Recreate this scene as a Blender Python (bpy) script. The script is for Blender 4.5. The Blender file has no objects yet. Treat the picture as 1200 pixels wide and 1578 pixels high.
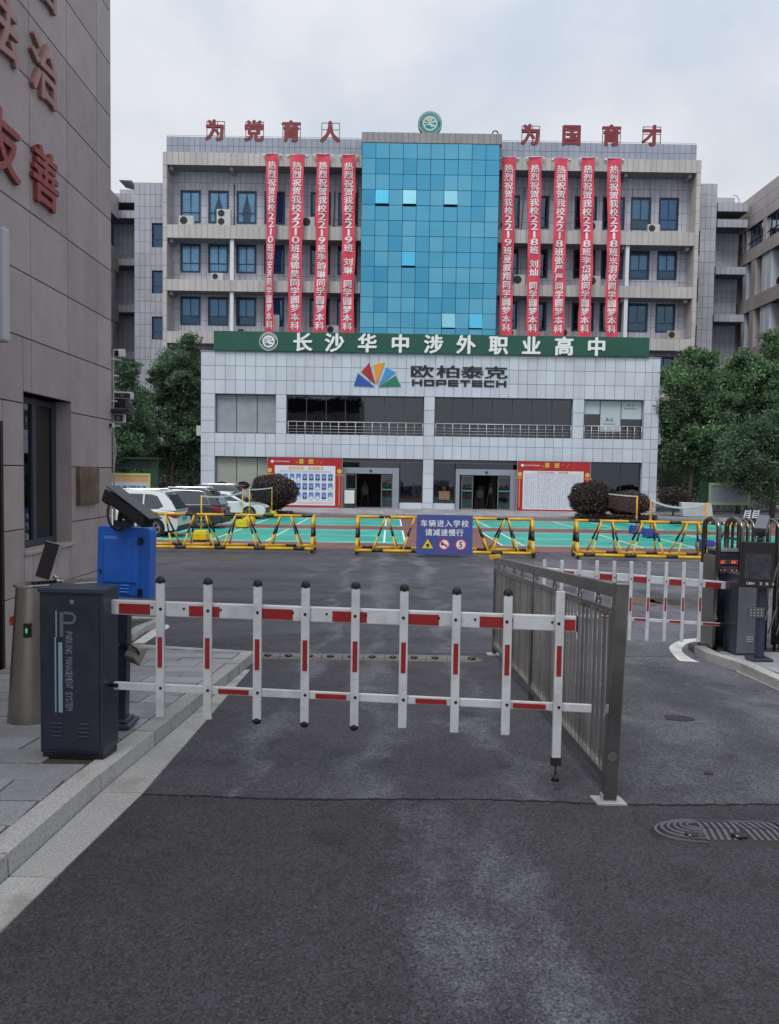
import bpy, bmesh, math, random
import numpy as np
from mathutils import Vector, Matrix
random.seed(7); RNG = np.random.default_rng(7)
SC = bpy.context.scene
COL = SC.collection
R_ = math.radians
# ------------------------------------------------------------------ camera
F = 1150.0; CX = 600.0; CY = 789.0; H = 2.0
ROLL = R_(0.9); PITCH = math.atan(58 / F)
cam = bpy.data.cameras.new('camera'); camo = bpy.data.objects.new('camera', cam); COL.objects.link(camo)
cam.sensor_fit = 'VERTICAL'; cam.sensor_height = 36.0; cam.lens = 36.0 * F / 1578.0
cam.clip_start = 0.05; cam.clip_end = 2000
camo.matrix_world = Matrix.Translation((0, 0, H)) @ Matrix.Rotation(R_(90) - PITCH, 4, 'X') @ Matrix.Rotation(ROLL, 4, 'Z')
SC.camera = camo
# ------------------------------------------------------------------ sky and sun
SUN_EL, SUN_AZ = 58.0, -25.0     # azimuth of the sun measured from straight behind the camera, towards the left
w = bpy.data.worlds.new('World'); SC.world = w; w.use_nodes = True
nt = w.node_tree; nt.nodes.clear()
out = nt.nodes.new('ShaderNodeOutputWorld'); bg = nt.nodes.new('ShaderNodeBackground'); bg.inputs[1].default_value = 0.1
sky = nt.nodes.new('ShaderNodeTexSky'); sky.sky_type = 'NISHITA'; sky.sun_disc = False
sky.sun_elevation = R_(SUN_EL); sky.sun_rotation = R_(180 + SUN_AZ); sky.air_density = 1.5; sky.dust_density = 3
tc = nt.nodes.new('ShaderNodeTexCoord'); mp = nt.nodes.new('ShaderNodeMapping'); mp.inputs['Scale'].default_value = (1.3, 1.3, 2.1)
mp.inputs['Location'].default_value = (3.3, 1.2, 0.4)
nz = nt.nodes.new('ShaderNodeTexNoise'); nz.inputs['Scale'].default_value = 2.6; nz.inputs['Detail'].default_value = 6; nz.inputs['Roughness'].default_value = 0.5
nz.inputs['Distortion'].default_value = 0.15
rp = nt.nodes.new('ShaderNodeValToRGB'); rp.color_ramp.elements[0].position = 0.36; rp.color_ramp.elements[1].position = 0.60
rp.color_ramp.elements[0].color = (0.57, 0.635, 0.725, 1); rp.color_ramp.elements[1].color = (0.775, 0.775, 0.815, 1)
e = rp.color_ramp.elements.new(0.5); e.color = (0.70, 0.725, 0.785, 1)
sc_ = nt.nodes.new('ShaderNodeVectorMath'); sc_.operation = 'SCALE'; sc_.inputs['Scale'].default_value = 7.4
mx = nt.nodes.new('ShaderNodeMixRGB'); mx.inputs[0].default_value = 0.93
L = nt.links.new
L(tc.outputs['Generated'], mp.inputs[0]); L(mp.outputs[0], nz.inputs[0]); L(nz.outputs[0], rp.inputs[0])
L(rp.outputs[0], sc_.inputs[0]); L(sky.outputs[0], mx.inputs[1]); L(sc_.outputs[0], mx.inputs[2])
sx = nt.nodes.new('ShaderNodeSeparateXYZ'); L(tc.outputs['Generated'], sx.inputs[0])      # overcast sky: a little brighter towards the zenith
gr = nt.nodes.new('ShaderNodeMapRange'); gr.inputs[1].default_value = 0; gr.inputs[2].default_value = 1; gr.inputs[3].default_value = 0.86; gr.inputs[4].default_value = 1.42; L(sx.outputs[2], gr.inputs[0])
gs = nt.nodes.new('ShaderNodeVectorMath'); gs.operation = 'SCALE'; L(mx.outputs[0], gs.inputs[0]); L(gr.outputs[0], gs.inputs['Scale'])
L(gs.outputs[0], bg.inputs[0]); L(bg.outputs[0], out.inputs[0])
sun = bpy.data.lights.new('sun', 'SUN'); sun.energy = 1.5; sun.angle = R_(25); sun.color = (1.0, 0.975, 0.95)
suno = bpy.data.objects.new('sun', sun); COL.objects.link(suno)
suno.rotation_euler = (R_(90 - SUN_EL), 0, R_(SUN_AZ))
suno.location = (0, 0, 60)
SC.view_settings.view_transform = 'Standard'; SC.view_settings.look = 'None'
SC.view_settings.exposure = 0.43; SC.view_settings.gamma = 1.0; SC.view_settings.use_curve_mapping = False
SC.render.engine = 'CYCLES'; SC.cycles.max_bounces = 6; SC.cycles.transparent_max_bounces = 12

# ------------------------------------------------------------------ measuring helpers
def ray(x, y):
    u = x - CX; v = -(y - CY); c, s = math.cos(ROLL), math.sin(ROLL)
    u2 = u * c - v * s; v2 = u * s + v * c
    cp, sp = math.cos(PITCH), math.sin(PITCH)
    return u2, F * cp + v2 * sp, -F * sp + v2 * cp
def P(x, y, Y):
    a, b, c = ray(x, y); t = Y / b
    return Vector((a * t, Y, H + c * t))
ZY = -0.45                                  # level of the yard beyond the ramp
def zr(Y): return 0.0 if Y < 4.5 else (ZY if Y > 10 else ZY * (Y - 4.5) / 5.5)
def G(x, y, dz=0.0):
    a, b, c = ray(x, y); t = 0.5 / b; st = 0.004 / b
    while t * b < 120:
        if H + c * t <= zr(b * t) + dz: break
        t += st
    return Vector((a * t, b * t, zr(b * t) + dz))

# ------------------------------------------------------------------ materials
MATS = {}
def mat(name, col, rough=0.6, metal=0.0, var=0.0, vscale=4.0, bump=0.0, bscale=40.0, rnd=None, rndamt=0.12, dirt=0.0, dscale=1.5,
        dcol=(0.05, 0.045, 0.04), spec=0.5, coat=0.0, emis=None, estr=1.0, streak=False, rvar=0.0):
    if name in MATS: return MATS[name]
    m = bpy.data.materials.new(name); m.use_nodes = True; MATS[name] = m
    n = m.node_tree; b = n.nodes['Principled BSDF']; k = n.links.new
    b.inputs['Base Color'].default_value = (*col, 1); b.inputs['Roughness'].default_value = rough; b.inputs['Metallic'].default_value = metal
    b.inputs['Specular IOR Level'].default_value = spec; b.inputs['Coat Weight'].default_value = coat
    if emis: b.inputs['Emission Color'].default_value = (*emis, 1); b.inputs['Emission Strength'].default_value = estr
    cur = None
    tc = n.nodes.new('ShaderNodeTexCoord')
    co = tc.outputs['Object']
    def rgb(c):
        r = n.nodes.new('ShaderNodeRGB'); r.outputs[0].default_value = (*c, 1); return r.outputs[0]
    cur = rgb(col)
    gi = None
    if var or dirt or rnd == 'object':
        gi = n.nodes.new('ShaderNodeNewGeometry'); co = gi.outputs['Position']
    if var:
        t = n.nodes.new('ShaderNodeTexNoise'); t.inputs['Scale'].default_value = vscale; t.inputs['Detail'].default_value = 7; t.inputs['Roughness'].default_value = 0.6
        k(co, t.inputs['Vector'])
        r = n.nodes.new('ShaderNodeMapRange'); r.inputs[1].default_value = 0.3; r.inputs[2].default_value = 0.7
        r.inputs[3].default_value = 1 - var; r.inputs[4].default_value = 1 + var; k(t.outputs[0], r.inputs[0])
        v = n.nodes.new('ShaderNodeVectorMath'); v.operation = 'SCALE'; k(cur, v.inputs[0]); k(r.outputs[0], v.inputs['Scale']); cur = v.outputs[0]
        if rvar:
            r2 = n.nodes.new('ShaderNodeMapRange'); r2.inputs[1].default_value = 0.3; r2.inputs[2].default_value = 0.7
            r2.inputs[3].default_value = max(0.02, rough - rvar); r2.inputs[4].default_value = min(1, rough + rvar); k(t.outputs[0], r2.inputs[0]); k(r2.outputs[0], b.inputs['Roughness'])
    if rnd:
        if rnd == 'object': o = n.nodes.new('ShaderNodeObjectInfo').outputs['Random']
        else: o = n.nodes.new('ShaderNodeNewGeometry').outputs['Random Per Island']
        r = n.nodes.new('ShaderNodeMapRange'); r.inputs[3].default_value = 1 - rndamt; r.inputs[4].default_value = 1 + rndamt; k(o, r.inputs[0])
        v = n.nodes.new('ShaderNodeVectorMath'); v.operation = 'SCALE'; k(cur, v.inputs[0]); k(r.outputs[0], v.inputs['Scale']); cur = v.outputs[0]
    if dirt:
        mpn = n.nodes.new('ShaderNodeMapping'); mpn.inputs['Scale'].default_value = (dscale * 3, dscale * 3, dscale * 0.35) if streak else (dscale,) * 3
        k(co, mpn.inputs[0])
        t = n.nodes.new('ShaderNodeTexNoise'); t.inputs['Scale'].default_value = 1.0; t.inputs['Detail'].default_value = 8; t.inputs['Roughness'].default_value = 0.65
        k(mpn.outputs[0], t.inputs['Vector'])
        r = n.nodes.new('ShaderNodeMapRange'); r.inputs[1].default_value = 0.5; r.inputs[2].default_value = 0.75; r.inputs[3].default_value = 0; r.inputs[4].default_value = dirt; k(t.outputs[0], r.inputs[0])
        mm = n.nodes.new('ShaderNodeMixRGB'); k(r.outputs[0], mm.inputs[0]); k(cur, mm.inputs[1]); mm.inputs[2].default_value = (*dcol, 1); cur = mm.outputs[0]
    k(cur, b.inputs['Base Color'])
    if bump:
        t = n.nodes.new('ShaderNodeTexNoise'); t.inputs['Scale'].default_value = bscale; t.inputs['Detail'].default_value = 5
        k(tc.outputs['Object'], t.inputs['Vector'])
        bb = n.nodes.new('ShaderNodeBump'); bb.inputs['Strength'].default_value = bump; bb.inputs['Distance'].default_value = 0.01
        k(t.outputs[0], bb.inputs['Height']); k(bb.outputs[0], b.inputs['Normal'])
    return m

def glassmat(name, tint, gloss=(0.8, 0.9, 1.0), fac=0.25, rough=0.03, wav=0.0):
    if name in MATS: return MATS[name]
    m = bpy.data.materials.new(name); m.use_nodes = True; MATS[name] = m
    n = m.node_tree; n.nodes.clear(); k = n.links.new
    o = n.nodes.new('ShaderNodeOutputMaterial'); mi = n.nodes.new('ShaderNodeMixShader'); tr = n.nodes.new('ShaderNodeBsdfTransparent'); gl = n.nodes.new('ShaderNodeBsdfGlossy')
    tr.inputs[0].default_value = (*tint, 1); gl.inputs[0].default_value = (*gloss, 1); gl.inputs['Roughness'].default_value = rough
    lw = n.nodes.new('ShaderNodeFresnel'); lw.inputs[0].default_value = 1.5
    ad = n.nodes.new('ShaderNodeMath'); ad.operation = 'ADD'; ad.use_clamp = True; k(lw.outputs[0], ad.inputs[0]); ad.inputs[1].default_value = fac
    k(ad.outputs[0], mi.inputs[0]); k(tr.outputs[0], mi.inputs[1]); k(gl.outputs[0], mi.inputs[2]); k(mi.outputs[0], o.inputs[0])
    if wav:
        tc = n.nodes.new('ShaderNodeTexCoord'); t = n.nodes.new('ShaderNodeTexNoise'); t.inputs['Scale'].default_value = 0.9
        oi = n.nodes.new('ShaderNodeNewGeometry'); k(oi.outputs['Position'], t.inputs['Vector'])
        bb = n.nodes.new('ShaderNodeBump'); bb.inputs['Strength'].default_value = wav; bb.inputs['Distance'].default_value = 0.1
        k(t.outputs[0], bb.inputs['Height']); k(bb.outputs[0], gl.inputs['Normal'])
    return m

# ------------------------------------------------------------------ mesh builder
class MB:
    def __init__(s): s.v = []; s.f = []; s.m = []; s.sm = []; s.xf = None
    def _add(s, vs, fs, mi=0, smooth=False):
        o = len(s.v)
        for p in vs:
            p = Vector(p)
            s.v.append(s.xf @ p if s.xf is not None else p)
        for f in fs: s.f.append(tuple(o + i for i in f)); s.m.append(mi); s.sm.append(smooth)
        return s
    def box(s, x0, x1, y0, y1, z0, z1, mi=0):
        vs = [(x0, y0, z0), (x1, y0, z0), (x1, y1, z0), (x0, y1, z0), (x0, y0, z1), (x1, y0, z1), (x1, y1, z1), (x0, y1, z1)]
        return s._add(vs, [(0, 3, 2, 1), (4, 5, 6, 7), (0, 1, 5, 4), (1, 2, 6, 5), (2, 3, 7, 6), (3, 0, 4, 7)], mi)
    def hexa(s, v8, mi=0):
        return s._add(v8, [(0, 3, 2, 1), (4, 5, 6, 7), (0, 1, 5, 4), (1, 2, 6, 5), (2, 3, 7, 6), (3, 0, 4, 7)], mi)
    def quad(s, a, b, c, d, mi=0): return s._add([a, b, c, d], [(0, 1, 2, 3)], mi)
    def bar(s, a, b, w, h, mi=0, up=(0, 0, 1)):
        a = Vector(a); b = Vector(b); d = (b - a).normalized(); up = Vector(up)
        if abs(d.dot(up)) > 0.95: up = Vector((0, 1, 0))
        sd = d.cross(up).normalized(); u = sd.cross(d)
        r = [a + sd * i * w / 2 + u * j * h / 2 for i, j in ((-1, -1), (1, -1), (1, 1), (-1, 1))] + [b + sd * i * w / 2 + u * j * h / 2 for i, j in ((-1, -1), (1, -1), (1, 1), (-1, 1))]
        return s._add(r, [(0, 1, 2, 3), (7, 6, 5, 4), (0, 4, 5, 1), (1, 5, 6, 2), (2, 6, 7, 3), (3, 7, 4, 0)], mi)
    def tube(s, pts, r, seg=10, mi=0, cap=True, r2=None):
        pts = [Vector(p) for p in pts]; n = len(pts); vs = []; fs = []
        t0 = (pts[1] - pts[0]).normalized(); up = Vector((0, 0, 1)) if abs(t0.z) < 0.9 else Vector((0, 1, 0))
        for i, p in enumerate(pts):
            t = (pts[min(i + 1, n - 1)] - pts[max(i - 1, 0)]).normalized()
            sd = t.cross(up).normalized(); u = sd.cross(t).normalized(); up = u
            rr = r if r2 is None else r + (r2 - r) * i / (n - 1)
            for k in range(seg):
                a = 2 * math.pi * k / seg; vs.append(p + sd * math.cos(a) * rr + u * math.sin(a) * rr)
        for i in range(n - 1):
            for k in range(seg):
                k2 = (k + 1) % seg; fs.append((i * seg + k, i * seg + k2, (i + 1) * seg + k2, (i + 1) * seg + k))
        s._add(vs, fs, mi, True)
        if cap:
            o = len(s.v) - len(vs)
            s.f.append(tuple(o + k for k in reversed(range(seg)))); s.m.append(mi); s.sm.append(False)
            s.f.append(tuple(o + (n - 1) * seg + k for k in range(seg))); s.m.append(mi); s.sm.append(False)
        return s
    def prism(s, poly, y0, y1, mi=0):                 # polygon in x,z extruded along y
        n = len(poly); vs = [(x, y0, z) for x, z in poly] + [(x, y1, z) for x, z in poly]
        fs = [tuple(range(n)), tuple(reversed(range(n, 2 * n)))] + [(i, n + i, n + (i + 1) % n, (i + 1) % n) for i in range(n)]
        return s._add(vs, fs, mi)
    def slab(s, poly, z0, z1, mi=0):                  # polygon in x,y extruded along z
        n = len(poly); vs = [(x, y, z0) for x, y in poly] + [(x, y, z1) for x, y in poly]
        fs = [tuple(reversed(range(n))), tuple(range(n, 2 * n))] + [(i, (i + 1) % n, n + (i + 1) % n, n + i) for i in range(n)]
        return s._add(vs, fs, mi)
    def disc(s, c, r, seg=28, mi=0, ax='y', r2=None, a0=0, a1=360):
        c = Vector(c); vs = []; full = (a1 - a0) == 360
        N = seg if full else seg + 1
        for k in range(N):
            a = R_(a0 + (a1 - a0) * k / seg); q = (math.cos(a), math.sin(a))
            for rr in ((r, r2) if r2 is not None else (r,)):
                vs.append(c + (Vector((q[0] * rr, 0, q[1] * rr)) if ax == 'y' else Vector((q[0] * rr, q[1] * rr, 0)) if ax == 'z' else Vector((0, q[0] * rr, q[1] * rr))))
        if r2 is not None:
            fs = [(2 * k, 2 * ((k + 1) % N), 2 * ((k + 1) % N) + 1, 2 * k + 1) for k in range(seg)]
        elif full: fs = [tuple(range(N))]
        else: vs.append(c); fs = [tuple(range(N + 1))]
        return s._add(vs, fs, mi)
    def sphere(s, c, r, mi=0, nu=12, nv=8, sc=(1, 1, 1)):
        vs = []; fs = []
        for j in range(nv + 1):
            ph = math.pi * j / nv
            for i in range(nu):
                a = 2 * math.pi * i / nu
                vs.append((c[0] + r * sc[0] * math.sin(ph) * math.cos(a), c[1] + r * sc[1] * math.sin(ph) * math.sin(a), c[2] + r * sc[2] * math.cos(ph)))
        for j in range(nv):
            for i in range(nu): fs.append((j * nu + i, (j + 1) * nu + i, (j + 1) * nu + (i + 1) % nu, j * nu + (i + 1) % nu))
        return s._add(vs, fs, mi, True)
    def mesh(s, name, mats, org=(0, 0, 0), bevel=0.0, seg=1):
        me = bpy.data.meshes.new(name); o = Vector(org)
        me.from_pydata([tuple(p - o) for p in s.v], [], s.f)
        if not isinstance(mats, (list, tuple)): mats = [mats]
        for m in mats: me.materials.append(m)
        me.polygons.foreach_set('material_index', s.m); me.polygons.foreach_set('use_smooth', s.sm)
        if bevel:
            bm = bmesh.new(); bm.from_mesh(me)
            ed = [e for e in bm.edges if len(e.link_faces) == 2 and e.calc_face_angle(0) > R_(40)]
            bmesh.ops.bevel(bm, geom=ed, offset=bevel, segments=seg, affect='EDGES', profile=0.7, clamp_overlap=True)
            bm.to_mesh(me); bm.free()
        me.update(); return me
    def build(s, name, mats, parent=None, bevel=0.0, seg=1):
        org = ORG.get(parent.name, Vector((0, 0, 0))) if parent else Vector((0, 0, 0))
        o = bpy.data.objects.new(name, s.mesh(name, mats, org, bevel, seg)); COL.objects.link(o)
        if parent: o.parent = parent
        ORG[o.name] = org.copy()
        return o
ORG = {}
def tag(o, label=None, cat=None, group=None, kind=None):
    if label: o['label'] = label
    if cat: o['category'] = cat
    if group: o['group'] = group
    if kind: o['kind'] = kind
    return o
def thing(name, label, cat, loc=(0, 0, 0), group=None):
    o = bpy.data.objects.new(name, None); COL.objects.link(o); o.location = loc; o.empty_display_size = 0.2
    ORG[o.name] = Vector(loc); return tag(o, label, cat, group)
def setlabel(o, label): o['label'] = label; return o
def put(name, me, loc, parent=None, scale=None, rot=None):
    o = bpy.data.objects.new(name, me); COL.objects.link(o)
    org = ORG.get(parent.name, Vector((0, 0, 0))) if parent else Vector((0, 0, 0))
    o.location = Vector(loc) - org
    if scale: o.scale = scale
    if rot: o.rotation_euler = rot
    if parent: o.parent = parent
    return o
def copy_tree(o, parent=None):
    c = o.copy(); COL.objects.link(c); c.parent = parent
    for ch in list(KIDS(o)): copy_tree(ch, c)
    return c
def KIDS(o): return [x for x in o.children if not x.name.startswith('~')]

# ------------------------------------------------------------------ text: glyph outlines as flat polygons
GL = {}
def glyph(ch, off=0.02, res=2):
    key = (ch, off, res)
    if key in GL: return GL[key]
    cu = bpy.data.curves.new('t', 'FONT'); cu.body = ch; cu.size = 1; cu.offset = off; cu.resolution_u = res; cu.fill_mode = 'FRONT'
    o = bpy.data.objects.new('t', cu); COL.objects.link(o)
    me = bpy.data.meshes.new_from_object(o.evaluated_get(bpy.context.evaluated_depsgraph_get()))
    vs = [(v.co.x, v.co.y) for v in me.vertices]; fs = [tuple(p.vertices) for p in me.polygons]
    bpy.data.objects.remove(o); bpy.data.curves.remove(cu); bpy.data.meshes.remove(me)
    if vs:
        xs = [a for a, b in vs]; ys = [b for a, b in vs]; bb = (min(xs), max(xs), min(ys), max(ys))
    else: bb = (0, 1, 0, 1)
    GL[key] = (vs, fs, bb); return GL[key]
def put_char(mb, ch, fn, cx, cz, w, h, off=0.02, mi=0, fit=False, res=2, extr=None, _b=False, _dn=(0, -1, 0)):
    """draw one character centred on (cx, cz) in a cell w by h; fn(u, v) -> 3-D point"""
    vs, fs, bb = glyph(ch, 0.0, res)
    if not vs or ch == ' ': return
    if off > 0 and not _b:                       # heavier strokes: the outline laid down again, slightly shifted
        for k, (dx, dy) in enumerate(((-off, 0), (off, 0), (0, -off * .7), (0, off * .7), (-off * .7, -off * .6), (off * .7, off * .6))):
            f2 = (lambda a, b, dx=dx, dy=dy, k=k: Vector(fn(a + dx * w, b + dy * h)) + Vector(_dn) * (.0006 * (k + 1)))
            put_char(mb, ch, f2, cx, cz, w, h, 0.0, mi, fit, res, extr, True)
        return
    if fit or ord(ch) < 256:
        x0, x1, y0, y1 = bb; ww = max(x1 - x0, 0.42); mxx = (x0 + x1) / 2
        q = [((x - mxx) / ww * w + cx, (y - (y0 + y1) / 2) / (y1 - y0) * h + cz) for x, y in vs]
    else:
        q = [((x - 0.5) * w + cx, (y - 0.38) * h + cz) for x, y in vs]
    if extr is None: mb._add([fn(a, b) for a, b in q], fs, mi)
    else:                                            # solid letter: front, sides
        n = len(q); fr = [fn(a, b) for a, b in q]; bk = [Vector(p) + Vector(extr) for p in fr]
        cnt = {}
        for f in fs:
            for i in range(len(f)):
                a, b = f[i], f[(i + 1) % len(f)]; cnt[(a, b)] = 1
        sides = [(a, b, b + n, a + n) for (a, b) in cnt if (b, a) not in cnt]
        mb._add(fr + bk, fs + [tuple(reversed(s_)) for s_ in sides], mi)
def text_line(mb, s, fn, cx, cz, cw, h, pitch=None, off=0.02, mi=0, res=2, extr=None, fitw=None):
    pitch = pitch or cw; n = len(s)
    for i, ch in enumerate(s):
        put_char(mb, ch, fn, cx + (i - (n - 1) / 2) * pitch, cz, cw if fitw is None else fitw, h, off, mi, res=res, extr=extr)
# rectangles minus openings
def cells(x0, x1, z0, z1, xs, zs, holes, eps=0.02):
    """grid cells of lines xs, zs with the holes cut out of them"""
    res = []
    xs = sorted([x0] + [a for a in xs if x0 + eps < a < x1 - eps] + [x1]); zs = sorted([z0] + [a for a in zs if z0 + eps < a < z1 - eps] + [z1])
    for i in range(len(xs) - 1):
        for j in range(len(zs) - 1):
            rects = [(xs[i], xs[i + 1], zs[j], zs[j + 1])]
            for (a, b, c, d) in holes:
                nw = []
                for (p, q, r, t) in rects:
                    if b <= p + 1e-6 or a >= q - 1e-6 or d <= r + 1e-6 or c >= t - 1e-6: nw.append((p, q, r, t)); continue
                    if a > p: nw.append((p, a, r, t))
                    if b < q: nw.append((b, q, r, t))
                    pp, qq = max(p, a), min(q, b)
                    if c > r: nw.append((pp, qq, r, c))
                    if d < t: nw.append((pp, qq, d, t))
                rects = nw
            res += [r for r in rects if r[1] - r[0] > eps and r[3] - r[2] > eps]
    return res
def frange(a, b, n): return [a + (b - a) * i / n for i in range(1, n)]

def PX(x, y, X):
    a, b, c = ray(x, y); t = X / a
    return Vector((X, b * t, H + c * t))
# ================================================================== GROUND
def asphalt():
    m = bpy.data.materials.new('asphalt'); m.use_nodes = True; n = m.node_tree; k = n.links.new; b = n.nodes['Principled BSDF']
    g = n.nodes.new('ShaderNodeNewGeometry'); pos = g.outputs['Position']
    def noise(sc, det=4, ro=0.6, vec=None, dist=0.0):
        t = n.nodes.new('ShaderNodeTexNoise'); t.inputs['Scale'].default_value = sc; t.inputs['Detail'].default_value = det; t.inputs['Roughness'].default_value = ro
        t.inputs['Distortion'].default_value = dist; k(vec or pos, t.inputs['Vector']); return t.outputs[0]
    def mr(v, a, b_, c, d):
        r = n.nodes.new('ShaderNodeMapRange'); r.inputs[1].default_value = a; r.inputs[2].default_value = b_; r.inputs[3].default_value = c; r.inputs[4].default_value = d; k(v, r.inputs[0]); return r.outputs[0]
    def math_(op, a, b_):
        t = n.nodes.new('ShaderNodeMath'); t.operation = op
        for i, v in enumerate((a, b_)):
            if isinstance(v, (int, float)): t.inputs[i].default_value = v
            else: k(v, t.inputs[i])
        return t.outputs[0]
    vor = n.nodes.new('ShaderNodeTexVoronoi'); vor.inputs['Scale'].default_value = 105; k(pos, vor.inputs['Vector'])
    sep = n.nodes.new('ShaderNodeSeparateXYZ'); k(pos, sep.inputs[0])
    stone = mr(vor.outputs['Color'], 0.0, 1.0, 0.25, 1.85)
    v3 = n.nodes.new('ShaderNodeTexVoronoi'); v3.inputs['Scale'].default_value = 52; k(pos, v3.inputs['Vector']); grit = mr(v3.outputs['Color'], 0.1, 0.9, 0.82, 1.2)
    mpn = n.nodes.new('ShaderNodeMapping'); mpn.inputs['Scale'].default_value = (1.0, 0.55, 1.0); k(pos, mpn.inputs[0])
    patch = noise(0.8, 9, 0.62, mpn.outputs[0], 0.15)
    older = mr(sep.outputs['Y'], 4.47, 4.53, 0, 1)
    def bell(sock, c, wd): return mr(math_('ABSOLUTE', math_('SUBTRACT', sock, c), 0), 0, wd, 1, 0)
    wob = math_('MULTIPLY', math_('SUBTRACT', noise(0.9, 5), 0.5), 1.1)
    xx = math_('ADD', sep.outputs['X'], wob)
    # dry worn strips between the wheel tracks: one in the near lane, two beyond the crack, one broad one in the right lane
    near_ = math_('SUBTRACT', 1.0, older)
    s1 = math_('MULTIPLY', near_, bell(math_('ADD', xx, math_('MULTIPLY', sep.outputs['Y'], 0.10)), 0.90, 0.52))
    s2 = math_('MULTIPLY', older, bell(xx, -0.15, 0.40)); s3 = math_('MULTIPLY', older, bell(xx, -0.95, 0.22)); s4 = math_('MULTIPLY', older, mr(xx, 1.5, 2.6, 0, 0.85)); s5 = math_('MULTIPLY', older, bell(xx, 0.9, 0.3))
    strips = math_('MAXIMUM', math_('MAXIMUM', s1, s2), math_('MAXIMUM', s3, math_('MAXIMUM', s4, s5)))
    bias = math_('ADD', patch, math_('MULTIPLY', strips, 0.21))
    ragged = math_('ADD', bias, math_('MULTIPLY', math_('SUBTRACT', noise(14, 6, .7), 0.5), 0.16))
    dust = mr(ragged, 0.57, 0.74, 0, 1)
    damp = mr(noise(1.7, 6, .6, None, .3), 0.52, 0.66, 1.0, 0.72)
    mid = math_('MULTIPLY', mr(noise(3.2, 5), 0.35, 0.7, 0.88, 1.12), damp)
    base = math_('ADD', math_('MULTIPLY', older, 0.017), 0.033)
    val = math_('MULTIPLY', math_('ADD', base, math_('MULTIPLY', dust, 0.058)), math_('MULTIPLY', math_('MULTIPLY', stone, grit), mid))
    v2 = n.nodes.new('ShaderNodeTexVoronoi'); v2.inputs['Scale'].default_value = 150; k(pos, v2.inputs['Vector'])
    fleck = math_('MULTIPLY', mr(v2.outputs['Color'], 0.90, 0.96, 0, 0.16), mr(v2.outputs['Distance'], 0.25, 0.5, 1, 0))
    val = math_('ADD', val, fleck)
    cc = n.nodes.new('ShaderNodeCombineXYZ')
    k(math_('MULTIPLY', val, 0.98), cc.inputs[0]); k(math_('MULTIPLY', val, 0.98), cc.inputs[1]); k(math_('MULTIPLY', val, 1.17), cc.inputs[2])
    # long smears of damp and of dust in the yard
    mp2 = n.nodes.new('ShaderNodeMapping'); mp2.inputs['Scale'].default_value = (0.22, 0.8, 1); k(pos, mp2.inputs[0])
    wet = noise(1.0, 6, 0.6, mp2.outputs[0], 1.2)
    yard = mr(sep.outputs['Y'], 9.0, 12.5, 0, 1)
    wetm = math_('MULTIPLY', mr(wet, 0.42, 0.58, 0, 1), yard)
    k(cc.outputs[0], b.inputs['Base Color'])
    ro = math_('SUBTRACT', mr(patch, 0.3, 0.7, 0.72, 0.92), math_('MULTIPLY', wetm, 0.36))
    k(ro, b.inputs['Roughness']); b.inputs['Specular IOR Level'].default_value = 0.5
    bb = n.nodes.new('ShaderNodeBump'); bb.inputs['Distance'].default_value = 0.006
    k(mr(wetm, 0, 1, 0.9, 0.25), bb.inputs['Strength'])
    k(math_('ADD', math_('MULTIPLY', vor.outputs['Distance'], -1.0), noise(200, 2)), bb.inputs['Height']); k(bb.outputs[0], b.inputs['Normal'])
    return m
mb = MB()
ys = [-30, 4.5, 10, 400]
for y0, y1 in zip(ys[:-1], ys[1:]): mb.quad((-300, y0, zr(y0)), (300, y0, zr(y0)), (300, y1, zr(y1)), (-300, y1, zr(y1)))
tag(mb.build('ground', asphalt()), kind='structure')

M_crack = mat('crack_dark', (0.006, 0.006, 0.007), 0.9)
def crack(pts, wd, name='road_crack'):
    mb = MB(); prev = None
    for i, (x, y) in enumerate(pts):
        w2 = wd * (0.5 + random.random()); z = zr(y) + 0.004
        cur = (Vector((x, y - w2, z)), Vector((x, y + w2, z)))
        if prev: mb.quad(prev[0], cur[0], cur[1], prev[1])
        prev = cur
    return tag(mb.build(name, M_crack), kind='structure')
pts = []; y = 4.5
x = -1.5
while x < 6:
    pts.append((x, 4.5 + 0.02 * math.sin(x * 3) + random.uniform(-.009, .009))); x += 0.022
crack(pts, 0.0075)
pts = [(x / 30, 10.15 + random.uniform(-.01, .01)) for x in range(-5, 190)]
crack(pts, 0.006)
# damp patch and small scraps of dirt on the road
mdamp = mat('damp_tar', (0.014, 0.013, 0.015), 0.45, bump=0.4, bscale=120)
mb = MB(); c0 = G(1047, 1107); n = 26
pl = [(c0.x + 0.135 * (1 + random.uniform(-.2, .2)) * math.cos(2 * math.pi * i / n), c0.y + 0.11 * (1 + random.uniform(-.2, .2)) * math.sin(2 * math.pi * i / n)) for i in range(n)]
mb._add([(a, b, zr(b) + .005) for a, b in pl], [tuple(range(n))]); tag(mb.build('damp_patch', mdamp), kind='structure')
c0 = G(1092, 1193); mb = MB()
mb.sphere((c0.x, c0.y, c0.z + .006), 0.035, 0, 10, 6, (1, .7, .3))
tag(mb.build('dry_leaf', mat('leaf_dry', (0.035, 0.028, 0.022), .9, bump=1, bscale=60)), 'small dark crumpled leaf lying on the asphalt right of the steel fence', 'leaf')

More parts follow.
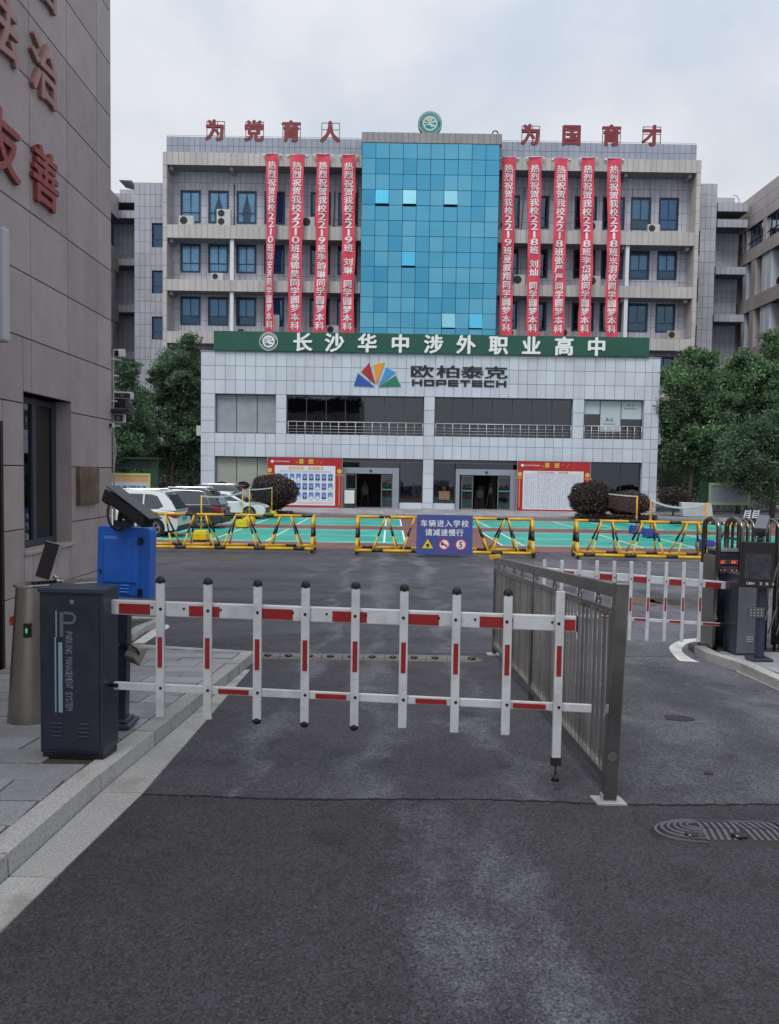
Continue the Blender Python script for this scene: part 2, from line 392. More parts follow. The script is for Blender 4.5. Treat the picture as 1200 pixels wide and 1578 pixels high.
# courts ------------------------------------------------------------
M_red = mat('court_red', (0.17, 0.075, 0.062), 0.55, var=.25, vscale=.9, dirt=.5, dscale=.6, bump=.3, bscale=60, rvar=.2)
M_green = mat('court_green', (0.02, 0.36, 0.28), 0.42, var=.14, vscale=.7, dirt=.6, dscale=.45, dcol=(.03, .17, .15), bump=.3, bscale=60, rvar=.15)
M_line = mat('court_line', (0.72, 0.75, 0.74), 0.6, var=.1, vscale=8, dirt=.4, dscale=3, dcol=(.2, .35, .3))
mb = MB(); mb.quad((-24, 24.2, ZY + .004), (24, 24.2, ZY + .004), (24, 43.2, ZY + .004), (-24, 43.2, ZY + .004))
tag(mb.build('sports_ground', M_red), kind='structure')
for (x0, x1, y0, y1) in ((-20, .62, 26.3, 32.7), (3.95, 18, 26.0, 32.6), (-20, .62, 35.0, 41.0), (3.95, 18, 35.0, 41.0)):
    mb = MB(); mb.quad((x0, y0, ZY + .008), (x1, y0, ZY + .008), (x1, y1, ZY + .008), (x0, y1, ZY + .008))
    c = tag(mb.build('badminton_court', M_green), kind='structure')
    ml = MB(); zz = ZY + .012
    def line(a, b, c_, d): ml.quad((a, b, zz), (c_, b, zz), (c_, d, zz), (a, d, zz))
    s = 1 if x0 > 0 else -1; e = x0 if s > 0 else x1
    line(x0 + .0, y0 + .05, x1, y0 + .12); line(x0, y1 - .12, x1, y1 - .05)
    ym = (y0 + y1) / 2
    line(min(e + s * .8, e + s * 5), ym - .035, max(e + s * .8, e + s * 5), ym + .035)
    for d in (.04, .8, 5.0, 6.98, 9, 13.2): line(e + s * d - .035, y0 + .05, e + s * d + .035, y1 - .05)
    line(min(e, e + s * 13), y0 + .5, max(e, e + s * 13), y0 + .56); line(min(e, e + s * 13), y1 - .56, max(e, e + s * 13), y1 - .5)
    ml.build('court_line', M_line, c)

# white painted lines near the gate ---------------------------------
M_paint = mat('road_paint', (0.62, 0.62, 0.60), 0.7, var=.12, vscale=12, dirt=.55, dscale=5, dcol=(.08, .08, .085))
mb = MB(); ctl_o = [G(1080, 984), G(1052, 986), G(1033, 995), G(1033, 1004), G(1047, 1019)]; ctl_i = [G(1080, 989), G(1062, 991), G(1051, 999), G(1054, 1008), G(1078, 1021)]
def cr(ps, n=6):
    r = []
    for i in range(len(ps) - 1):
        p0 = ps[max(i - 1, 0)]; p1 = ps[i]; p2 = ps[i + 1]; p3 = ps[min(i + 2, len(ps) - 1)]
        for j in range(n):
            t = j / n; r.append(0.5 * ((2 * p1) + (p2 - p0) * t + (2 * p0 - 5 * p1 + 4 * p2 - p3) * t * t + (3 * p1 - p0 - 3 * p2 + p3) * t ** 3))
    return r + [ps[-1]]
a = cr(ctl_o); b = cr(ctl_i)
for i in range(len(a) - 1):
    q = [a[i], a[i + 1], b[i + 1], b[i]]
    mb.quad(*[(p.x, p.y, zr(p.y) + .005) for p in q])
tag(mb.build('painted_curve', M_paint), kind='structure')
mb = MB()
q = [G(203, 992), G(222, 992), G(261, 967), G(259, 963), G(246, 963)]
mb._add([(p.x, p.y, zr(p.y) + .005) for p in q], [(0, 1, 2, 3, 4)])
q = [G(200, 961), G(200, 963.5), G(246, 965), G(246, 962.5)]
mb._add([(p.x, p.y, zr(p.y) + .005) for p in q], [(0, 1, 2, 3)])
tag(mb.build('painted_edge_line', M_paint), kind='structure')

# ================================================================== LEFT PAVEMENT
M_slab = mat('granite_slab', (0.27, 0.275, 0.29), 0.75, var=.38, vscale=95, rnd='object', rndamt=.22, dirt=.45, dscale=1.3, dcol=(.10, .095, .09), bump=.5, bscale=180)
M_kerb = mat('kerb_stone', (0.37, 0.37, 0.36), 0.8, var=.38, vscale=95, rnd='object', rndamt=.14, dirt=.65, dscale=2.6, dcol=(.13, .12, .10), bump=.6, bscale=150)
M_joint = mat('joint_dirt', (0.03, 0.028, 0.026), 0.95)
PV = .12
kb = [(-2.06, 0.5), (-1.845, 3.5), (-1.775, 4.46), (-1.745, 6.1), (-1.695, 9.2)]      # top outer edge of the kerb
def kx(y):
    for (x0, y0), (x1, y1) in zip(kb[:-1], kb[1:]):
        if y <= y1: return x0 + (x1 - x0) * (y - y0) / (y1 - y0)
    return kb[-1][0] + (y - 9.2) * .016
pav = tag(bpy.data.objects.new('left_pavement', None), kind='structure'); COL.objects.link(pav)
ORG[pav.name] = Vector((0, 0, 0))
mb = MB()                                    # bedding under the slabs
YY = [0.5, 2, 3.5, 4.5, 6.1, 8, 9.3]
for y0, y1 in zip(YY[:-1], YY[1:]):
    mb.hexa([(-4.15, y0, zr(y0) + .001), (kx(y0) - .02, y0, zr(y0) + .001), (kx(y1) - .02, y1, zr(y1) + .001), (-4.15, y1 + (.5 if y1 > 9 else 0), zr(y1) + .001),
             (-4.15, y0, zr(y0) + PV - .022), (kx(y0) - .02, y0, zr(y0) + PV - .022), (kx(y1) - .02, y1, zr(y1) + PV - .022), (-4.15, y1 + (.5 if y1 > 9 else 0), zr(y1) + PV - .022)])
mb.build('bedding', M_joint, pav)
def xfar(x): return 9.25 + (-1.7 - x) * .27    # far end of the pavement
KW = .15
# kerb stones
y = 0.6
while y < 9.25:
    y1 = min(y + random.choice((.98, 1.0, .62, 1.0)), 9.27); g_ = .004
    mb = MB(); j = random.uniform(-.003, .003)
    g_ = .006
    def kp(yy, inner, top): return (kx(yy) - (KW if inner else 0) + (0 if top else .006) * (0 if inner else 1), yy, zr(yy) + (PV + j if top else -.02))
    mb.hexa([kp(y + g_, 1, 0), kp(y + g_, 0, 0), kp(y1 - g_, 0, 0), kp(y1 - g_, 1, 0), kp(y + g_, 1, 1), kp(y + g_, 0, 1), kp(y1 - g_, 0, 1), kp(y1 - g_, 1, 1)])
    mb.build('kerb_stone', M_kerb, pav, bevel=.006, seg=2); y = y1
# paving slabs: rows across, staggered
row = 0; y = 0.9
while y < 10:
    dy = .295; x = -2.0 - (row % 2) * .31 - random.uniform(0, .03)
    xr = None; x1 = kx(y + dy / 2) - KW - .008
    xs_ = [x1]
    xx = x1 - (.3 if row % 2 else .6)
    while xx > -4.15: xs_.append(xx); xx -= .6
    xs_.append(-4.145)
    for a, b in zip(xs_[1:], xs_[:-1]):
        if b - a < .04: continue
        ya, yb = y + .006, y + dy - .006
        if (a + b) / 2 < -1.6:
            lim = xfar((a + b) / 2) - .01
            if ya > lim - .05: continue
            yb = min(yb, lim)
        # gaps in the paving at the feet of the machines
        if -2.60 < a < -1.9 and 4.45 < y < 4.86: continue
        j = random.uniform(-.004, .004); t = random.uniform(-.003, .003); sk = (kx(y) - kx(y + dy)) * -1
        mb = MB(); z0, z1 = zr(ya) + PV, zr(yb) + PV
        mb.hexa([(a + .006, ya, z0 - .03), (b - .006, ya, z0 - .03), (b - .006, yb, z1 - .03), (a + .006, yb, z1 - .03), (a + .006, ya, z0 + j), (b - .006, ya, z0 + j + t), (b - .006, yb, z1 + j + t), (a + .006, yb, z1 + j)])
        mb.build('paving_slab', M_slab, pav, bevel=.004)
    y += dy; row += 1
# end kerb at the far edge
for a, b in ((-1.70, -2.5), (-2.505, -3.3), (-3.305, -4.14)):
    mb = MB(); ya, yb = xfar(a), xfar(b)
    mb.hexa([(b, yb + .01, ZY - .02), (a, ya + .01, ZY - .02), (a, ya + .13, ZY - .02), (b, yb + .13, ZY - .02), (b, yb + .01, zr(yb) + PV), (a, ya + .01, zr(ya) + PV), (a, ya + .13, zr(ya) + PV), (b, yb + .13, zr(yb) + PV)])
    mb.build('kerb_stone', M_kerb, pav, bevel=.006)
# channel stones beside the kerb
gx = lambda y: -1.905 + .08 * y if y < 4.5 else -1.5 - .0296 * (y - 4.5)
gx = lambda y: (-1.93 + (y - 0) * .09) if y < 3.2 else (-1.642 + (y - 3.2) * .108 if y < 4.5 else -1.5 - .0296 * (y - 4.5))
y = 0.45
for ln in (1.1, .98, 1.02, .98, 1.0, .9, .95, .8, 1.0):
    y1 = min(y + ln, 8.75)
    if y >= 8.7: break
    mb = MB(); q = [(kx(y) + .012, y + .005), (gx(y), y + .005), (gx(y1), y1 - .005), (kx(y1) + .012, y1 - .005)]
    if q[1][0] - q[0][0] < .03: break
    j = random.uniform(0, .004)
    mb.hexa([(a, b, zr(b) - .02) for a, b in q] + [(a, b, zr(b) + .009 + j) for a, b in q])
    mb.build('channel_stone', M_kerb, pav, bevel=.003); y = y1
# dirt in the gap at the foot of the barrier box
M_dirt = mat('soil_dirt', (0.06, 0.05, 0.038), .95, var=.3, vscale=20, bump=1, bscale=50)
# small planter kerb beyond the corner
kp_ = tag(bpy.data.objects.new('corner_kerb', None), kind='structure'); COL.objects.link(kp_); ORG[kp_.name] = Vector((0, 0, 0))
a = G(198, 988, 0); b = G(216, 975, 0); c = G(240, 966, 0); d = G(246, 962, 0); e = G(196, 961, 0)
ch = [a, b, c, d, e]
for p, q in zip(ch[:-1], ch[1:]):
    mb = MB(); mb.bar((p.x, p.y, zr(p.y) + .05), (q.x, q.y, zr(q.y) + .05), .14, .11); mb.build('kerb_stone', M_kerb, kp_, bevel=.01)
mb = MB(); pl = [(p.x, p.y) for p in ch] + [(-4.6, 12.3), (-4.6, 10.6)]
mb._add([(x, y, ZY + .06) for x, y in pl], [tuple(range(len(pl)))]); mb.build('soil', M_dirt, kp_)

# ================================================================== RIGHT PAVEMENT
pr = tag(bpy.data.objects.new('right_pavement', None), kind='structure'); COL.objects.link(pr); ORG[pr.name] = Vector((0, 0, 0))
ka = G(1094, 1004, PV); kb2 = G(1140, 1021, PV); kc = G(1200, 1047, PV)
edge = [(4.30, 10.35), (4.31, 10.0), (kb2.x, kb2.y), (kc.x, kc.y), (kc.x + .03, 6.0), (kc.x + .1, 3.0)]
mb = MB(); far = 10.6
inner = [(x + .16, y) for x, y in edge]
for (a0, a1), (b0, b1) in zip(inner[:-1], inner[1:]):
    mb.hexa([(b0, b1, zr(b1)), (9, b1, zr(b1)), (9, a1, zr(a1)), (a0, a1, zr(a1)), (b0, b1, zr(b1) + PV - .01), (9, b1, zr(b1) + PV - .01), (9, a1, zr(a1) + PV - .01), (a0, a1, zr(a1) + PV - .01)])
mb.build('bedding', M_joint, pr)
for (a0, a1), (b0, b1) in zip(edge[:-1], edge[1:]):
    n = max(1, round(abs(a1 - b1) / .9))
    for i in range(n):
        t0, t1 = i / n, (i + 1) / n; p = (a0 + (b0 - a0) * t0, a1 + (b1 - a1) * t0); q = (a0 + (b0 - a0) * t1, a1 + (b1 - a1) * t1)
        mb = MB(); mb.hexa([(q[0], q[1] + .004, zr(q[1]) - .02), (q[0] + .15, q[1] + .004, zr(q[1]) - .02), (p[0] + .15, p[1], zr(p[1]) - .02), (p[0], p[1], zr(p[1]) - .02),
                            (q[0], q[1] + .004, zr(q[1]) + PV), (q[0] + .15, q[1] + .004, zr(q[1]) + PV), (p[0] + .15, p[1], zr(p[1]) + PV), (p[0], p[1], zr(p[1]) + PV)])
        mb.build('kerb_stone', M_kerb, pr, bevel=.007)
y = 6.2
while y < 9.9:
    x = max([a for a, b in edge]) + .17 if y < 8 else 4.50
    while x < 7:
        mb = MB(); ya, yb = y + .004, y + .291
        mb.hexa([(x + .004, ya, zr(ya) + PV - .03), (x + .596, ya, zr(ya) + PV - .03), (x + .596, yb, zr(yb) + PV - .03), (x + .004, yb, zr(yb) + PV - .03),
                 (x + .004, ya, zr(ya) + PV), (x + .596, ya, zr(ya) + PV), (x + .596, yb, zr(yb) + PV), (x + .004, yb, zr(yb) + PV)])
        mb.build('paving_slab', M_slab, pr, bevel=.004); x += .6
    y += .295
mb = MB(); q = [G(1133, 1035), G(1146, 1032), G(1215, 1061), G(1215, 1072)]
mb._add([(p.x, p.y, zr(p.y) + .006) for p in q], [(0, 1, 2, 3)]); mb.build('channel_stone', M_kerb, pr)

# ================================================================== LEFT BUILDING (gatehouse with stone panels)
XW = -4.15; YE = 11.13
M_panel = mat('brown_stone', (0.345, 0.295, 0.295), 0.5, var=.10, vscale=3, rnd='object', rndamt=.10, dirt=.5, dscale=.9, dcol=(.40, .36, .35), bump=.25, bscale=220, streak=True)
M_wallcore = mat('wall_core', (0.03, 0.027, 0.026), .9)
gh = thing('gatehouse', 'brown stone clad building at the left edge with red lettering and one tall window', 'building', (-8, 6, ZY))
corner_y = [-60, 24, 104, 184, 263, 342, 419, 495, 570.7, 648, 721, 795, 872, 950]
zj = [PX(172.5, yy, XW).z for yy in corner_y]
WIN = (8.47, 9.73, PX(110, 836, XW).z, PX(110, 620, XW).z)
DOOR = (5.9, 8.02, -.5, PX(5, 650, XW).z)
yj = [8.67 + .985 * k for k in range(-9, 2)] + [10.62]
holes = [WIN, DOOR]
zbase = lambda y: zr(y) + PV
for (a, b, c, d) in cells(-1.5, YE, -.45, 11.0, yj, sorted(zj), holes, .03):
    mb = MB(); g_ = .006
    mb.box(XW - .03, XW, a + g_, b - g_, c + g_, d - g_)
    mb.build('stone_panel', M_panel, gh, bevel=.0035)
mb = MB()
for (a, b, c, d) in cells(-1.5, YE - .02, -.6, 11.0, [], [], holes, .01): mb.quad((XW - .025, a, c), (XW - .025, b, c), (XW - .025, b, d), (XW - .025, a, d))
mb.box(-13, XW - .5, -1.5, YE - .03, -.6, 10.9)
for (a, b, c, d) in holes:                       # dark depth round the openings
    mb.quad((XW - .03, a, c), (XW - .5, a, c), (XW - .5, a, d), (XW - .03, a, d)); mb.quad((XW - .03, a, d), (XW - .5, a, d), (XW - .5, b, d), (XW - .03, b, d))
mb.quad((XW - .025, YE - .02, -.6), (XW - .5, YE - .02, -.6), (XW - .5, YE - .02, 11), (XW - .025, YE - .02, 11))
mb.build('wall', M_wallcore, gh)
mb = MB(); mb.box(-13, XW, -1.5, YE, 11.0, 11.3); mb.build('roof', M_panel, gh)
# stone returns round the end of the wall and in the window opening
mb = MB()
for i, (za, zb) in enumerate(zip(sorted(zj)[:-1], sorted(zj)[1:])): mb.box(-13, XW - .002, YE - .015, YE + .012, za + .006, zb - .006)
mb.build('end_cladding', M_panel, gh)
M_frame = mat('window_frame_grey', (0.05, 0.06, 0.08), .4, metal=.3)
M_gl = glassmat('dark_window_glass', (.16, .19, .2), (.8, .85, .9), .10, .02)
M_glc = glassmat('clear_glass', (.86, .9, .9), (.9, .95, 1), .04, .02)
ya, yb, za, zb = WIN
mb = MB(); D = .20
mb.quad((XW, yb, za), (XW - D, yb, za), (XW - D, yb, zb), (XW, yb, zb)); mb.quad((XW, ya, za), (XW - D, ya, za), (XW - D, ya, zb), (XW, ya, zb))
mb.quad((XW, ya, zb), (XW - D, ya, zb), (XW - D, yb, zb), (XW, yb, zb)); mb.build('window_reveal', M_panel, gh)
wf = MB(); xf = XW - D
for a, b in ((ya, ya + .07), (yb - .07, yb - .003), (9.10, 9.19)): wf.box(xf - .06, xf, a, b, za + .01, zb - .002)
for c, d in ((za + .012, za + .09), (zb - .09, zb - .012)): wf.box(xf - .055, xf - .004, ya + .071, yb - .071, c, d)
wfo = wf.build('window', M_frame, gh, bevel=.004)
mb = MB(); mb.box(xf - .035, xf - .03, ya + .05, yb - .05, za + .05, zb - .05); mb.build('pane', M_gl, wfo)
mb = MB(); mb.box(XW - D + .001, XW + .035, ya - .02, yb + .03, za - .035, za + .008); mb.build('window_sill', mat('sill_stone', (.34, .31, .29), .7, var=.1), wfo, bevel=.004)
mb = MB(); mb.box(xf - .30, xf - .28, 9.22, 9.32, 2.0, 2.42); mb.build('paper_notice', mat('paper', (.7, .7, .7), .8), wfo)
mb = MB()                                    # room behind the window
x0 = XW - .49
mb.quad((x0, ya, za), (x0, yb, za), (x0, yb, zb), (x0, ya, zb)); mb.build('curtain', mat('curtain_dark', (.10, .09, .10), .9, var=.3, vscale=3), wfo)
# door opening at the near edge
mb = MB(); ya, yb, za, zb = DOOR
mb.box(XW - .2, XW + .002, yb - .05, yb - .001, zbase(8) + .01, zb); mb.box(XW - .2, XW + .002, ya, yb - .051, zb - .06, zb - .001)
df = mb.build('door', mat('door_bronze', (.035, .027, .024), .4, metal=.5), gh, bevel=.004)
mb = MB(); mb.box(XW - .12, XW - .08, ya, yb - .052, zbase(8) + .01, zb - .062); mb.build('door_leaf', mat('door_bronze2', (.03, .024, .022), .45, metal=.4), df)
# plaque
py0, py1 = PX(117, 740, XW).y, PX(147, 740, XW).y; pz0, pz1 = PX(132, 777, XW).z, PX(132, 720, XW).z
mb = MB(); mb.box(XW + .002, XW + .055, py0, py1, pz0, pz1)
tag(mb.build('wall_plaque', mat('plaque_bronze', (.15, .115, .075), .42, metal=.35, var=.5, vscale=5, dirt=.8, dscale=4, dcol=(.12, .05, .035), streak=True), bevel=.004), 'weathered brown metal plaque fixed to the stone wall beside the tall window', 'plaque')
# red letters standing proud of the wall
M_letter = mat('red_letter', (0.27, 0.045, 0.035), .5, var=.12, vscale=4, dirt=.35, dscale=2, dcol=(.32, .14, .12))
M_letterp = mat('faded_letter', (0.34, 0.17, 0.15), .5, var=.12, vscale=4, dirt=.35, dscale=2, dcol=(.30, .22, .2))
ycol1 = PX(64, 110, XW).y; ycol2 = PX(2, 110, XW).y - .04
for ch, pyc, yc, m, lb in (('治', 112, ycol1, M_letterp, 'pale red character of three left dots and a box, upper right on the stone wall'), ('善', 275, ycol1, M_letter, 'deep red character of many level strokes, lower right on the stone wall'),
                       ('法', None, ycol2, M_letterp, 'pale red character cut by the frame edge, upper one on the stone wall'), ('友', None, ycol2, M_letter, 'deep red character cut by the frame edge, lower one on the stone wall'), ('谐', None, ycol1, M_letterp, 'pale red character whose feet show at the very top of the stone wall')):
    z = PX(65, {'治': 112, '善': 275, '法': 112, '友': 275}.get(ch, -40), XW).z
    mb = MB(); put_char(mb, ch, lambda u, v: Vector((XW + .05, yc + u, z + v)), 0, 0, .70, .70, .024, 0, res=3, extr=(-.045, 0, 0), _dn=(1, 0, 0))
    tag(mb.build('wall_letter', m), lb, 'letter', 'red characters on the left wall')
# pale rounded lamp/speaker case sticking out at the frame edge
a = P(9.5, 350, 7.6); b = P(9.5, 527, 7.6)
mb = MB(); mb.box(XW, a.x, 7.55, 7.68, b.z, a.z)
tag(mb.build('wall_speaker', mat('pale_plastic', (.42, .44, .47), .45), bevel=.05, seg=4), 'pale grey rounded case sticking out of the stone wall at the left frame edge', 'speaker')

# ---- surveillance cameras on the corner of the gatehouse
M_white = mat('camera_white', (.55, .56, .56), .4, dirt=.3, dscale=8)
M_black = mat('black_plastic', (.012, .012, .014), .4)
M_dgrey = mat('dark_grey_metal', (.03, .034, .045), .4, metal=.4)
M_lens = mat('lens', (.01, .01, .012), .05, spec=.8)
def wallcam(cx, cy, wpx, hpx, Y, style, label):
    p = P(cx, cy, Y); s = Y / F; w_, h_ = wpx * s, hpx * s
    t = thing('security_camera', label, 'camera', p, 'cameras on the corner of the stone building')
    mb = MB(); mb.xf = Matrix.Translation(p) @ Matrix.Rotation(R_(style[1]), 4, 'Z') @ Matrix.Rotation(R_(style[2]), 4, 'X')
    ln = style[0]
    mb.box(-w_ / 2, w_ / 2, 0, ln, -h_ / 2, h_ / 2); mb.build('housing', M_white, t, bevel=min(w_, h_) * .18, seg=2)
    m2 = MB(); m2.xf = mb.xf.copy(); m2.box(-w_ * .43, w_ * .43, -.012, .004, -h_ * .36, h_ * .30); m2.build('face', M_black, t, bevel=.004)
    m3 = MB(); m3.xf = mb.xf.copy(); m3.disc((0, -.015, -h_ * .03), min(w_, h_) * .22, 14); m3.build('lens', M_lens, t)
    m4 = MB(); q = mb.xf @ Vector((0, ln * .6, -h_ * .45)); m4.tube([q, q + Vector((0, 0, -.05)), Vector((XW - .02, YE - .02 + .03, q.z - .06))], .014, 8); m4.build('bracket', M_white, t)
    return t
wallcam(178, 544, 12, 12, 11.25, (.16, -20, 8), 'small white camera topmost on the corner pole of the stone building')
wallcam(178, 583, 14, 11, 11.25, (.24, 62, 0), 'white bullet camera pointing right, second from the top of the corner')
bc = wallcam(188, 609, 27, 11, 11.25, (.32, 12, 4), 'large white camera with a dark open face on the corner of the stone building')
mb = MB(); p = P(185, 621, 11.3); mb.box(p.x - .10, p.x + .09, 11.28, 11.5, p.z - .07, p.z + .07); mb.build('lower_housing', M_black, bc, bevel=.01)
mb = MB(); p = P(188, 633, 11.2); mb.box(p.x - .16, p.x + .14, 11.1, 11.4, p.z - .03, p.z + .02); mb.build('tray', M_dgrey, bc, bevel=.006)
mb = MB(); mb.bar(P(199, 610, 11.45), P(197, 633, 11.45), .03, .03); mb.build('stay', M_white, bc)
wallcam(182, 644, 16, 14, 11.25, (.22, 10, 0), 'dark faced camera with a white hood, lowest but one on the corner')
wallcam(169, 655, 8, 8, 11.05, (.10, 0, 0), 'tiny white camera fixed flat to the corner, lowest of them')
mb = MB(); pts = [P(171.5, 552, 11.22), P(173, 600, 11.22), P(172.5, 655, 11.22), P(177, 680, 11.24), P(178, 700, 11.24), P(175, 722, 11.22), P(176.5, 760, 11.22), P(177, 800, 11.22), P(177, 960, 11.22)]
mb.tube(cr(pts, 4), .012, 6); mb.tube([P(174.5, 540, 11.2), P(175.5, 960, 11.2)], .012, 6)
tag(mb.build('camera_cable', mat('cable_grey', (.3, .3, .3), .6)), 'grey cable running down the corner below the wall cameras', 'cable')

# ================================================================== NEAR PARKING BARRIER
M_navy = mat('navy_metal', (0.028, 0.034, 0.056), .30, metal=.25, var=.15, vscale=4, dirt=.25, dscale=4, dcol=(.06, .06, .07), rvar=.12, coat=.2)
M_navy2 = mat('navy_top', (0.05, 0.06, 0.09), .35, metal=.3)
M_silver = mat('print_silver', (0.30, 0.42, 0.50), .35, metal=.3)
M_silver2 = mat('print_silver_dim', (0.13, 0.17, 0.21), .4, metal=.3)
p0 = G(61, 1168, PV); p1 = G(150, 1177, PV)
yaw = R_(-3.5); BW = (p1 - p0).length; BD = .235; BH = P(97, 909, p0.y).z - p0.z + .01
t = thing('barrier_box', 'dark navy parking barrier cabinet printed with a large P beside the left kerb', 'barrier cabinet', (p0.x, p0.y, p0.z))
XF = Matrix.Translation((p0.x, p0.y, p0.z)) @ Matrix.Rotation(yaw, 4, 'Z')
def M_(): m = MB(); m.xf = XF.copy(); return m
m = M_(); m.box(.004, BW - .004, .006, BD, .035, BH - .03); m.build('body', M_navy, t, bevel=.006, seg=2)
m = M_(); m.box(-.004, BW + .004, -.006, BD + .004, BH - .028, BH); m.build('top', M_navy2, t, bevel=.006, seg=2)
m = M_(); m.box(.02, BW - .03, -.001, .004, .06, BH - .05); m.build('front_door', M_navy, t, bevel=.002)
m = M_(); m.box(.015, BW - .01, .012, BD - .01, -.06, .034); m.build('plinth', M_black, t)
m = M_(); m.disc((BW * .52, -.004, BH - .085), .013, 16); m.disc((BW * .52, -.005, BH - .085), .016, 16, 0, 'y', .012); m.build('lock', mat('chrome', (.7, .7, .7), .15, metal=1), t)
for cx in (.28, .70):
    for k in range(4):
        m = M_(); m.bar((BW * cx - .035, -.004, .155 + k * .028), (BW * cx + .035, -.004, .155 + k * .028), .014, .009); m.build('vent_slot', mat('vent_navy', (.06, .07, .10), .35, metal=.3), t, bevel=.002)
fn = lambda u, v: XF @ Vector((u, -.0035, v))
m = MB()
S = BH / 265.0                                   # one photograph pixel on the front face
def rect(m, a, b, c, d): m.quad(fn(a, c), fn(b, c), fn(b, d), fn(a, d))
zt = lambda py: BH - (py - 905) * S
XX = lambda px, py: (px - (57 + (py - 905) * .025)) / 87.0 * BW
def rr(m, xa, ya, xb, yb): rect(m, XX(xa, (ya + yb) / 2), XX(xb, (ya + yb) / 2), zt(yb), zt(ya))
rr(m, 81.5, 939, 83.2, 980); rr(m, 82, 980, 84, 1097)
rr(m, 87, 988, 92.5, 1097)
m.build('printed_bars', M_silver, t)
m = MB(); rr(m, 87, 941, 92, 979)
# bowl of the P
cx, cz = XX(101, 950), zt(950); R1, R2 = 9.5 * S, 5.5 * S
for k in range(10):
    a0, a1 = R_(90 - k * 18), R_(90 - (k + 1) * 18)
    m.quad(fn(cx + R2 * math.cos(a0), cz + R2 * math.sin(a0)), fn(cx + R1 * math.cos(a0), cz + R1 * math.sin(a0)), fn(cx + R1 * math.cos(a1), cz + R1 * math.sin(a1)), fn(cx + R2 * math.cos(a1), cz + R2 * math.sin(a1)))
rect(m, XX(92, 942), cx, cz + R2, cz + R1); rect(m, XX(92, 957), cx, cz - R1, cz - R2)
m.build('printed_letter', M_silver2, t)
m = MB(); s = 'PARKING MANAGEMENT SYSTEM'; za, zb = zt(971), zt(1094); n = len(s); xc = XX(101, 1030)
for i, ch in enumerate(s):
    c = za + (zb - za) * (i + .5) / n
    put_char(m, ch, lambda u, v: fn(xc + v, c - u), 0, 0, abs(zb - za) / n * .98, .046, .0, 0)
m.build('printed_words', mat('print_grey', (.20, .23, .26), .4), t)

# boom -----------------------------------------------------------------
M_alu = mat('white_aluminium', (.56, .58, .60), .32, metal=.15, var=.10, vscale=9, dirt=.5, dscale=6, dcol=(.25, .25, .26))
M_red = mat('reflective_red', (.25, .012, .014), .4, var=.12, vscale=14, dirt=.25, dscale=7, dcol=(.22, .06, .05))
M_cap = mat('black_rubber', (.01, .01, .011), .65)
M_bolt = mat('dark_bolt', (.02, .02, .022), .4, metal=.6)
A = P(165, 934.5, 4.97); B = P(887, 961, 4.72); LB = (B - A).length
def boom_thing(name, label, A, B, loc): return thing(name, label, 'boom barrier', loc)
bt = thing('boom_arm', 'near white boom with red stickers and hanging pickets across the entrance lane', 'boom barrier', A)
d = (B - A).normalized(); ang = math.atan2(d.y, d.x)
def YB(px):                                   # depth of the boom's centre line where this column crosses it
    a, b, c = ray(px, 945); k = a / b; t = (k * A.y - A.x) / ((B.x - A.x) - k * (B.y - A.y)); return A.y + t * (B.y - A.y)
def on(px, py, dy=0.0): return P(px, py, YB(px) + dy)
m = MB(); m.bar(A, B, .042, .096); m.build('upper_rail', M_alu, bt, bevel=.006, seg=2)
m = MB(); m.bar(B + d * .001, B + d * .012, .044, .098); m.build('end_cap', M_cap, bt, bevel=.003)
yt = lambda px: 934.5 + 26.5 * (px - 165) / 722.0
for xa, xb in ((183, 231), (291, 338), (404, 451), (512, 565), (628, 676), (739, 790), (866, 886.5)):
    m = MB(); a_, b_ = on(xa, yt(xa) + 2.5, -.0235), on(xb, yt(xb) + 2.5, -.0235); m.bar(a_, b_, .0015, .069); m.build('reflective_sticker', M_red, bt)
LA = P(176, 1056, 4.94); LBp = P(911, 1091.5, 4.71)
yl = lambda px: 1056 + 35.5 * (px - 176) / 735.0
m = MB(); m.bar(LA, LBp, .026, .050); m.build('lower_rail', M_alu, bt, bevel=.004, seg=2)
for xa, xb in ((194, 241), (336, 383), (486, 533), (640, 688), (790, 841)):
    m = MB(); a_, b_ = P(xa, yl(xa) + 1.5, YB(xa) - .035), P(xb, yl(xb) + 1.5, YB(xb) - .035); m.bar(a_, b_, .0015, .032); m.build('reflective_sticker', M_red, bt)
m = MB(); q = P(178, 1056, 4.915); m.bar(q + Vector((-.06, .02, 0)), q + Vector((0, .0, 0)), .02, .02); m.disc(q + Vector((.004, -.004, 0)), .016, 14); m.build('hinge_bolt', M_bolt, bt)
stiles = [(247, 888, 1104, 1, 0), (320, 890, 1108, 1, 0), (396.5, 893, 1117, 1, 1), (470, 895, 1122, 1, 1), (547, 896.5, 1127, 1, 1), (621.5, 900, 1121, 1, 0), (702, 905, 1128, 1, 0), (781, 907, 1132, 1, 0), (861, 911, 1176, 0, 2)]
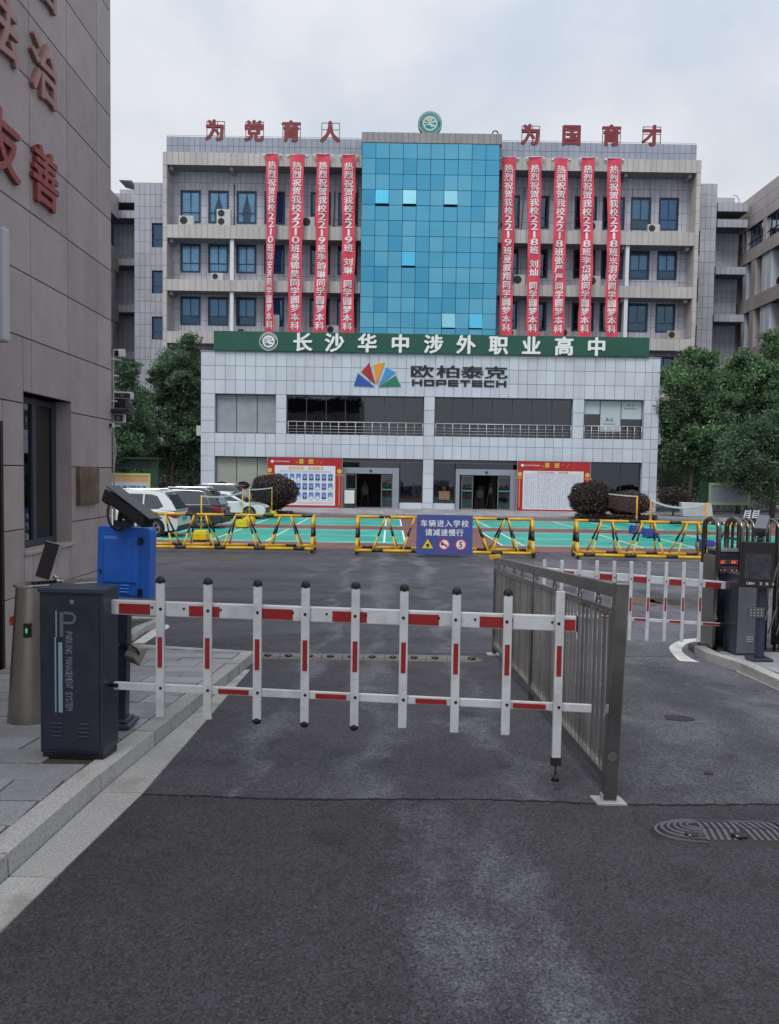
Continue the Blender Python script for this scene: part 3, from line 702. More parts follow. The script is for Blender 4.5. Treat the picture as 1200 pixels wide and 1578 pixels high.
for px, ya, yb, ct, cb in stiles:
    zt_, zb_ = on(px, ya, -.04), P(px, yb, YB(px) - .04); x = on(px, 1000, -.04).x; y = zt_.y; hw = .0275
    m = MB(); m.box(x - hw, x + hw, y - .013, y + .013, zb_.z + (.03 if cb == 1 else 0), zt_.z - (.028 if ct else 0)); pk = m.build('picket', M_alu, bt, bevel=.004, seg=2)
    m = MB(); za_, zc = P(px, 981 + (px - 247) * .022, y).z, P(px, 1028 + (px - 247) * .022, y).z
    m.box(x - hw * .55, x + hw * .55, y - .0155, y - .0135, zc, za_); m.build('reflective_sticker', M_red, pk)
    m = MB()
    if ct:
        m.sphere((x, y, zt_.z - .028), .030, 0, 14, 8, (1, .62, 1)); m.box(x - .0295, x + .0295, y - .016, y + .016, zt_.z - .042, zt_.z - .026); m.build('rubber_cap', M_cap, pk); m = MB()
    if cb == 1: m.sphere((x, y, zb_.z + .03), .030, 0, 14, 8, (1, .62, .9)); m.box(x - .0295, x + .0295, y - .016, y + .016, zb_.z + .026, zb_.z + .038)
    if cb == 2:
        m.box(x - .031, x + .031, y - .018, y + .018, zb_.z - .012, zb_.z + .04); m.tube([(x, y, zb_.z - .01), (x, y, zb_.z - .085)], .006, 8)
        m.tube([(x, y, zb_.z - .075), (x, y, zb_.z - .112)], .008, 12, r2=.028)
    if cb: m.build('rubber_cap' if cb < 2 else 'support_foot', M_cap, pk)
    m = MB()
    for yy in (yt(px) + 1, yl(px) + 1):
        m = MB(); q = P(px, yy, y - .014); m.sphere(q, .0105, 0, 10, 6, (1, .5, 1)); m.build('bolt', M_bolt, pk)
for px in (238, 291 - 4, 344, 455, 507, 568, 623, 680, 736, 793, 855):
    m = MB(); q = P(px - 4, yt(px) - 1, YB(px) - .022); m.sphere(q, .0085, 0, 8, 5, (1, .5, 1)); m.build('bolt', M_bolt, bt)

# ================================================================== STAINLESS FENCE
M_steel = mat('stainless', (.40, .38, .36), .22, metal=1.0, var=.12, vscale=3, rvar=.1, dirt=.15, dscale=6, dcol=(.18, .15, .12))
M_steel_d = mat('stainless_dull', (.33, .32, .31), .34, metal=.9, var=.15, vscale=5, dirt=.25, dscale=5, dcol=(.1, .09, .08))
M_tube = mat('stainless_tube', (.42, .395, .365), .30, metal=.9, var=.2, vscale=3, rnd='object', rndamt=.25)
f0 = G(937, 1236); f1 = Vector((1.47, 10.15, ZY))
HT = P(948, 898, f0.y).z - f0.z
ft = thing('steel_fence', 'long stainless steel lane divider fence of upright bars in the middle of the road', 'fence', f0)
fd = (f1 - f0); FL = fd.length; fh = Vector((fd.x, fd.y, 0)).normalized()
def fp(s, z): q = f0 + fd * s; return Vector((q.x + .028 * z * (1 - s), q.y, zr(q.y) + z))
def post(s, h, w_=.082):
    m = MB(); q = fp(s, 0); e_ = fp(s, h).x - q.x; hx, hy = w_ / 2, min(.035, w_ * .45); m.hexa([(q.x - hx, q.y - hy, q.z + .02), (q.x + hx, q.y - hy, q.z + .02), (q.x + hx, q.y + hy, q.z + .02), (q.x - hx, q.y + hy, q.z + .02), (q.x - hx + e_, q.y - hy, q.z + h), (q.x + hx + e_, q.y - hy, q.z + h), (q.x + hx + e_, q.y + hy, q.z + h), (q.x - hx + e_, q.y + hy, q.z + h)]); return m.build('post', M_steel, ft, bevel=.004)
pst = post(0, HT)
m = MB(); q = fp(0, 0)
m.hexa([(q.x - .085, q.y - .06, q.z + .003), (q.x + .10, q.y - .06, q.z + .003), (q.x + .085, q.y + .06, q.z + .0), (q.x - .10, q.y + .06, q.z + .0), (q.x - .085, q.y - .06, q.z + .014), (q.x + .10, q.y - .06, q.z + .014), (q.x + .085, q.y + .06, q.z + .014), (q.x - .10, q.y + .06, q.z + .014)])
m.box(q.x - .045, q.x + .045, q.y - .03, q.y + .03, q.z + .012, q.z + .05); m.build('base_plate', mat('galvanised', (.45, .45, .44), .5, metal=.5, dirt=.4, dscale=9), pst)
m = MB(); m.disc((q.x + .005, q.y - .038, q.z + .30), .03, 20, 0, 'y'); m.build('seal_disc', M_steel_d, pst)
post(.49, HT - .03, .05); p2 = post(1.0, HT, .06)
m = MB(); q = fp(1, 0); m.box(q.x - .1, q.x + .1, q.y - .07, q.y + .07, q.z, q.z + .012); m.build('base_plate', MATS['galvanised'], p2)
def rail(z, w_, h_, nm):
    m = MB(); m.bar(fp(.012, z), fp(.488, z), w_, h_); m.bar(fp(.492, z), fp(.995, z), w_, h_); m.build(nm, M_steel, ft, bevel=.003)
ZT = HT - .055; Z2 = P(946, 941, f0.y).z - .02; ZB = .14
rail(ZT, .045, .085, 'top_rail'); rail(Z2, .04, .055, 'upper_rail'); rail(ZB, .05, .06, 'bottom_rail')
nb = 50; sb = MB(); ln = Z2 - ZB; sb.box(-.0075, .0075, -.012, .012, 0, ln); bme = sb.mesh('bar', M_tube)
for i in range(nb):
    s = .018 + (.975) * i / (nb - 1)
    if abs(s - .49) < .012: continue
    q = fp(s, ZB); put('bar', bme, q, ft)
for s in (.085, .175, .33, .62, .72, .86, .93):
    m = MB(); a_ = fp(s, Z2 + .02); b_ = fp(s, ZT - .03); m.tube([a_, (a_ + b_) / 2, b_], .019, 12); m.build('spacer', M_steel_d, ft)
m = MB()
for i in range(24): q = fp(.03 + .42 * i / 24, ZB - .045); m.sphere(q + Vector((-.03, 0, 0)), .018, 0, 8, 5)
# small yellow/black knot of tape at the far end of the rail
m = MB(); q = fp(.97, ZT + .02); m.bar(q + Vector((-.12, 0, .03)), q + Vector((.03, 0, .05)), .05, .05); m.build('tape_wrap', mat('yellow_tape', (.55, .33, .03), .5), ft)

# ================================================================== SPEED BUMPS
M_rub = mat('bump_rubber', (.078, .078, .092), .55, var=.3, vscale=10, bump=.3, bscale=80, dirt=.4, dscale=5, dcol=(.13, .12, .12))
M_rubd = mat('bump_dark', (.012, .012, .014), .6)
M_rubd2 = mat('bump_mid', (.13, .125, .12), .8)
M_cat = mat('cat_eye', (.01, .01, .01), .2)
def speed_bump(label, x0, x1, yc, wd, h, capl, capr, modl, zf, grey=None, fine=True):
    t = thing('speed_bump', label, 'speed bump', ((x0 + x1) / 2, yc, zf(yc)))
    mats = [M_rubd2 if grey else M_rubd, grey or M_rub]
    prof = [(-.5, .004), (-.38, .55), (-.16, 1), (.16, 1), (.38, .55), (.5, .004)]
    def zz(v): return zf(yc + v * wd)
    def hv(v):
        for (a, b), (c, d) in zip(prof[:-1], prof[1:]):
            if v <= c: return b + (d - b) * (v - a) / (c - a)
        return 0
    def module(a, b):
        m = MB(); N = len(prof)
        vs = [(x, yc + v * wd, zz(v) + hh * h) for x in (a, b) for v, hh in prof]
        m._add(vs, [(i, N + i, N + i + 1, i + 1) for i in range(N - 1)] + [tuple(range(N)), tuple(reversed(range(N, 2 * N)))])
        if fine:                                      # raised tread ribs: straight, then slanting
            nr = 12; dx = (b - a) / nr
            for k in range(nr):
                xa = a + (k + .25) * dx; sl = 0 if k < 6 else dx * 2.2
                for v0, v1 in ((-.40, -.14), (-.12, .12), (.14, .40)):
                    pa = Vector((min(xa + sl * (.5 - v0 - .5), b - .012), yc + v0 * wd, zz(v0) + hv(v0) * h + .0015)); pb = Vector((min(xa + sl * (.5 - v1 - .5), b - .012), yc + v1 * wd, zz(v1) + hv(v1) * h + .0015))
                    m.bar(pa, pb, dx * .50, .008, 1)
        else:
            for k in range(6):
                xa = a + (b - a) * (k + .3) / 6; m.bar((xa, yc - wd * .36, zz(-.36) + h * .6), (xa + .03, yc - .02, zz(0) + h * 1.02), .026, .008, 1)
        o = m.build('module', mats, t)
        m = MB(); cx_ = a + (b - a) * .42; v = -.30
        m.sphere((cx_, yc + v * wd, zz(v) + hv(v) * h + .002), .040 if fine else .045, 0, 14, 8, (1.15, .75, .5)); m.build('reflector', M_cat, o)
        return o
    n = round((x1 - x0 - capl - capr) / modl); a = x0 + capl
    for k in range(n): module(a + k * modl + .003, a + (k + 1) * modl - .003)
    def cap(xe, r, sgn):
        m = MB(); rings = 7; seg = 16; vs = []
        for j in range(rings + 1):
            q = 1 - j / rings * .9; hh = hv(-.5 + (1 - q) * .5) * h
            for k in range(seg + 1):
                a_ = R_(90 + 180 * k / seg) if sgn < 0 else R_(90 - 180 * k / seg)
                v = q * math.sin(a_) * .5
                vs.append((xe + abs(r) * q * math.cos(a_), yc + v * wd, zz(v) + hh))
        fs = [(j * (seg + 1) + k, j * (seg + 1) + k + 1, (j + 1) * (seg + 1) + k + 1, (j + 1) * (seg + 1) + k) for j in range(rings) for k in range(seg)]
        fs.append(tuple(rings * (seg + 1) + k for k in range(seg + 1)))
        m._add(vs, fs)
        if fine:
            for j in range(1, rings):
                pts = [Vector(vs[j * (seg + 1) + k]) + Vector((0, 0, .002)) for k in range(seg + 1)]
                for p_, q_ in zip(pts[:-1], pts[1:]): m.bar(p_, q_, .016, .010, 1)
        o = m.build('end_cap', mats, t)
        m = MB(); v = -.27; m.sphere((xe + sgn * r * .25, yc + v * wd, zz(v) + hv(v) * h * .8 + .004), .034 if fine else .05, 0, 14, 8, (1.15, .8, .5)); m.build('reflector', M_cat, o)
    cap(x0 + capl, capl, -1)
    if capr: cap(x1 - capr, capr, 1)
a = G(1004, 1283); b = G(1060, 1307); c = G(1080, 1272, .02)
speed_bump('near grey ribbed rubber speed bump with a rounded end, right lane', a.x - .015, a.x + .255 + 5 * .46, (b.y + .02 + .14), .29, .048, .27, 0, .46, lambda y: 0)
a = G(384, 1006); b = G(741, 1015)
M_rubp = mat('bump_pale', (.20, .19, .185), .7, var=.35, vscale=6, dirt=.4, dscale=5, dcol=(.3, .29, .27))
speed_bump('far worn speed bump crossing the lane behind the near boom', a.x, b.x, 9.72, .30, .05, .20, .20, (b.x - a.x - .4) / 10, zr, grey=M_rubp, fine=False)

# ================================================================== TURNSTILE, LEFT
M_brush = mat('brushed_steel', (.36, .335, .30), .36, metal=.95, var=.08, vscale=8, dirt=.2, dscale=4, dcol=(.2, .17, .14), streak=True)
q0 = G(33, 1117, PV); top = P(40, 900, q0.y + .12).z; TH = top - q0.z
tt = thing('turnstile', 'brushed steel turnstile cabinet behind the navy barrier box by the stone wall', 'turnstile', (q0.x, q0.y, q0.z))
ta = R_(32); TXF = Matrix.Translation((q0.x + .0, q0.y + .14, q0.z)) @ Matrix.Rotation(ta, 4, 'Z')
def capsule(L0, L1, r, n=12): return [(L0 + r * math.cos(R_(90 + 180 * k / n)), r * math.sin(R_(90 + 180 * k / n))) for k in range(n + 1)] + [(L1 + r * math.cos(R_(-90 + 180 * k / n)), r * math.sin(R_(-90 + 180 * k / n))) for k in range(n + 1)]
lo = capsule(.0, .42, .165); hi = capsule(.02, .44, .115)
m = MB(); m.xf = TXF.copy(); n = len(lo)
m._add([(x, y, 0) for x, y in lo] + [(x, y, TH - .02) for x, y in hi], [(i, (i + 1) % n, n + (i + 1) % n, n + i) for i in range(n)], 0, True); m.build('cabinet', M_brush, tt)
m = MB(); m.xf = TXF.copy(); tp = capsule(.01, .45, .122); m.slab(tp, TH - .02, TH); tpo = m.build('top_plate', mat('top_steel', (.5, .5, .5), .22, metal=.9), tt, bevel=.003)
m = MB(); m.xf = TXF.copy(); m.slab([(.02, -.07), (.24, -.07), (.24, .07), (.02, .07)], TH + .0005, TH + .003); m.build('card_reader', M_lens, tpo)
m = MB(); m.xf = TXF.copy()
m.hexa([(.10, -.172, .28), (.40, -.172, .28), (.40, -.15, .28), (.10, -.15, .28), (.10, -.135, TH - .12), (.40, -.135, TH - .12), (.40, -.12, TH - .12), (.10, -.12, TH - .12)]); m.build('side_panel', M_brush, tt, bevel=.008)
q = P(40.5, 972, q0.y - .02)
m = MB(); m.box(q.x - .026, q.x + .026, q.y, q.y + .03, q.z - .055, q.z + .055); dsp = m.build('indicator', M_lens, tt, bevel=.003)
m = MB(); m.prism([(q.x - .006, q.z - .02), (q.x + .006, q.z - .02), (q.x + .006, q.z + .004), (q.x + .012, q.z + .004), (q.x, q.z + .022), (q.x - .012, q.z + .004), (q.x - .006, q.z + .004)], q.y - .002, q.y - .0005)
m.build('green_arrow', mat('led_green', (.05, .3, .08), .5, emis=(.1, .8, .2), estr=.35), dsp)
m = MB(); q = P(20, 957, 6.0); m.hexa([q + Vector(v) for v in ((-.03, 0, -.03), (.03, 0, -.05), (.03, .01, -.05), (-.03, .01, -.03), (-.03, 0, .03), (.03, 0, .05), (.03, .01, .05), (-.03, .01, .03))]); 
tag(m.build('red_flap', mat('flap_red', (.5, .03, .02), .4)), 'small red flap showing left of the steel turnstile', 'flap')
# face terminal on the turnstile
b0 = TXF @ Vector((.22, .02, TH)); ftm = thing('face_terminal', 'tilted face recognition tablet on a short stalk on top of the steel turnstile', 'terminal', b0)
c0 = P(75, 864, 5.93)
m = MB(); m.tube([b0, b0 + Vector((0, 0, .02))], .04, 16); m.tube([b0 + Vector((0, 0, .02)), Vector((c0.x, c0.y + .015, b0.z + .06))], .014, 12); m.build('stalk', M_steel, ftm)
R1 = Matrix.Translation(c0) @ Matrix.Rotation(R_(-18), 4, 'Z') @ Matrix.Rotation(R_(9), 4, 'Y') @ Matrix.Rotation(R_(-14), 4, 'X')
m = MB(); m.xf = R1; m.box(-.075, .075, -.012, .012, -.15, .15); m.build('case', mat('alu_case', (.5, .5, .52), .3, metal=.7), ftm, bevel=.008, seg=2)
m = MB(); m.xf = R1; m.box(-.071, .066, -.0145, -.0125, -.143, .143); m.build('screen', M_lens, ftm)

# ================================================================== BLUE BOX ON A POLE + PLATE CAMERA
M_blue = mat('blue_paint', (.014, .115, .50), .38, var=.1, vscale=5, dirt=.2, dscale=6, dcol=(.01, .04, .16), coat=.15)
M_blue_hi = mat('blue_highlight', (.05, .24, .66), .38, coat=.15)  # lit copy of the blue, paints the highlights on the vent slots
g0 = G(183, 1130, PV); YP = 5.66
pt = thing('display_pole', 'dark pole carrying a blue steel box behind the near boom', 'display post', g0)
m = MB(); x0 = P(183, 1120, YP).x; zt_ = P(190, 925, YP).z
xt = P(188, 940, YP).x
m.hexa([(x0 - .062, YP - .05, g0.z), (x0 + .062, YP - .05, g0.z), (x0 + .062, YP + .05, g0.z), (x0 - .062, YP + .05, g0.z), (xt - .062, YP - .05, zt_), (xt + .062, YP - .05, zt_), (xt + .062, YP + .05, zt_), (xt - .062, YP + .05, zt_)])
m.build('pole', M_navy, pt, bevel=.01, seg=2)
m = MB(); m.box(x0 - .12, x0 + .12, YP - .12, YP + .12, g0.z, g0.z + .035); m.box(x0 - .09, x0 + .09, YP - .09, YP + .09, g0.z + .036, g0.z + .06); m.build('pole_foot', mat('foot_grey', (.06, .075, .11), .4, metal=.3), pt, bevel=.015, seg=2)
xa, xb = P(148.5, 870, 5.55).x, P(232, 870, 5.55).x; zb_, zt2 = P(190, 921, 5.55).z, P(190, 812, 5.55).z
bxf = Matrix.Translation(((xa + xb) / 2, 5.55, (zb_ + zt2) / 2)) @ Matrix.Rotation(R_(-3), 4, 'Z') @ Matrix.Rotation(R_(1.2), 4, 'Y')
W2, H2 = (xb - xa) / 2, (zt2 - zb_) / 2
m = MB(); m.xf = bxf; m.prism([(x, z) for x, z in
    [(-W2 + .03 + .03 * math.cos(R_(a)), H2 - .03 + .03 * math.sin(R_(a))) for a in (180, 150, 120, 90)] + [(W2 - .03 + .03 * math.cos(R_(a)), H2 - .03 + .03 * math.sin(R_(a))) for a in (90, 60, 30, 0)] + [(W2, -H2), (-W2, -H2)]][::-1], 0, .12)
bb = m.build('blue_case', M_blue, pt, bevel=.008, seg=2)
m = MB(); m.xf = bxf; m.box(-W2 + .025, W2 - .075, -.008, .0, -H2 + .02, H2 - .045); m.build('case_door', M_blue, bb, bevel=.006, seg=2)
m = MB(); m.xf = bxf
x_, X_ = -W2 + .06, W2 - .105; z_, Z_ = -H2 + .12, H2 - .09
m.hexa([(x_, -.022, z_), (X_, -.022, z_), (X_ + .015, -.008, z_ - .015), (x_ - .015, -.008, z_ - .015), (x_, -.022, Z_), (X_, -.022, Z_), (X_ + .015, -.008, Z_ + .022), (x_ - .015, -.008, Z_ + .022)]); m.build('door_panel', M_blue, bb, bevel=.002)
for k in range(3):
    for xx in (-.085, .015):
        m = MB(); m.xf = bxf; m.bar((xx - .035, -.012, -H2 + .045 + k * .025), (xx + .035, -.012, -H2 + .045 + k * .025), .014, .010); m.build('vent_slot', M_blue_hi, bb, bevel=.003)
for zz_ in (H2 - .10, -H2 + .05):
    m = MB(); m.xf = bxf; m.box(W2 - .085, W2 - .055, -.02, -.001, zz_ - .022, zz_ + .022); m.box(W2 - .078, W2 - .062, -.028, -.0201, zz_ - .03, zz_ + .03); m.build('hinge', M_black, bb)
m = MB(); m.xf = bxf; m.tube([(-W2 + .03, -.012, -.06), (-W2 + .03, -.02, -.06)], .008, 10); m.tube([(-W2 + .03, -.014, -.06), (-W2 + .035, -.014, -.095)], .004, 6); m.build('latch', M_black, bb)
# number plate camera
a_ = P(172, 764, 5.48); b_ = P(233, 807, 5.24)
ct = thing('plate_camera', 'black hooded number plate camera tilted down on top of the blue box', 'camera', P(190, 812, 5.5))
dd = (b_ - a_).normalized(); nrm = Vector((0, 0, 1)); 
m = MB(); m.bar(a_ + dd * .02, b_ - dd * .03, .095, .09); m.build('housing', M_black, ct, bevel=.012, seg=2)
upv = dd.cross(nrm).cross(dd).normalized() * 1.0
m = MB(); m.bar(a_ - dd * .02 + upv * .068, b_ + dd * .03 + upv * .052, .110, .010); m.build('sun_hood', mat('hood_grey', (.03, .033, .042), .45), ct, bevel=.003)
m = MB(); m.bar(a_ - dd * .045 - upv * .01, a_ + dd * .03 - upv * .01, .10, .105); m.build('rear_cover', M_black, ct, bevel=.025, seg=3)
m = MB(); q = a_ - dd * .03; m.tube([q + Vector((.0, -.05, .02)), q + Vector((0, -.062, .02))], .014, 12); m.build('connector', M_dgrey, ct)
j = P(190, 812, 5.5); k1 = P(196, 797, 5.44); k2 = P(203, 785, 5.38)
m = MB(); m.box(j.x - .06, j.x + .07, j.y - .04, j.y + .04, j.z - .0, j.z + .05); m.tube([j + Vector((-.03, 0, .03)), P(184, 797, 5.46), P(188, 780, 5.4)], .016, 8); m.tube([j + Vector((.05, 0, .03)), k1 + Vector((.05, 0, 0)), k2 + Vector((.03, 0, 0))], .016, 8)
m.tube([P(184, 800, 5.46), P(190, 795, 5.44), P(206, 806, 5.44)], .02, 8); m.build('bracket', M_black, ct, bevel=.002)
m = MB(); pts = [P(169, 775, 5.45), P(166, 787, 5.42), P(167, 800, 5.40), P(172, 811, 5.40), P(181, 817, 5.44), P(189, 815, 5.48)]; m.tube(cr(pts, 5), .010, 8); m.build('cable', M_cap, ct)
# floodlight clamped to the pole
sl = thing('floodlight', 'small grey floodlight seen from behind clamped to the dark pole', 'floodlight', P(200, 1003, 5.66))
c0 = P(206, 1006, 5.60); RX = Matrix.Translation(c0) @ Matrix.Rotation(R_(-25), 4, 'Z') @ Matrix.Rotation(R_(-30), 4, 'X') @ Matrix.Rotation(R_(8), 4, 'Y')
m = MB(); m.xf = RX; m.hexa([(-.05, -.03, -.04), (.05, -.03, -.04), (.085, .03, -.075), (-.085, .03, -.075), (-.05, -.03, .04), (.05, -.03, .04), (.085, .03, .075), (-.085, .03, .075)]); m.build('lamp_body', mat('lamp_grey', (.22, .21, .20), .4, metal=.5), sl, bevel=.008, seg=2)
m = MB(); m.tube([P(186, 994, 5.60), P(200, 993, 5.56), P(210, 1000, 5.53), P(214, 1008, 5.55)], .009, 8); m.tube([P(168, 994, 5.6), P(187, 995, 5.60)], .012, 8); m.build('bracket', M_black, sl)
M_sq = mat('soil_dirt', (.06, .05, .038), .9)
mb = MB(); z0 = zr(4.7) + PV - .008; mb._add([(-2.58, 4.50, zr(4.5) + PV - .010), (-1.93, 4.50, zr(4.5) + PV - .010), (-1.93, 5.14, zr(5.14) + PV - .008), (-2.58, 5.14, zr(5.14) + PV - .008)], [(0, 1, 2, 3)]); mb.build('soil', M_sq, pav)

# ================================================================== RIGHT SIDE OF THE GATE
# far boom
YF = 10.1
fb = thing('boom_arm', 'far white boom with red stickers behind the steel fence, right lane', 'boom barrier', P(1119, 902, YF))
a_, b_ = P(835, 880, YF), P(1119, 902, YF)
yu = lambda px: 880 + 22 * (px - 835) / 284.0
m = MB(); m.bar(a_, b_, .045, .105); m.build('upper_rail', M_alu, fb, bevel=.005)
for xa, xb in ((868, 884), (924, 950), (976, 1001), (1031, 1056), (1087, 1111)):
    m = MB(); m.bar(P(xa, yu(xa) + 1.5, YF - .026), P(xb, yu(xb) + 1.5, YF - .026), .002, .078); m.build('reflective_sticker', M_red, fb)
yl2 = lambda px: 945 + 18 * (px - 835) / 284.0
m = MB(); m.bar(P(835, 945, YF), P(1117, 963, YF), .03, .045); m.build('lower_rail', M_alu, fb, bevel=.004)
for xa, xb in ((925, 945), (977, 1000), (1031, 1054), (1083, 1110)):
    m = MB(); m.bar(P(xa, yl2(xa), YF - .02), P(xb, yl2(xb), YF - .02), .002, .03); m.build('reflective_sticker', M_red, fb)
for i, px in enumerate((839, 866, 893, 920, 946.5, 973, 1000, 1027, 1054, 1080.5)):
    zt_ = P(px, 862.5 + (px - 839) * .018, YF - .04); zb_ = P(px, 984 + (px - 839) * .022, YF - .04)
    m = MB(); m.box(zt_.x - .023, zt_.x + .023, zt_.y - .012, zt_.y + .012, zb_.z, zt_.z); o = m.build('picket', M_alu, fb, bevel=.003)
    m = MB(); m.box(zt_.x - .013, zt_.x + .013, zt_.y - .0145, zt_.y - .0125, P(px, 941, YF).z, P(px, 920, YF).z); m.build('reflective_sticker', M_red, o)
    m = MB(); m.sphere(P(px, yu(px) + 1, YF - .056), .010, 0, 8, 5); m.build('bolt', M_bolt, o)
m = MB(); q = P(1113, 963, YF - .05); m.bar(q + Vector((-.03, 0, 0)), q + Vector((.05, 0, 0)), .05, .05); m.build('hinge_bolt', M_bolt, fb, bevel=.01)
# far barrier box
M_gfront = mat('grey_front', (.15, .16, .185), .38, metal=.35, var=.1, vscale=4, rvar=.1)
g1 = G(1133, 1010, PV); YX = g1.y; xr = P(1166, 950, YX).x; ztp = P(1145, 888, YX).z
rb = thing('barrier_box', 'grey fronted barrier cabinet on the right pavement beside the folding gate', 'barrier cabinet', g1)
m = MB(); m.box(g1.x, xr, YX, YX + .38, g1.z, ztp); m.build('body', M_navy, rb, bevel=.006)
m = MB(); m.box(g1.x + .006, xr - .004, YX - .006, YX - .001, g1.z + .03, ztp - .02); m.build('front_door', M_gfront, rb, bevel=.002)
for k in range(3): m = MB(); m.bar((xr - .13, YX - .009, g1.z + .19 + k * .03), (xr - .04, YX - .009, g1.z + .19 + k * .03), .012, .008); m.build('vent_slot', M_alu, rb)
m = MB(); m.box(g1.x - .005, xr + .005, YX - .005, YX + .385, ztp + .001, ztp + .02); m.build('top', M_navy2, rb, bevel=.004)
# led display cabinet (old boom stand) behind it
YD = 10.35; zg = ZY
lc = thing('display_cabinet', 'black cabinet with a red figure display between the gate and the barrier box', 'display cabinet', (P(1122, 1000, YD).x, YD, zg))
xa, xb = P(1103, 930, YD).x, P(1142, 930, YD).x; zt_ = P(1120, 850, YD).z
m = MB(); m.box(xa, xb, YD, YD + .35, zg, zt_); m.build('body', M_navy, lc, bevel=.006)
m = MB(); m.box(xa - .01, xb + .01, YD - .01, YD + .36, zt_ + .001, zt_ + .03); m.build('top', mat('pale_steel', (.4, .42, .42), .35, metal=.6), lc)
M_led = mat('led_red', (.3, .02, .02), .5, emis=(1, .12, .08), estr=.7)
xw0, xw1 = P(1106, 870, YD).x, P(1139, 870, YD).x
for r_, (ya, yb) in enumerate(((862.5, 869.5), (873, 884))):
    m = MB(); z0, z1 = P(1120, yb, YD).z, P(1120, ya, YD).z
    m.box(xw0 + .01, xw1 - .02, YD - .012, YD - .001, z0, z1); o = m.build('display_panel', mat('panel_dark', (.06, .06, .065), .4), lc, bevel=.002)
    m = MB(); s = '68:  88:' if r_ == 0 else '- -  - -'
    for i, ch in enumerate(s):
        cx_ = xw0 + .03 + (xw1 - xw0 - .07) * i / 7
        if ch != ' ': put_char(m, ch, lambda u, v: Vector((cx_ + u, YD - .0135, (z0 + z1) / 2 + v)), 0, 0, .026, .045 if r_ == 0 else .014, .03)
    m.build('display_figures', M_led, o)
m = MB(); m.box(P(1104, 990, YD).x, P(1122, 990, YD).x, YD - .006, YD - .001, P(1110, 1004, YD).z, P(1110, 984, YD).z); m.build('opening', M_black, lc)
# retractable gate: arches of tube standing one behind the other, running to the right
M_arch = mat('gate_tube', (.19, .18, .17), .25, metal=1.0, var=.15, vscale=4, rnd='object', rndamt=.15)
gt = thing('folding_gate', 'stainless steel retractable gate of arched tubes folded at the right edge', 'gate', (4.6, 10.3, ZY))
def arch(x, ya_, yb_, zt_, z0, r=.024, n=8):
    m = MB(); rad = (yb_ - ya_) / 2; pts = [Vector((x, ya_, z0))]
    for k in range(n + 1):
        a = R_(180 - 180 * k / n); pts.append(Vector((x, (ya_ + yb_) / 2 + rad * math.cos(a), zt_ - rad * .55 + rad * .55 * math.sin(a))))
    pts.append(Vector((x, yb_, z0))); m.tube(pts, r, 8); return m
YA1, YA2 = 10.16, 10.62
x1 = P(1104.5, 900, YA1).x; zg = ZY + .09; zt_ = P(1095, 799, 10.4).z
arch(x1, YA1, YA2, zt_, zg, .037, 10).build('arch', M_arch, gt)
m = MB(); m.box(x1 - .02, x1 + .02, YA1 + .04, YA2 - .04, zg, P(1095, 854, 10.4).z); m.build('head_panel', M_steel, gt, bevel=.004)
m = MB(); m.box(x1 - .16, x1 + .12, YA1 - .1, YA2 + .05, zg - .09, zg); m.build('head_base', mat('base_box', (.1, .09, .08), .5, metal=.5), gt, bevel=.01)
x2 = P(1142, 850, YA1).x; arch(x2, YA1, YA2, zt_, zg, .037, 10).build('arch', M_arch, gt)
m = MB(); m.bar((x2, YA1, zt_ - .28), (x2, YA2, zt_ - .28), .03, .03); m.build('cross_bar', M_arch, gt)
am = arch(0, 0, YA2 - YA1, zt_ - zg, 0, .022, 8).mesh('arch', M_arch)
for k in range(24): put('arch', am, (x2 + .085 + k * .105, YA1 + (k % 2) * .05, zg), gt)
br = MB(); br.bar((0, 0, 0), (.105, .02, .38), .008, .03); brm = br.mesh('scissor_bar', M_steel_d)
for k in range(23):
    for zz_ in (.25, .85): put('scissor_bar', brm, (x2 + .085 + k * .105, YA1 - .03, zg + zz_), gt)
wm = MB(); wm.tube([(0, -.02, .05), (0, .02, .05)], .05, 12); wme = wm.mesh('wheel', M_steel_d)
for k in range(0, 24, 3): put('wheel', wme, (x2 + .085 + k * .105, YA1 - .02, ZY), gt)
# face terminal on a stand
g2 = G(1169, 1018, PV); YT = g2.y
ts = thing('face_terminal', 'large black face recognition screen on a navy stand at the right edge', 'terminal', g2)
m = MB(); x = g2.x; ztp = P(1168, 900, YT).z; m.box(x - .045, x + .045, YT - .04, YT + .04, g2.z + .03, ztp); m.build('stand', M_navy, ts, bevel=.006)
m = MB(); m.box(x - .13, x + .13, YT - .12, YT + .12, g2.z, g2.z + .045); m.build('stand_base', M_navy, ts, bevel=.03, seg=3)
xa, xb = P(1142.5, 870, YT - .1).x, P(1194, 870, YT - .1).x; za, zb = P(1168, 906, YT - .1).z, P(1168, 835, YT - .1).z
TF = Matrix.Translation(((xa + xb) / 2, YT - .1, (za + zb) / 2)) @ Matrix.Rotation(R_(1.5), 4, 'Y'); w2, h2 = (xb - xa) / 2, (zb - za) / 2
m = MB(); m.xf = TF; m.box(-w2, w2, 0, .05, -h2, h2); cs = m.build('case', M_black, ts, bevel=.022, seg=3)
m = MB(); m.xf = TF; m.box(-w2 + .04, w2 - .045, -.004, -.001, -h2 + .11, h2 - .15); m.build('screen', mat('screen_grey', (.045, .048, .055), .15, var=.4, vscale=9), cs)
m = MB(); m.xf = TF
fnT = lambda u, v: TF @ Vector((u, -.0045, v))
for i in range(9): m.quad(*[fnT(-.05 + i * .026 + a, h2 - .13 + b) for a, b in ((0, 0), (.012, 0), (.02, .016), (.008, .016))])
m.xf = None
m.build('camera_strip', mat('strip_grey', (.16, .16, .17), .4), cs)
m = MB()
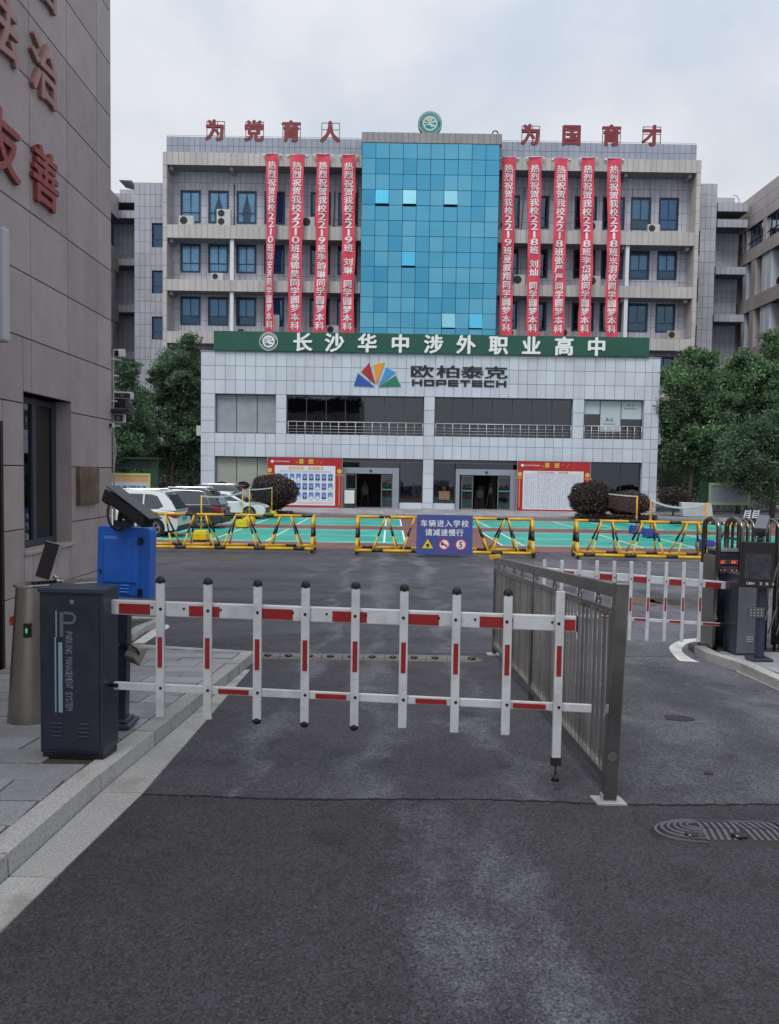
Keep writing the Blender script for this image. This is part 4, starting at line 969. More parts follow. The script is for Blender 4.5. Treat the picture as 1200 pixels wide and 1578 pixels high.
for i, ch in enumerate('CBH'): put_char(m, ch, fnT, -w2 + .085 + i * .035, -h2 + .055, .03, .03, .03)
for i, ch in enumerate('艾俱卡'): put_char(m, ch, fnT, .045 + i * .075, -h2 + .055, .04, .04, .01)
m.build('printed_words', mat('print_white', (.6, .6, .6), .5), cs)
m = MB(); q0_ = P(1171, 818, YT - .05); q1_ = P(1177, 800, YT + .22)
m.bar(q0_ + Vector((0, 0, -.02)), q1_ + Vector((0, 0, .0)), .14, .12); m.build('camera_head', mat('head_grey', (.11, .12, .15), .4, metal=.3), ts, bevel=.012, seg=2)
m = MB(); m.tube([P(1170, 828, YT - .05), P(1170, 838, YT - .03)], .03, 12); m.build('neck', M_black, ts)
m = MB(); q = q0_ + Vector((0, -.03, -.03)); m.box(q.x - .05, q.x + .05, q.y - .012, q.y, q.z - .03, q.z + .03); m.build('lens', M_lens, ts, bevel=.004)
q = P(1165, 944.5, YT - .06)
m = MB(); m.box(q.x - .105, q.x + .105, q.y - .0, q.y + .018, q.z - .065, q.z + .065); kp = m.build('keypad', mat('keypad_grey', (.07, .07, .075), .5), ts, bevel=.004)
for i in range(4):
    for jx in range(3): m = MB(); m.sphere((q.x - .066 + i * .044, q.y - .002, q.z - .036 + jx * .036), .011, 0, 8, 5, (1, .5, 1)); m.build('key', mat('key_grey', (.28, .28, .28), .4), kp)

# ================================================================== YELLOW AND BLACK ROAD BARRIERS
M_yel = mat('barrier_yellow', (.62, .36, .015), .4, var=.1, vscale=6, dirt=.3, dscale=4, dcol=(.25, .13, .03), coat=.1)
M_blk = mat('barrier_black', (.015, .015, .018), .45)
def striped(m, a, b, r, segs, start=0, seg=8):
    """tube from a to b; segs = list of (length fraction, material index)"""
    a = Vector(a); b = Vector(b); t0 = 0; tot = sum(s for s, _ in segs)
    for s, mi in segs:
        t1 = t0 + s / tot; m.tube([a.lerp(b, t0), a.lerp(b, t1)], r, seg, mi, cap=True); t0 = t1
def sawhorse(label, x0, y0, x1, y1, hgt, first, legs, depth=.95):
    a = Vector((x0, y0, ZY)); b = Vector((x1, y1, ZY)); d = (b - a); L_ = d.length; d.normalize(); nrm = Vector((-d.y, d.x, 0))
    t = thing('road_barrier', label, 'barrier', a, 'yellow and black road barriers')
    def pt_(s, v, z): return a + d * s + nrm * v + Vector((0, 0, z))
    def segs(ph):
        r = []; x = -ph
        while x < L_:
            for ln, mi in ((.86, 0), (.34, 1)):
                s, e = max(x, 0), min(x + ln, L_)
                if e > s: r.append((e - s, mi))
                x += ln
        return r
    mid = depth / 2
    m = MB(); striped(m, pt_(0, mid, hgt), pt_(L_, mid, hgt), .045, segs(first)); m.build('top_rail', [M_yel, M_blk], t)
    for v, ph in ((0, first + .2), (depth, first + .55)):
        m = MB(); striped(m, pt_(0, v, .14), pt_(L_, v, .14), .05, segs(ph)); m.build('bottom_rail', [M_yel, M_blk], t)
    for s in (.05, L_ - .05):
        for v in (0.0, depth):
            m = MB(); striped(m, pt_(s, v, .14), pt_(s, mid + (v - mid) * .16, hgt - .02), .052, [(.36, 0), (.30, 1), (.34, 0)]); m.build('end_post', [M_yel, M_blk], t)
            m = MB(); q = pt_(s, v, .05); m.tube([q + nrm * -.025, q + nrm * .025], .05, 12); m.build('caster', M_black, t)
        m = MB(); m.bar(pt_(s, 0, .14), pt_(s, depth, .14), .05, .05); m.build('foot_bar', M_yel, t)
    for st, sbm in legs:
        for v in (0.0, depth):
            m = MB(); striped(m, pt_(sbm, v, .15), pt_(st, mid + (v - mid) * .12, hgt - .02), .031, [(.42, 0), (.27, 1), (.31, 0)], seg=6); m.build('brace', [M_yel, M_blk], t)
    return t
def X2(px, Y, py=820): return P(px, py, Y).x
Yb = 22.5; HB = P(545, 796, Yb + .45).z - ZY
x0 = X2(547, Yb); x1 = X2(824, Yb)
leg = lambda lst, xo, Y: [(X2(t_, Y + .45, 795) - xo, X2(b_, Y, 852) - xo) for t_, b_ in lst]
sawhorse('middle yellow and black tube barrier carrying the blue slow down sign', x0, 22.5, x1, 22.35, HB, .15, leg([(593, 574), (597, 611), (638, 620), (645, 664), (683, 668), (690, 706), (733, 752), (776, 757), (782, 798)], x0, Yb))
x1 = X2(483, 22.65); x0 = x1 - 5.45
sawhorse('left yellow and black tube barrier standing in front of the parked cars', x0, 22.6, x1, 22.7, HB - .02, .62, leg([(188, 172), (210, 226), (256, 265), (300, 282), (318, 329), (363, 344), (382, 395), (432, 413), (449, 461)], x0, 22.65))
x0 = X2(888, 22.3); sawhorse('right yellow and black tube barrier reaching behind the folding gate', x0, 22.25, x0 + 5.4, 21.75, HB, .45, leg([(927, 915), (944, 960), (989, 977), (1007, 1024), (1056, 1044), (1073, 1090), (1120, 1110)], x0, 22.0))
# blue sign
YS = 22.32
sg = thing('warning_sign', 'blue board with white words and three small traffic signs on the middle barrier', 'sign', P(685, 857, YS))
xa, xb = P(641.5, 825, YS).x, P(728, 825, YS).x; z0, z1 = P(641, 854, YS).z, P(641, 792.5, YS).z; zr0, zr1 = P(728, 856.5, YS).z, P(728, 794.5, YS).z
M_sb = mat('sign_blue', (.055, .085, .30), .5, var=.08, vscale=3, dirt=.2, dscale=3, dcol=(.12, .10, .25)); M_w = mat('sign_white', (.75, .77, .8), .5)
m = MB(); m.box(xa, xb, YS - .012, YS + .012, (z0 + zr0) / 2, (z1 + zr1) / 2); sbd = m.build('board', M_sb, sg, bevel=.004)
SX = lambda px: xa + (px - 641.5) / 86.5 * (xb - xa)
SZ = lambda py: z1 - (py - 792.5) / 62.0 * (z1 - z0)
fs_ = lambda u, v: Vector((u, YS - .0145, v))
k_ = (xb - xa) / 86.5
m = MB()
text_line(m, '车辆进入学校', fs_, SX(684.5), SZ(806.0), 11.4 * k_, 11.4 * k_, 12.6 * k_, .025, res=2); text_line(m, '请减速慢行', fs_, SX(684.3), SZ(820.0), 11.4 * k_, 11.4 * k_, 12.0 * k_, .025, res=2)
m.build('lettering', M_w, sbd)
m = MB(); cx_, cz_ = SX(659), SZ(839)
tri = lambda s: [(cx_ + s * 10 * k_ * math.cos(R_(a)), cz_ - .02 + s * 10 * k_ * math.sin(R_(a))) for a in (90, 210, 330)]
m._add([fs_(u, v) for u, v in tri(1.1)], [(0, 1, 2)], 1); m._add([fs_(u, v) - Vector((0, .0012, 0)) for u, v in tri(.98)], [(0, 1, 2)], 0)
put_char(m, '慢', lambda u, v: fs_(u, v) - Vector((0, .002, 0)), cx_, cz_ - 1.5 * k_, 6 * k_, 6 * k_, .02, 1)
m.build('slow_triangle', [mat('sign_yellow', (.75, .62, .03), .5), mat('sign_black', (.02, .02, .02), .5)], sbd)
M_sr = mat('sign_red', (.55, .03, .05), .5)
for i, px in enumerate((684.5, 710)):
    m = MB(); c = (SX(px), YS - .0145, SZ(838.5)); m.disc(c, 8.9 * k_, 28, 0); m.disc((c[0], c[1] - .001, c[2]), 8.9 * k_, 28, 1, 'y', 7.0 * k_)
    f2 = lambda u, v: fs_(u, v) - Vector((0, .002, 0))
    if i == 1: put_char(m, '5', f2, c[0], c[2], 5.4 * k_, 9 * k_, .03, 2)
    else:
        m._add([f2(c[0] + a * k_, c[2] + b * k_) for a, b in ((-5.2, 3.2), (-4.2, 3.6), (-3, 1.3), (4.5, -.8), (5.2, -2.4), (-3.6, -1.2), (-4.6, -2.2))], [(0, 6, 5, 4, 3, 2, 1)], 2)
        m.bar(f2(c[0] - 5.4 * k_, c[2] + 5.4 * k_) - Vector((0, .001, 0)), f2(c[0] + 5.4 * k_, c[2] - 5.4 * k_) - Vector((0, .001, 0)), .001, 1.7 * k_, 1)
    m.build('speed_circle' if i else 'no_horn_circle', [M_w, M_sr, MATS['sign_black']], sbd)
for px in (655, 715): m = MB(); q = P(px, 800, YS); m.bar((q.x, YS + .012, q.z), (q.x, YS + .5, q.z + .02), .03, .03); m.build('mounting_strap', M_blk, sg)

# ================================================================== FRONT BUILDING (white tiled, two storeys)
YA = 51.2; ZS = ZY + .12
M_wt = mat('white_tile', (.52, .58, .65), .34, var=.04, vscale=.6, rnd='object', rndamt=.055, dirt=.42, dscale=.5, dcol=(.33, .35, .38), streak=True)
M_grout = mat('grout_dark', (.15, .165, .185), .9)
M_dg = glassmat('front_glass', (.26, .27, .29), (.72, .78, .86), .09, .02, .05)
M_dframe = mat('mullion_dark', (.06, .065, .075), .4, metal=.4)
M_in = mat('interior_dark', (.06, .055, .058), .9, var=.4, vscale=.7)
M_blind = mat('roller_blind', (.27, .31, .34), .8, var=.12, vscale=1.2)
M_blind2 = mat('roller_blind_green', (.30, .33, .29), .8, var=.1, vscale=1.2)
ax = [P(px, 640, YA).x for px in (309.3, 331, 424.7, 441, 653, 669.5, 882.3, 899.5, 991.8, 1015)]
az = lambda py: P(655, py, YA).z
Z_top, Z_wt, Z_sill, Z_band, Z_gt = az(547), az(611.4), az(671.8), az(687), az(708)
fbld = thing('entrance_hall', 'white tiled two storey school building with green sign band and wide dark windows', 'building', ((ax[0] + ax[-1]) / 2, YA, ZY))
holes = []
for i in (1, 3, 5, 7): holes.append((ax[i], ax[i + 1], Z_wt, Z_sill) if Z_wt < Z_sill else (ax[i], ax[i + 1], Z_sill, Z_wt))
for i in (1, 3, 5, 7): holes.append((ax[i], ax[i + 1], ZS, Z_gt))
xs = []
for i in range(len(ax) - 1): n = max(1, round((ax[i + 1] - ax[i]) / .645)); xs += [ax[i]] + frange(ax[i], ax[i + 1], n)
h1 = (Z_top - Z_wt) / 3.0
zs = [Z_top - h1, Z_top - 2 * h1, Z_wt, Z_wt - (Z_wt - Z_sill) / 3 * 1.05, Z_wt - (Z_wt - Z_sill) / 3 * 2.08, Z_sill, Z_band, Z_gt] + [Z_gt - (Z_gt - ZS) / 3.4 * k for k in (1, 2, 3)]
tiles = cells(ax[0], ax[-1], ZS, Z_top, xs, zs, holes, .04)
tm = {}
def tile_mesh(w_, h_):
    k_ = (round(w_, 2), round(h_, 2))
    if k_ not in tm:
        m = MB(); a, b = k_[0] / 2 - .008, k_[1] / 2 - .008; c = .008
        m._add([(-a, 0, -b), (a, 0, -b), (a, 0, b), (-a, 0, b), (-a + c, -.03, -b + c), (a - c, -.03, -b + c), (a - c, -.03, b - c), (-a + c, -.03, b - c)],
               [(4, 5, 6, 7), (0, 1, 5, 4), (1, 2, 6, 5), (2, 3, 7, 6), (3, 0, 4, 7)])
        tm[k_] = m.mesh('tile', M_wt)
    return tm[k_]
tiles.sort(key=lambda r: -(r[1] - r[0]) * (r[3] - r[2]))
for (a, b, c, d) in tiles[:300]: put('tile', tile_mesh(b - a, d - c), ((a + b) / 2, YA, (c + d) / 2), fbld)
if len(tiles) > 300:
    m = MB()
    for (a, b, c, d) in tiles[300:]: m.box(a + .012, b - .012, YA - .03, YA, c + .012, d - .012)
    m.build('small_tiles', M_wt, fbld)
print('front tiles', len(tiles))
# wall core with its openings, sides, roof
m = MB()
for (a, b, c, d) in cells(ax[0], ax[-1], ZS, Z_top, [], [], holes, .01): m.quad((a, YA, c), (b, YA, c), (b, YA, d), (a, YA, d))
m.build('wall', M_grout, fbld)
m = MB(); m.box(ax[0], ax[0] + .3, YA + .001, YA + 10, ZY, Z_top); m.box(ax[-1] - .3, ax[-1], YA + .001, YA + 10, ZY, Z_top)
m.build('side_wall', M_wt, fbld)
m = MB(); m.box(ax[0], ax[-1], YA + .01, YA + 10, Z_top - .3, Z_top); m.build('roof', M_grout, fbld)
m = MB(); m.box(ax[0] - .04, ax[-1] + .04, YA - .06, YA + .25, Z_top + .001, Z_top + .07); m.build('coping', mat('coping_grey', (.30, .33, .36), .6, dirt=.4, dscale=1), fbld)
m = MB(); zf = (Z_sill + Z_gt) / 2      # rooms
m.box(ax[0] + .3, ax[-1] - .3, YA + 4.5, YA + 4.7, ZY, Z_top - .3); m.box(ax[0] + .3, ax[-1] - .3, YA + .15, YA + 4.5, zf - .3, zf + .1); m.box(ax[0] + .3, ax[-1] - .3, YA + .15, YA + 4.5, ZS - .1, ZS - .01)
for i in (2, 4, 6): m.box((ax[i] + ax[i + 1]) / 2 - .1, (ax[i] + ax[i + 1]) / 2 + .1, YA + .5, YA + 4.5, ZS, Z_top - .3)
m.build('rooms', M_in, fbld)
for i in range(34):                              # random panels added behind the glass in place of reflections
    x = random.uniform(ax[3], ax[8]); up = i % 2; z0 = (Z_sill if up else ZS) ; h = random.uniform(1.2, 2.6) if not up else random.uniform(1.0, 2.2); yy_ = YA + random.uniform(2.2, 4.2); ww = random.uniform(.3, 1.3)
    m = MB(); m.box(x, x + ww, yy_, yy_ + .1, z0, min(z0 + h, (Z_wt if up else Z_gt - .6))); m.build('reflection_panel', random.choice([mat('reflection_a', (.16, .13, .12), .7), mat('reflection_b', (.10, .11, .13), .6), mat('reflection_c', (.24, .22, .20), .7)]), fbld)
# reveals of tile round the openings
m = MB(); D = .42
for (a, b, c, d) in holes:
    m.quad((a, YA - .03, c), (a, YA + D, c), (a, YA + D, d), (a, YA - .03, d)); m.quad((b, YA - .03, c), (b, YA + D, c), (b, YA + D, d), (b, YA - .03, d))
    m.quad((a, YA - .03, d), (a, YA + D, d), (b, YA + D, d), (b, YA - .03, d)); m.quad((a, YA - .03, c), (a, YA + D, c), (b, YA + D, c), (b, YA - .03, c))
m.build('window_reveal', M_wt, fbld)
def glazed(i, mull, c, d, rail=False, nm='window', blind=None):
    a, b = ax[i], ax[i + 1]; yy = YA + D - .1
    m = MB(); xs_ = [a] + mull + [b]
    for x in xs_[1:-1]: m.box(x - .025, x + .025, yy - .03, yy + .03, c, d)
    m.box(a, a + .05, yy - .03, yy + .03, c, d); m.box(b - .05, b, yy - .03, yy + .03, c, d)
    m.box(a + .05, b - .05, yy - .029, yy + .029, d - .06, d); m.box(a + .05, b - .05, yy - .029, yy + .029, c, c + .06)
    wn = m.build(nm, M_dframe, fbld)
    for k in range(len(xs_) - 1):
        m = MB(); t = random.uniform(-.004, .004); m.quad((xs_[k] + .02, yy + t, c), (xs_[k + 1] - .02, yy - t, c), (xs_[k + 1] - .02, yy - t, d), (xs_[k] + .02, yy + t, d)); m.build('pane', M_dg, wn)
    return wn, xs_, yy
def mx_(lst, py=640): return [P(p, py, YA).x for p in lst]
w1, xs1, yy = glazed(1, mx_([363, 395]), Z_sill, Z_wt)
for k in range(3):
    m = MB(); m.box(xs1[k] + .03, xs1[k + 1] - .03, yy - .02, yy + .0, Z_sill + .03, Z_wt - .03); m.build('blind', M_blind, w1)
glazed(3, mx_([471.3, 501.7, 531.5, 561.5, 592, 623]), Z_sill, Z_wt)
glazed(5, mx_([698.6, 729, 759.4, 790.5, 820.9, 851.6]), Z_sill, Z_wt)
w4, xs4, yy = glazed(7, mx_([926, 958.6]), Z_sill, Z_wt)
zq = lambda py: P(940, py, YA).z
M_bl = mat('printed_blind', (.42, .50, .54), .7)
for a, b, c, d in ((901, 925.5, 638, 617), (927, 958, 665, 617), (959, 990.5, 645, 617)):
    m = MB(); m.box(P(a, 640, YA).x, P(b, 640, YA).x, yy - .02, yy - .004, zq(c), zq(d)); bo = m.build('blind', M_bl, w4)
m = MB(); fb_ = lambda u, v: Vector((u, yy - .024, v))
for (px, py, n) in ((941, 648, 5), (941, 653, 7), (974, 629, 7)): 
    for k in range(n): m.box(P(px, py, YA).x + (k - n / 2) * .12, P(px, py, YA).x + (k - n / 2) * .12 + .08, yy - .026, yy - .022, zq(py) - .04, zq(py) + .04)
text_line(m, '高中', fb_, P(941, 645, YA).x, zq(645.5), .2, .2, .3, .02); text_line(m, '华中', fb_, P(974, 625, YA).x, zq(624), .2, .2, .3, .02)
m.build('blind_print', mat('blind_print', (.12, .16, .2), .7), w4)
g1_, xsg, yy = glazed(1, mx_([363, 395], 740), ZS, Z_gt)
for k in range(3):
    m = MB(); m.box(xsg[k] + .03, xsg[k + 1] - .03, yy - .02, yy, ZS + .03, Z_gt - .03); m.build('blind', M_blind2, g1_)
glazed(7, mx_([957.7], 740), ZS + .6, Z_gt); 
# entrances
M_portal = mat('portal_grey', (.30, .34, .40), .35, metal=.4, var=.05, vscale=2)
def entrance(i, px0, px1, pyt, ops, label_side):
    a, b = ax[i], ax[i + 1]; yy = YA + D
    xa, xb = P(px0, 750, YA - .1).x, P(px1, 750, YA - .1).x; zt_ = P((px0 + px1) / 2, pyt, YA).z
    m = MB(); tw = P(px0 + 10, 750, YA).x - P(px0, 750, YA).x; 
    m.box(xa, xa + tw * .6, YA - .12, YA + .45, ZS, zt_); m.box(xb - tw, xb, YA - .12, YA + .45, ZS, zt_); m.box(xa + tw * .6, xb - tw, YA - .12, YA + .45, zt_ - .40, zt_)
    po = m.build('entrance_portal', M_portal, fbld, bevel=.01)
    zd = zt_ - .44
    for (u, v) in ops:
        m = MB(); ua, ub = P(u, 750, YA).x, P(v, 750, YA).x
        for x in (ua, ub - .06): m.box(x, x + .06, YA + .1, YA + .16, ZS, zd)
        m.box(ua + .06, ub - .06, YA + .1, YA + .16, zd - .08, zd); m.box(ua + .06, ub - .06, YA + .1, YA + .16, ZS, ZS + .09)
        do = m.build('sliding_door', mat('door_alu', (.20, .21, .22), .35, metal=.6), fbld)
        m = MB(); m.quad((ua + .05, YA + .13, ZS), (ub - .05, YA + .13, ZS), (ub - .05, YA + .13, zd), (ua + .05, YA + .13, zd)); m.quad((ua, YA + .12, ZS + 1.25), (ub, YA + .12, ZS + 1.25), (ub, YA + .12, ZS + 1.33), (ua, YA + .12, ZS + 1.33), 1)
        m.build('pane', [M_dg, mat('door_strip', (.05, .30, .22), .5)], do)
    m = MB(); q = Vector(((xa + xb) / 2, YA - .13, zt_ - .2)); m.sphere(q, .09, 0, 10, 6); m.build('dome_camera', M_dgrey, po)
    return xa, xb
e1 = entrance(3, 527, 614.5, 721, ((530, 549), (587, 605)), 0)
e2 = entrance(5, 702, 796, 723.5, ((711, 729), (767, 787)), 0)
for (i, a, b) in ((3, P(615.5, 750, YA).x, ax[4]), (5, ax[5], P(701, 750, YA).x)):
    yy = YA + D - .1; zl = P(630, 775, YA).z
    m = MB(); m.box(a, b, YA + .05, YA + D, ZS, zl); m.build('low_wall', M_wt, fbld)
    m = MB(); m.box(a, a + .05, yy - .03, yy + .03, zl, Z_gt - .3); m.box(b - .05, b, yy - .03, yy + .03, zl, Z_gt - .3); m.box(a, b, yy - .03, yy + .03, zl + .001, zl + .06); wn = m.build('window', M_dframe, fbld)
    m = MB(); m.quad((a, yy, zl), (b, yy, zl), (b, yy, Z_gt), (a, yy, Z_gt)); m.build('pane', M_dg, wn)
for i, (a, b) in ((3, (ax[3], P(615, 750, YA).x)), (5, (P(702, 750, YA).x, ax[6]))):   # dark glass over the portals
    zt_ = P(570, 722, YA).z; yy = YA + D - .1; m = MB(); m.quad((a, yy, zt_), (b, yy, zt_), (b, yy, Z_gt), (a, yy, Z_gt)); m.build('pane', M_dg, fbld)
    m = MB(); m.box(ax[i], ax[i + 1], YA + .1, YA + D, Z_gt - .26, Z_gt - .02); m.build('lintel', mat('lintel_dark', (.09, .09, .10), .6), fbld)
# window guard rails of steel tube
M_rail = mat('rail_steel', (.50, .50, .50), .4, metal=.3)
def guard(px0, px1, n, pyt=652.5):
    a, b = P(px0, 655, YA - .02).x, P(px1, 655, YA - .02).x; zt_ = P((px0 + px1) / 2, 655.5 + (0) , YA).z; yy = YA + .12
    zt_ = Z_sill + .86
    r = MB(); r.tube([(a, yy, zt_), (b, yy, zt_)], .035, 6); g_ = r.build('guard_rail', M_rail, fbld)
    for z in (.16, .36, .56): r = MB(); r.tube([(a, yy, Z_sill + z), (b, yy, Z_sill + z)], .014, 5); r.build('rail_bar', M_rail, g_)
    for k in range(n + 1):
        x = a + (b - a) * k / n; r = MB(); r.tube([(x, yy - .0, Z_sill), (x, yy, zt_)], .028 if k % 2 == 0 or n < 12 else .014, 6); r.build('baluster', M_rail, g_)
guard(443.5, 651.5, 16); guard(671.5, 880.5, 16); guard(901, 990, 8)

# green name band
M_gb = mat('band_green', (.010, .085, .055), .4, var=.12, vscale=.5, dirt=.2, dscale=.6, dcol=(.02, .10, .08))
gb = thing('name_board', 'long dark green name board with a round crest and large white characters', 'sign', (P(665, 530, YA).x, YA - .15, Z_top))
x0, x1 = P(329, 530, YA - .2).x, P(1000.5, 535, YA - .2).x; z0, z1 = az(545.6), az(515.5)
m = MB(); m.box(x0, x1, YA - .2, YA - .02, z0 + .02, z1); gbo = m.build('board', M_gb, gb, bevel=.01)
M_wl = mat('letter_white', (.78, .80, .82), .5)
Yq = YA - .2
for ch, px in zip('长沙华中涉外职业高中', (465.5, 514.5, 565, 616, 667, 717, 767, 817.5, 868, 918)):
    m = MB(); px += .8; c = P(px, 530.5 + (px - 655) * .0157 - .3, Yq)
    put_char(m, ch, lambda u, v: Vector((c.x + u, Yq - .07, c.z + v)), 0, 0, 1.33, 1.30, .035, 0, res=3, extr=(0, .05, 0)); m.build('character', M_wl, gbo)
# crest: used on the name board and on the roof
def crest(parent, c, R, ring, inner, greenish=False):
    c = Vector(c)
    m = MB(); m.disc(c, R, 40, 0); m.disc(c + Vector((0, -.004, 0)), R * .98, 40, 1, 'y', R * .93); m.disc(c + Vector((0, -.004, 0)), R * .64, 36, 1)
    m.disc(c + Vector((0, -.004, 0)), R * .83, 30, 1, 'y', R * .80, 200, 340)
    cols = [(2, 172, 188), (3, 128, 150), (4, 95, 118), (5, 62, 84), (6, 32, 56), (7, -8, 10)]
    cols = [(2, 174, 192), (3, 138, 158), (4, 104, 124), (4, 80, 98), (6, 38, 60), (7, -10, 12)]
    for mi, a0, a1 in cols:
        q = c + Vector((0, -.010, -R * .02)); pa = R * .52; pb = R * .08; am = R_((a0 + a1) / 2); dh = R_((a1 - a0) / 2)
        pts = [q + Vector((math.cos(am) * pb, 0, math.sin(am) * pb))] + [q + Vector((math.cos(am + s * dh) * pa * f_, 0, math.sin(am + s * dh) * pa * f_)) for s, f_ in ((-1, .9), (-.5, 1), (.5, 1), (1, .9))]
        m._add(pts, [(0, 1, 2, 3, 4)], mi)
    q = c + Vector((0, -.010, -R * .25))
    m._add([q + Vector((a * R, 0, b * R)) for a, b in ((-.44, -.02), (-.30, .10), (-.05, .08), (.12, .02), (-.05, .0), (.18, -.08), (.46, .05), (.30, -.14), (.02, -.22), (-.24, -.18))], [(0, 1, 2, 3, 4, 5, 6, 7, 8, 9)], 5)
    o = m.build('crest_face', [ring, inner] + [mat('crest_' + n_, c_, .5) for n_, c_ in (('blue', (.03, .12, .35)), ('red', (.35, .06, .08)), ('sand', (.55, .42, .25)), ('teal', (.02, .16, .18)), ('cyan', (.03, .25, .38)), ('navy', (.02, .07, .22)))], parent)
    m = MB(); s = '长沙华中涉外职业高中'
    for i, ch in enumerate(s):
        a = R_(160 - 140 * i / (len(s) - 1)); rr_ = R * .80; cu_, cv_ = rr_ * math.cos(a), rr_ * math.sin(a); ca, sa = math.cos(a - math.pi / 2), math.sin(a - math.pi / 2)
        put_char(m, ch, lambda u, v: c + Vector((cu_ + u * ca - v * sa, -.008, cv_ + u * sa + v * ca)), 0, 0, R * .20, R * .20, .02, res=1)
    m.build('crest_lettering', inner, o)
    return o
crest(gb, P(413.8, 526.2, Yq) + Vector((0, -.03, 0)), 14.3 / F * Yq, mat('crest_green', (.012, .10, .07), .4), M_wl)
# fan logo and lettering on the tiles
lg = thing('fan_logo', 'five coloured fan blades mounted on the white tiles left of the dark lettering', 'logo', P(580, 580, YA))
U = lambda px, py: P(px, py, YA - .06)
for nm, col, pts in (('blue', (.02, .09, .36), ((551.5, 575), (545, 594.5), (577, 596))), ('red', (.36, .02, .025), ((569, 559), (556.5, 573), (578.5, 592.5))), ('orange', (.68, .30, .02), ((575.5, 562), (592.5, 558.5), (580, 592.5))),
                     ('light_blue', (.04, .28, .62), ((595, 566.5), (609.5, 573.5), (583.5, 594))), ('green', (.01, .19, .11), ((609.5, 578.5), (617.5, 595), (583.5, 596)))):
    m = MB(); q = [U(*p) for p in pts]; m.prism([(p.x, p.z) for p in q], YA - .09, YA - .031); m.build('logo_blade', mat('logo_' + nm, col, .35), lg, bevel=.006)
wd_ = thing('dark_lettering', 'black logo lettering of four characters above eight Latin capitals on the white tiles', 'lettering', P(706, 580, YA))
M_bk = mat('letter_black', (.012, .014, .02), .4)
for ch, px in zip('欧柏泰克', (650.5, 690, 727.5, 764)):
    m = MB(); c = P(px, 573.2 + (px - 706) * .0157, YA); vs_, fs2, bb_ = glyph(ch, .004, 3)
    put_char(m, ch, lambda u, v: Vector((c.x + u, YA - .075, c.z + v)), 0, 0, 1.50, .80, .024, 0, fit=True, res=3, extr=(0, .04, 0)); m.build('character', M_bk, wd_)
# the Latin capitals as wide bars
st = .15; LH = .44; LW = .66
GLY = {'H': [(0, 0, st, LH), (LW - st, 0, LW, LH), (st, .16, LW - st, .28)], 'O': [(0, 0, st, LH), (LW - st, 0, LW, LH), (st, 0, LW - st, .13), (st, LH - .13, LW - st, LH)],
       'P': [(0, 0, st, LH), (st, LH - .12, LW, LH), (st, .11, LW, .21), (LW - st, .21, LW, LH - .12)], 'E': [(0, 0, st, LH), (st, 0, LW, .12), (st, .17, LW, .27), (st, LH - .12, LW, LH)],
       'T': [(0, LH - .13, LW, LH), (LW / 2 - st / 2, 0, LW / 2 + st / 2, LH - .13)], 'C': [(0, 0, st, LH), (st, 0, LW, .12), (st, LH - .12, LW, LH)]}
for i, ch in enumerate('HOPETECH'):
    px = 634.5 + i * 18.5; c = P(px, 595.8 + (px - 706) * .0157, YA); m = MB()
    for (a, b, c_, d) in GLY[ch]: m.box(c.x + a * 1.06, c.x + c_ * 1.06, YA - .075, YA - .032, c.z + b, c.z + d)
    m.build('letter', M_bk, wd_)

# stone platform and step in front
M_plat = mat('platform_stone', (.26, .26, .27), .6, var=.25, vscale=1.5, dirt=.5, dscale=.8, dcol=(.10, .10, .11), rvar=.2)
plf = tag(bpy.data.objects.new('entrance_pavement', None), kind='structure'); COL.objects.link(plf); ORG[plf.name] = Vector((0, 0, 0))
m = MB(); m.box(-24, 21, 43.9, YA + 5, ZY - .02, ZS - .004); m.build('bedding', M_grout, plf)
pm = MB(); pm.box(-.59, .59, -.89, .89, -.004, .0); pme = pm.mesh('paving_slab', mat('platform_slab', (.27, .27, .28), .55, var=.25, vscale=1.5, dirt=.5, dscale=.8, dcol=(.10, .10, .11), rnd='object', rndamt=.12, rvar=.2))
for i in range(-10, 18):
    for j_ in range(4): put('paving_slab', pme, (i * 1.2 + .3, 44.95 + j_ * 1.8, ZS), plf)
km = MB(); km.box(-.49, .49, -.11, .11, -.14, .002); kme = km.mesh('kerb_stone', mat('step_stone', (.30, .30, .30), .7, var=.2, vscale=3, rnd='object', rndamt=.15, dirt=.4, dscale=1))
for i in range(-20, 21): put('kerb_stone', kme, (i * 1.0, 43.79, ZS), plf)

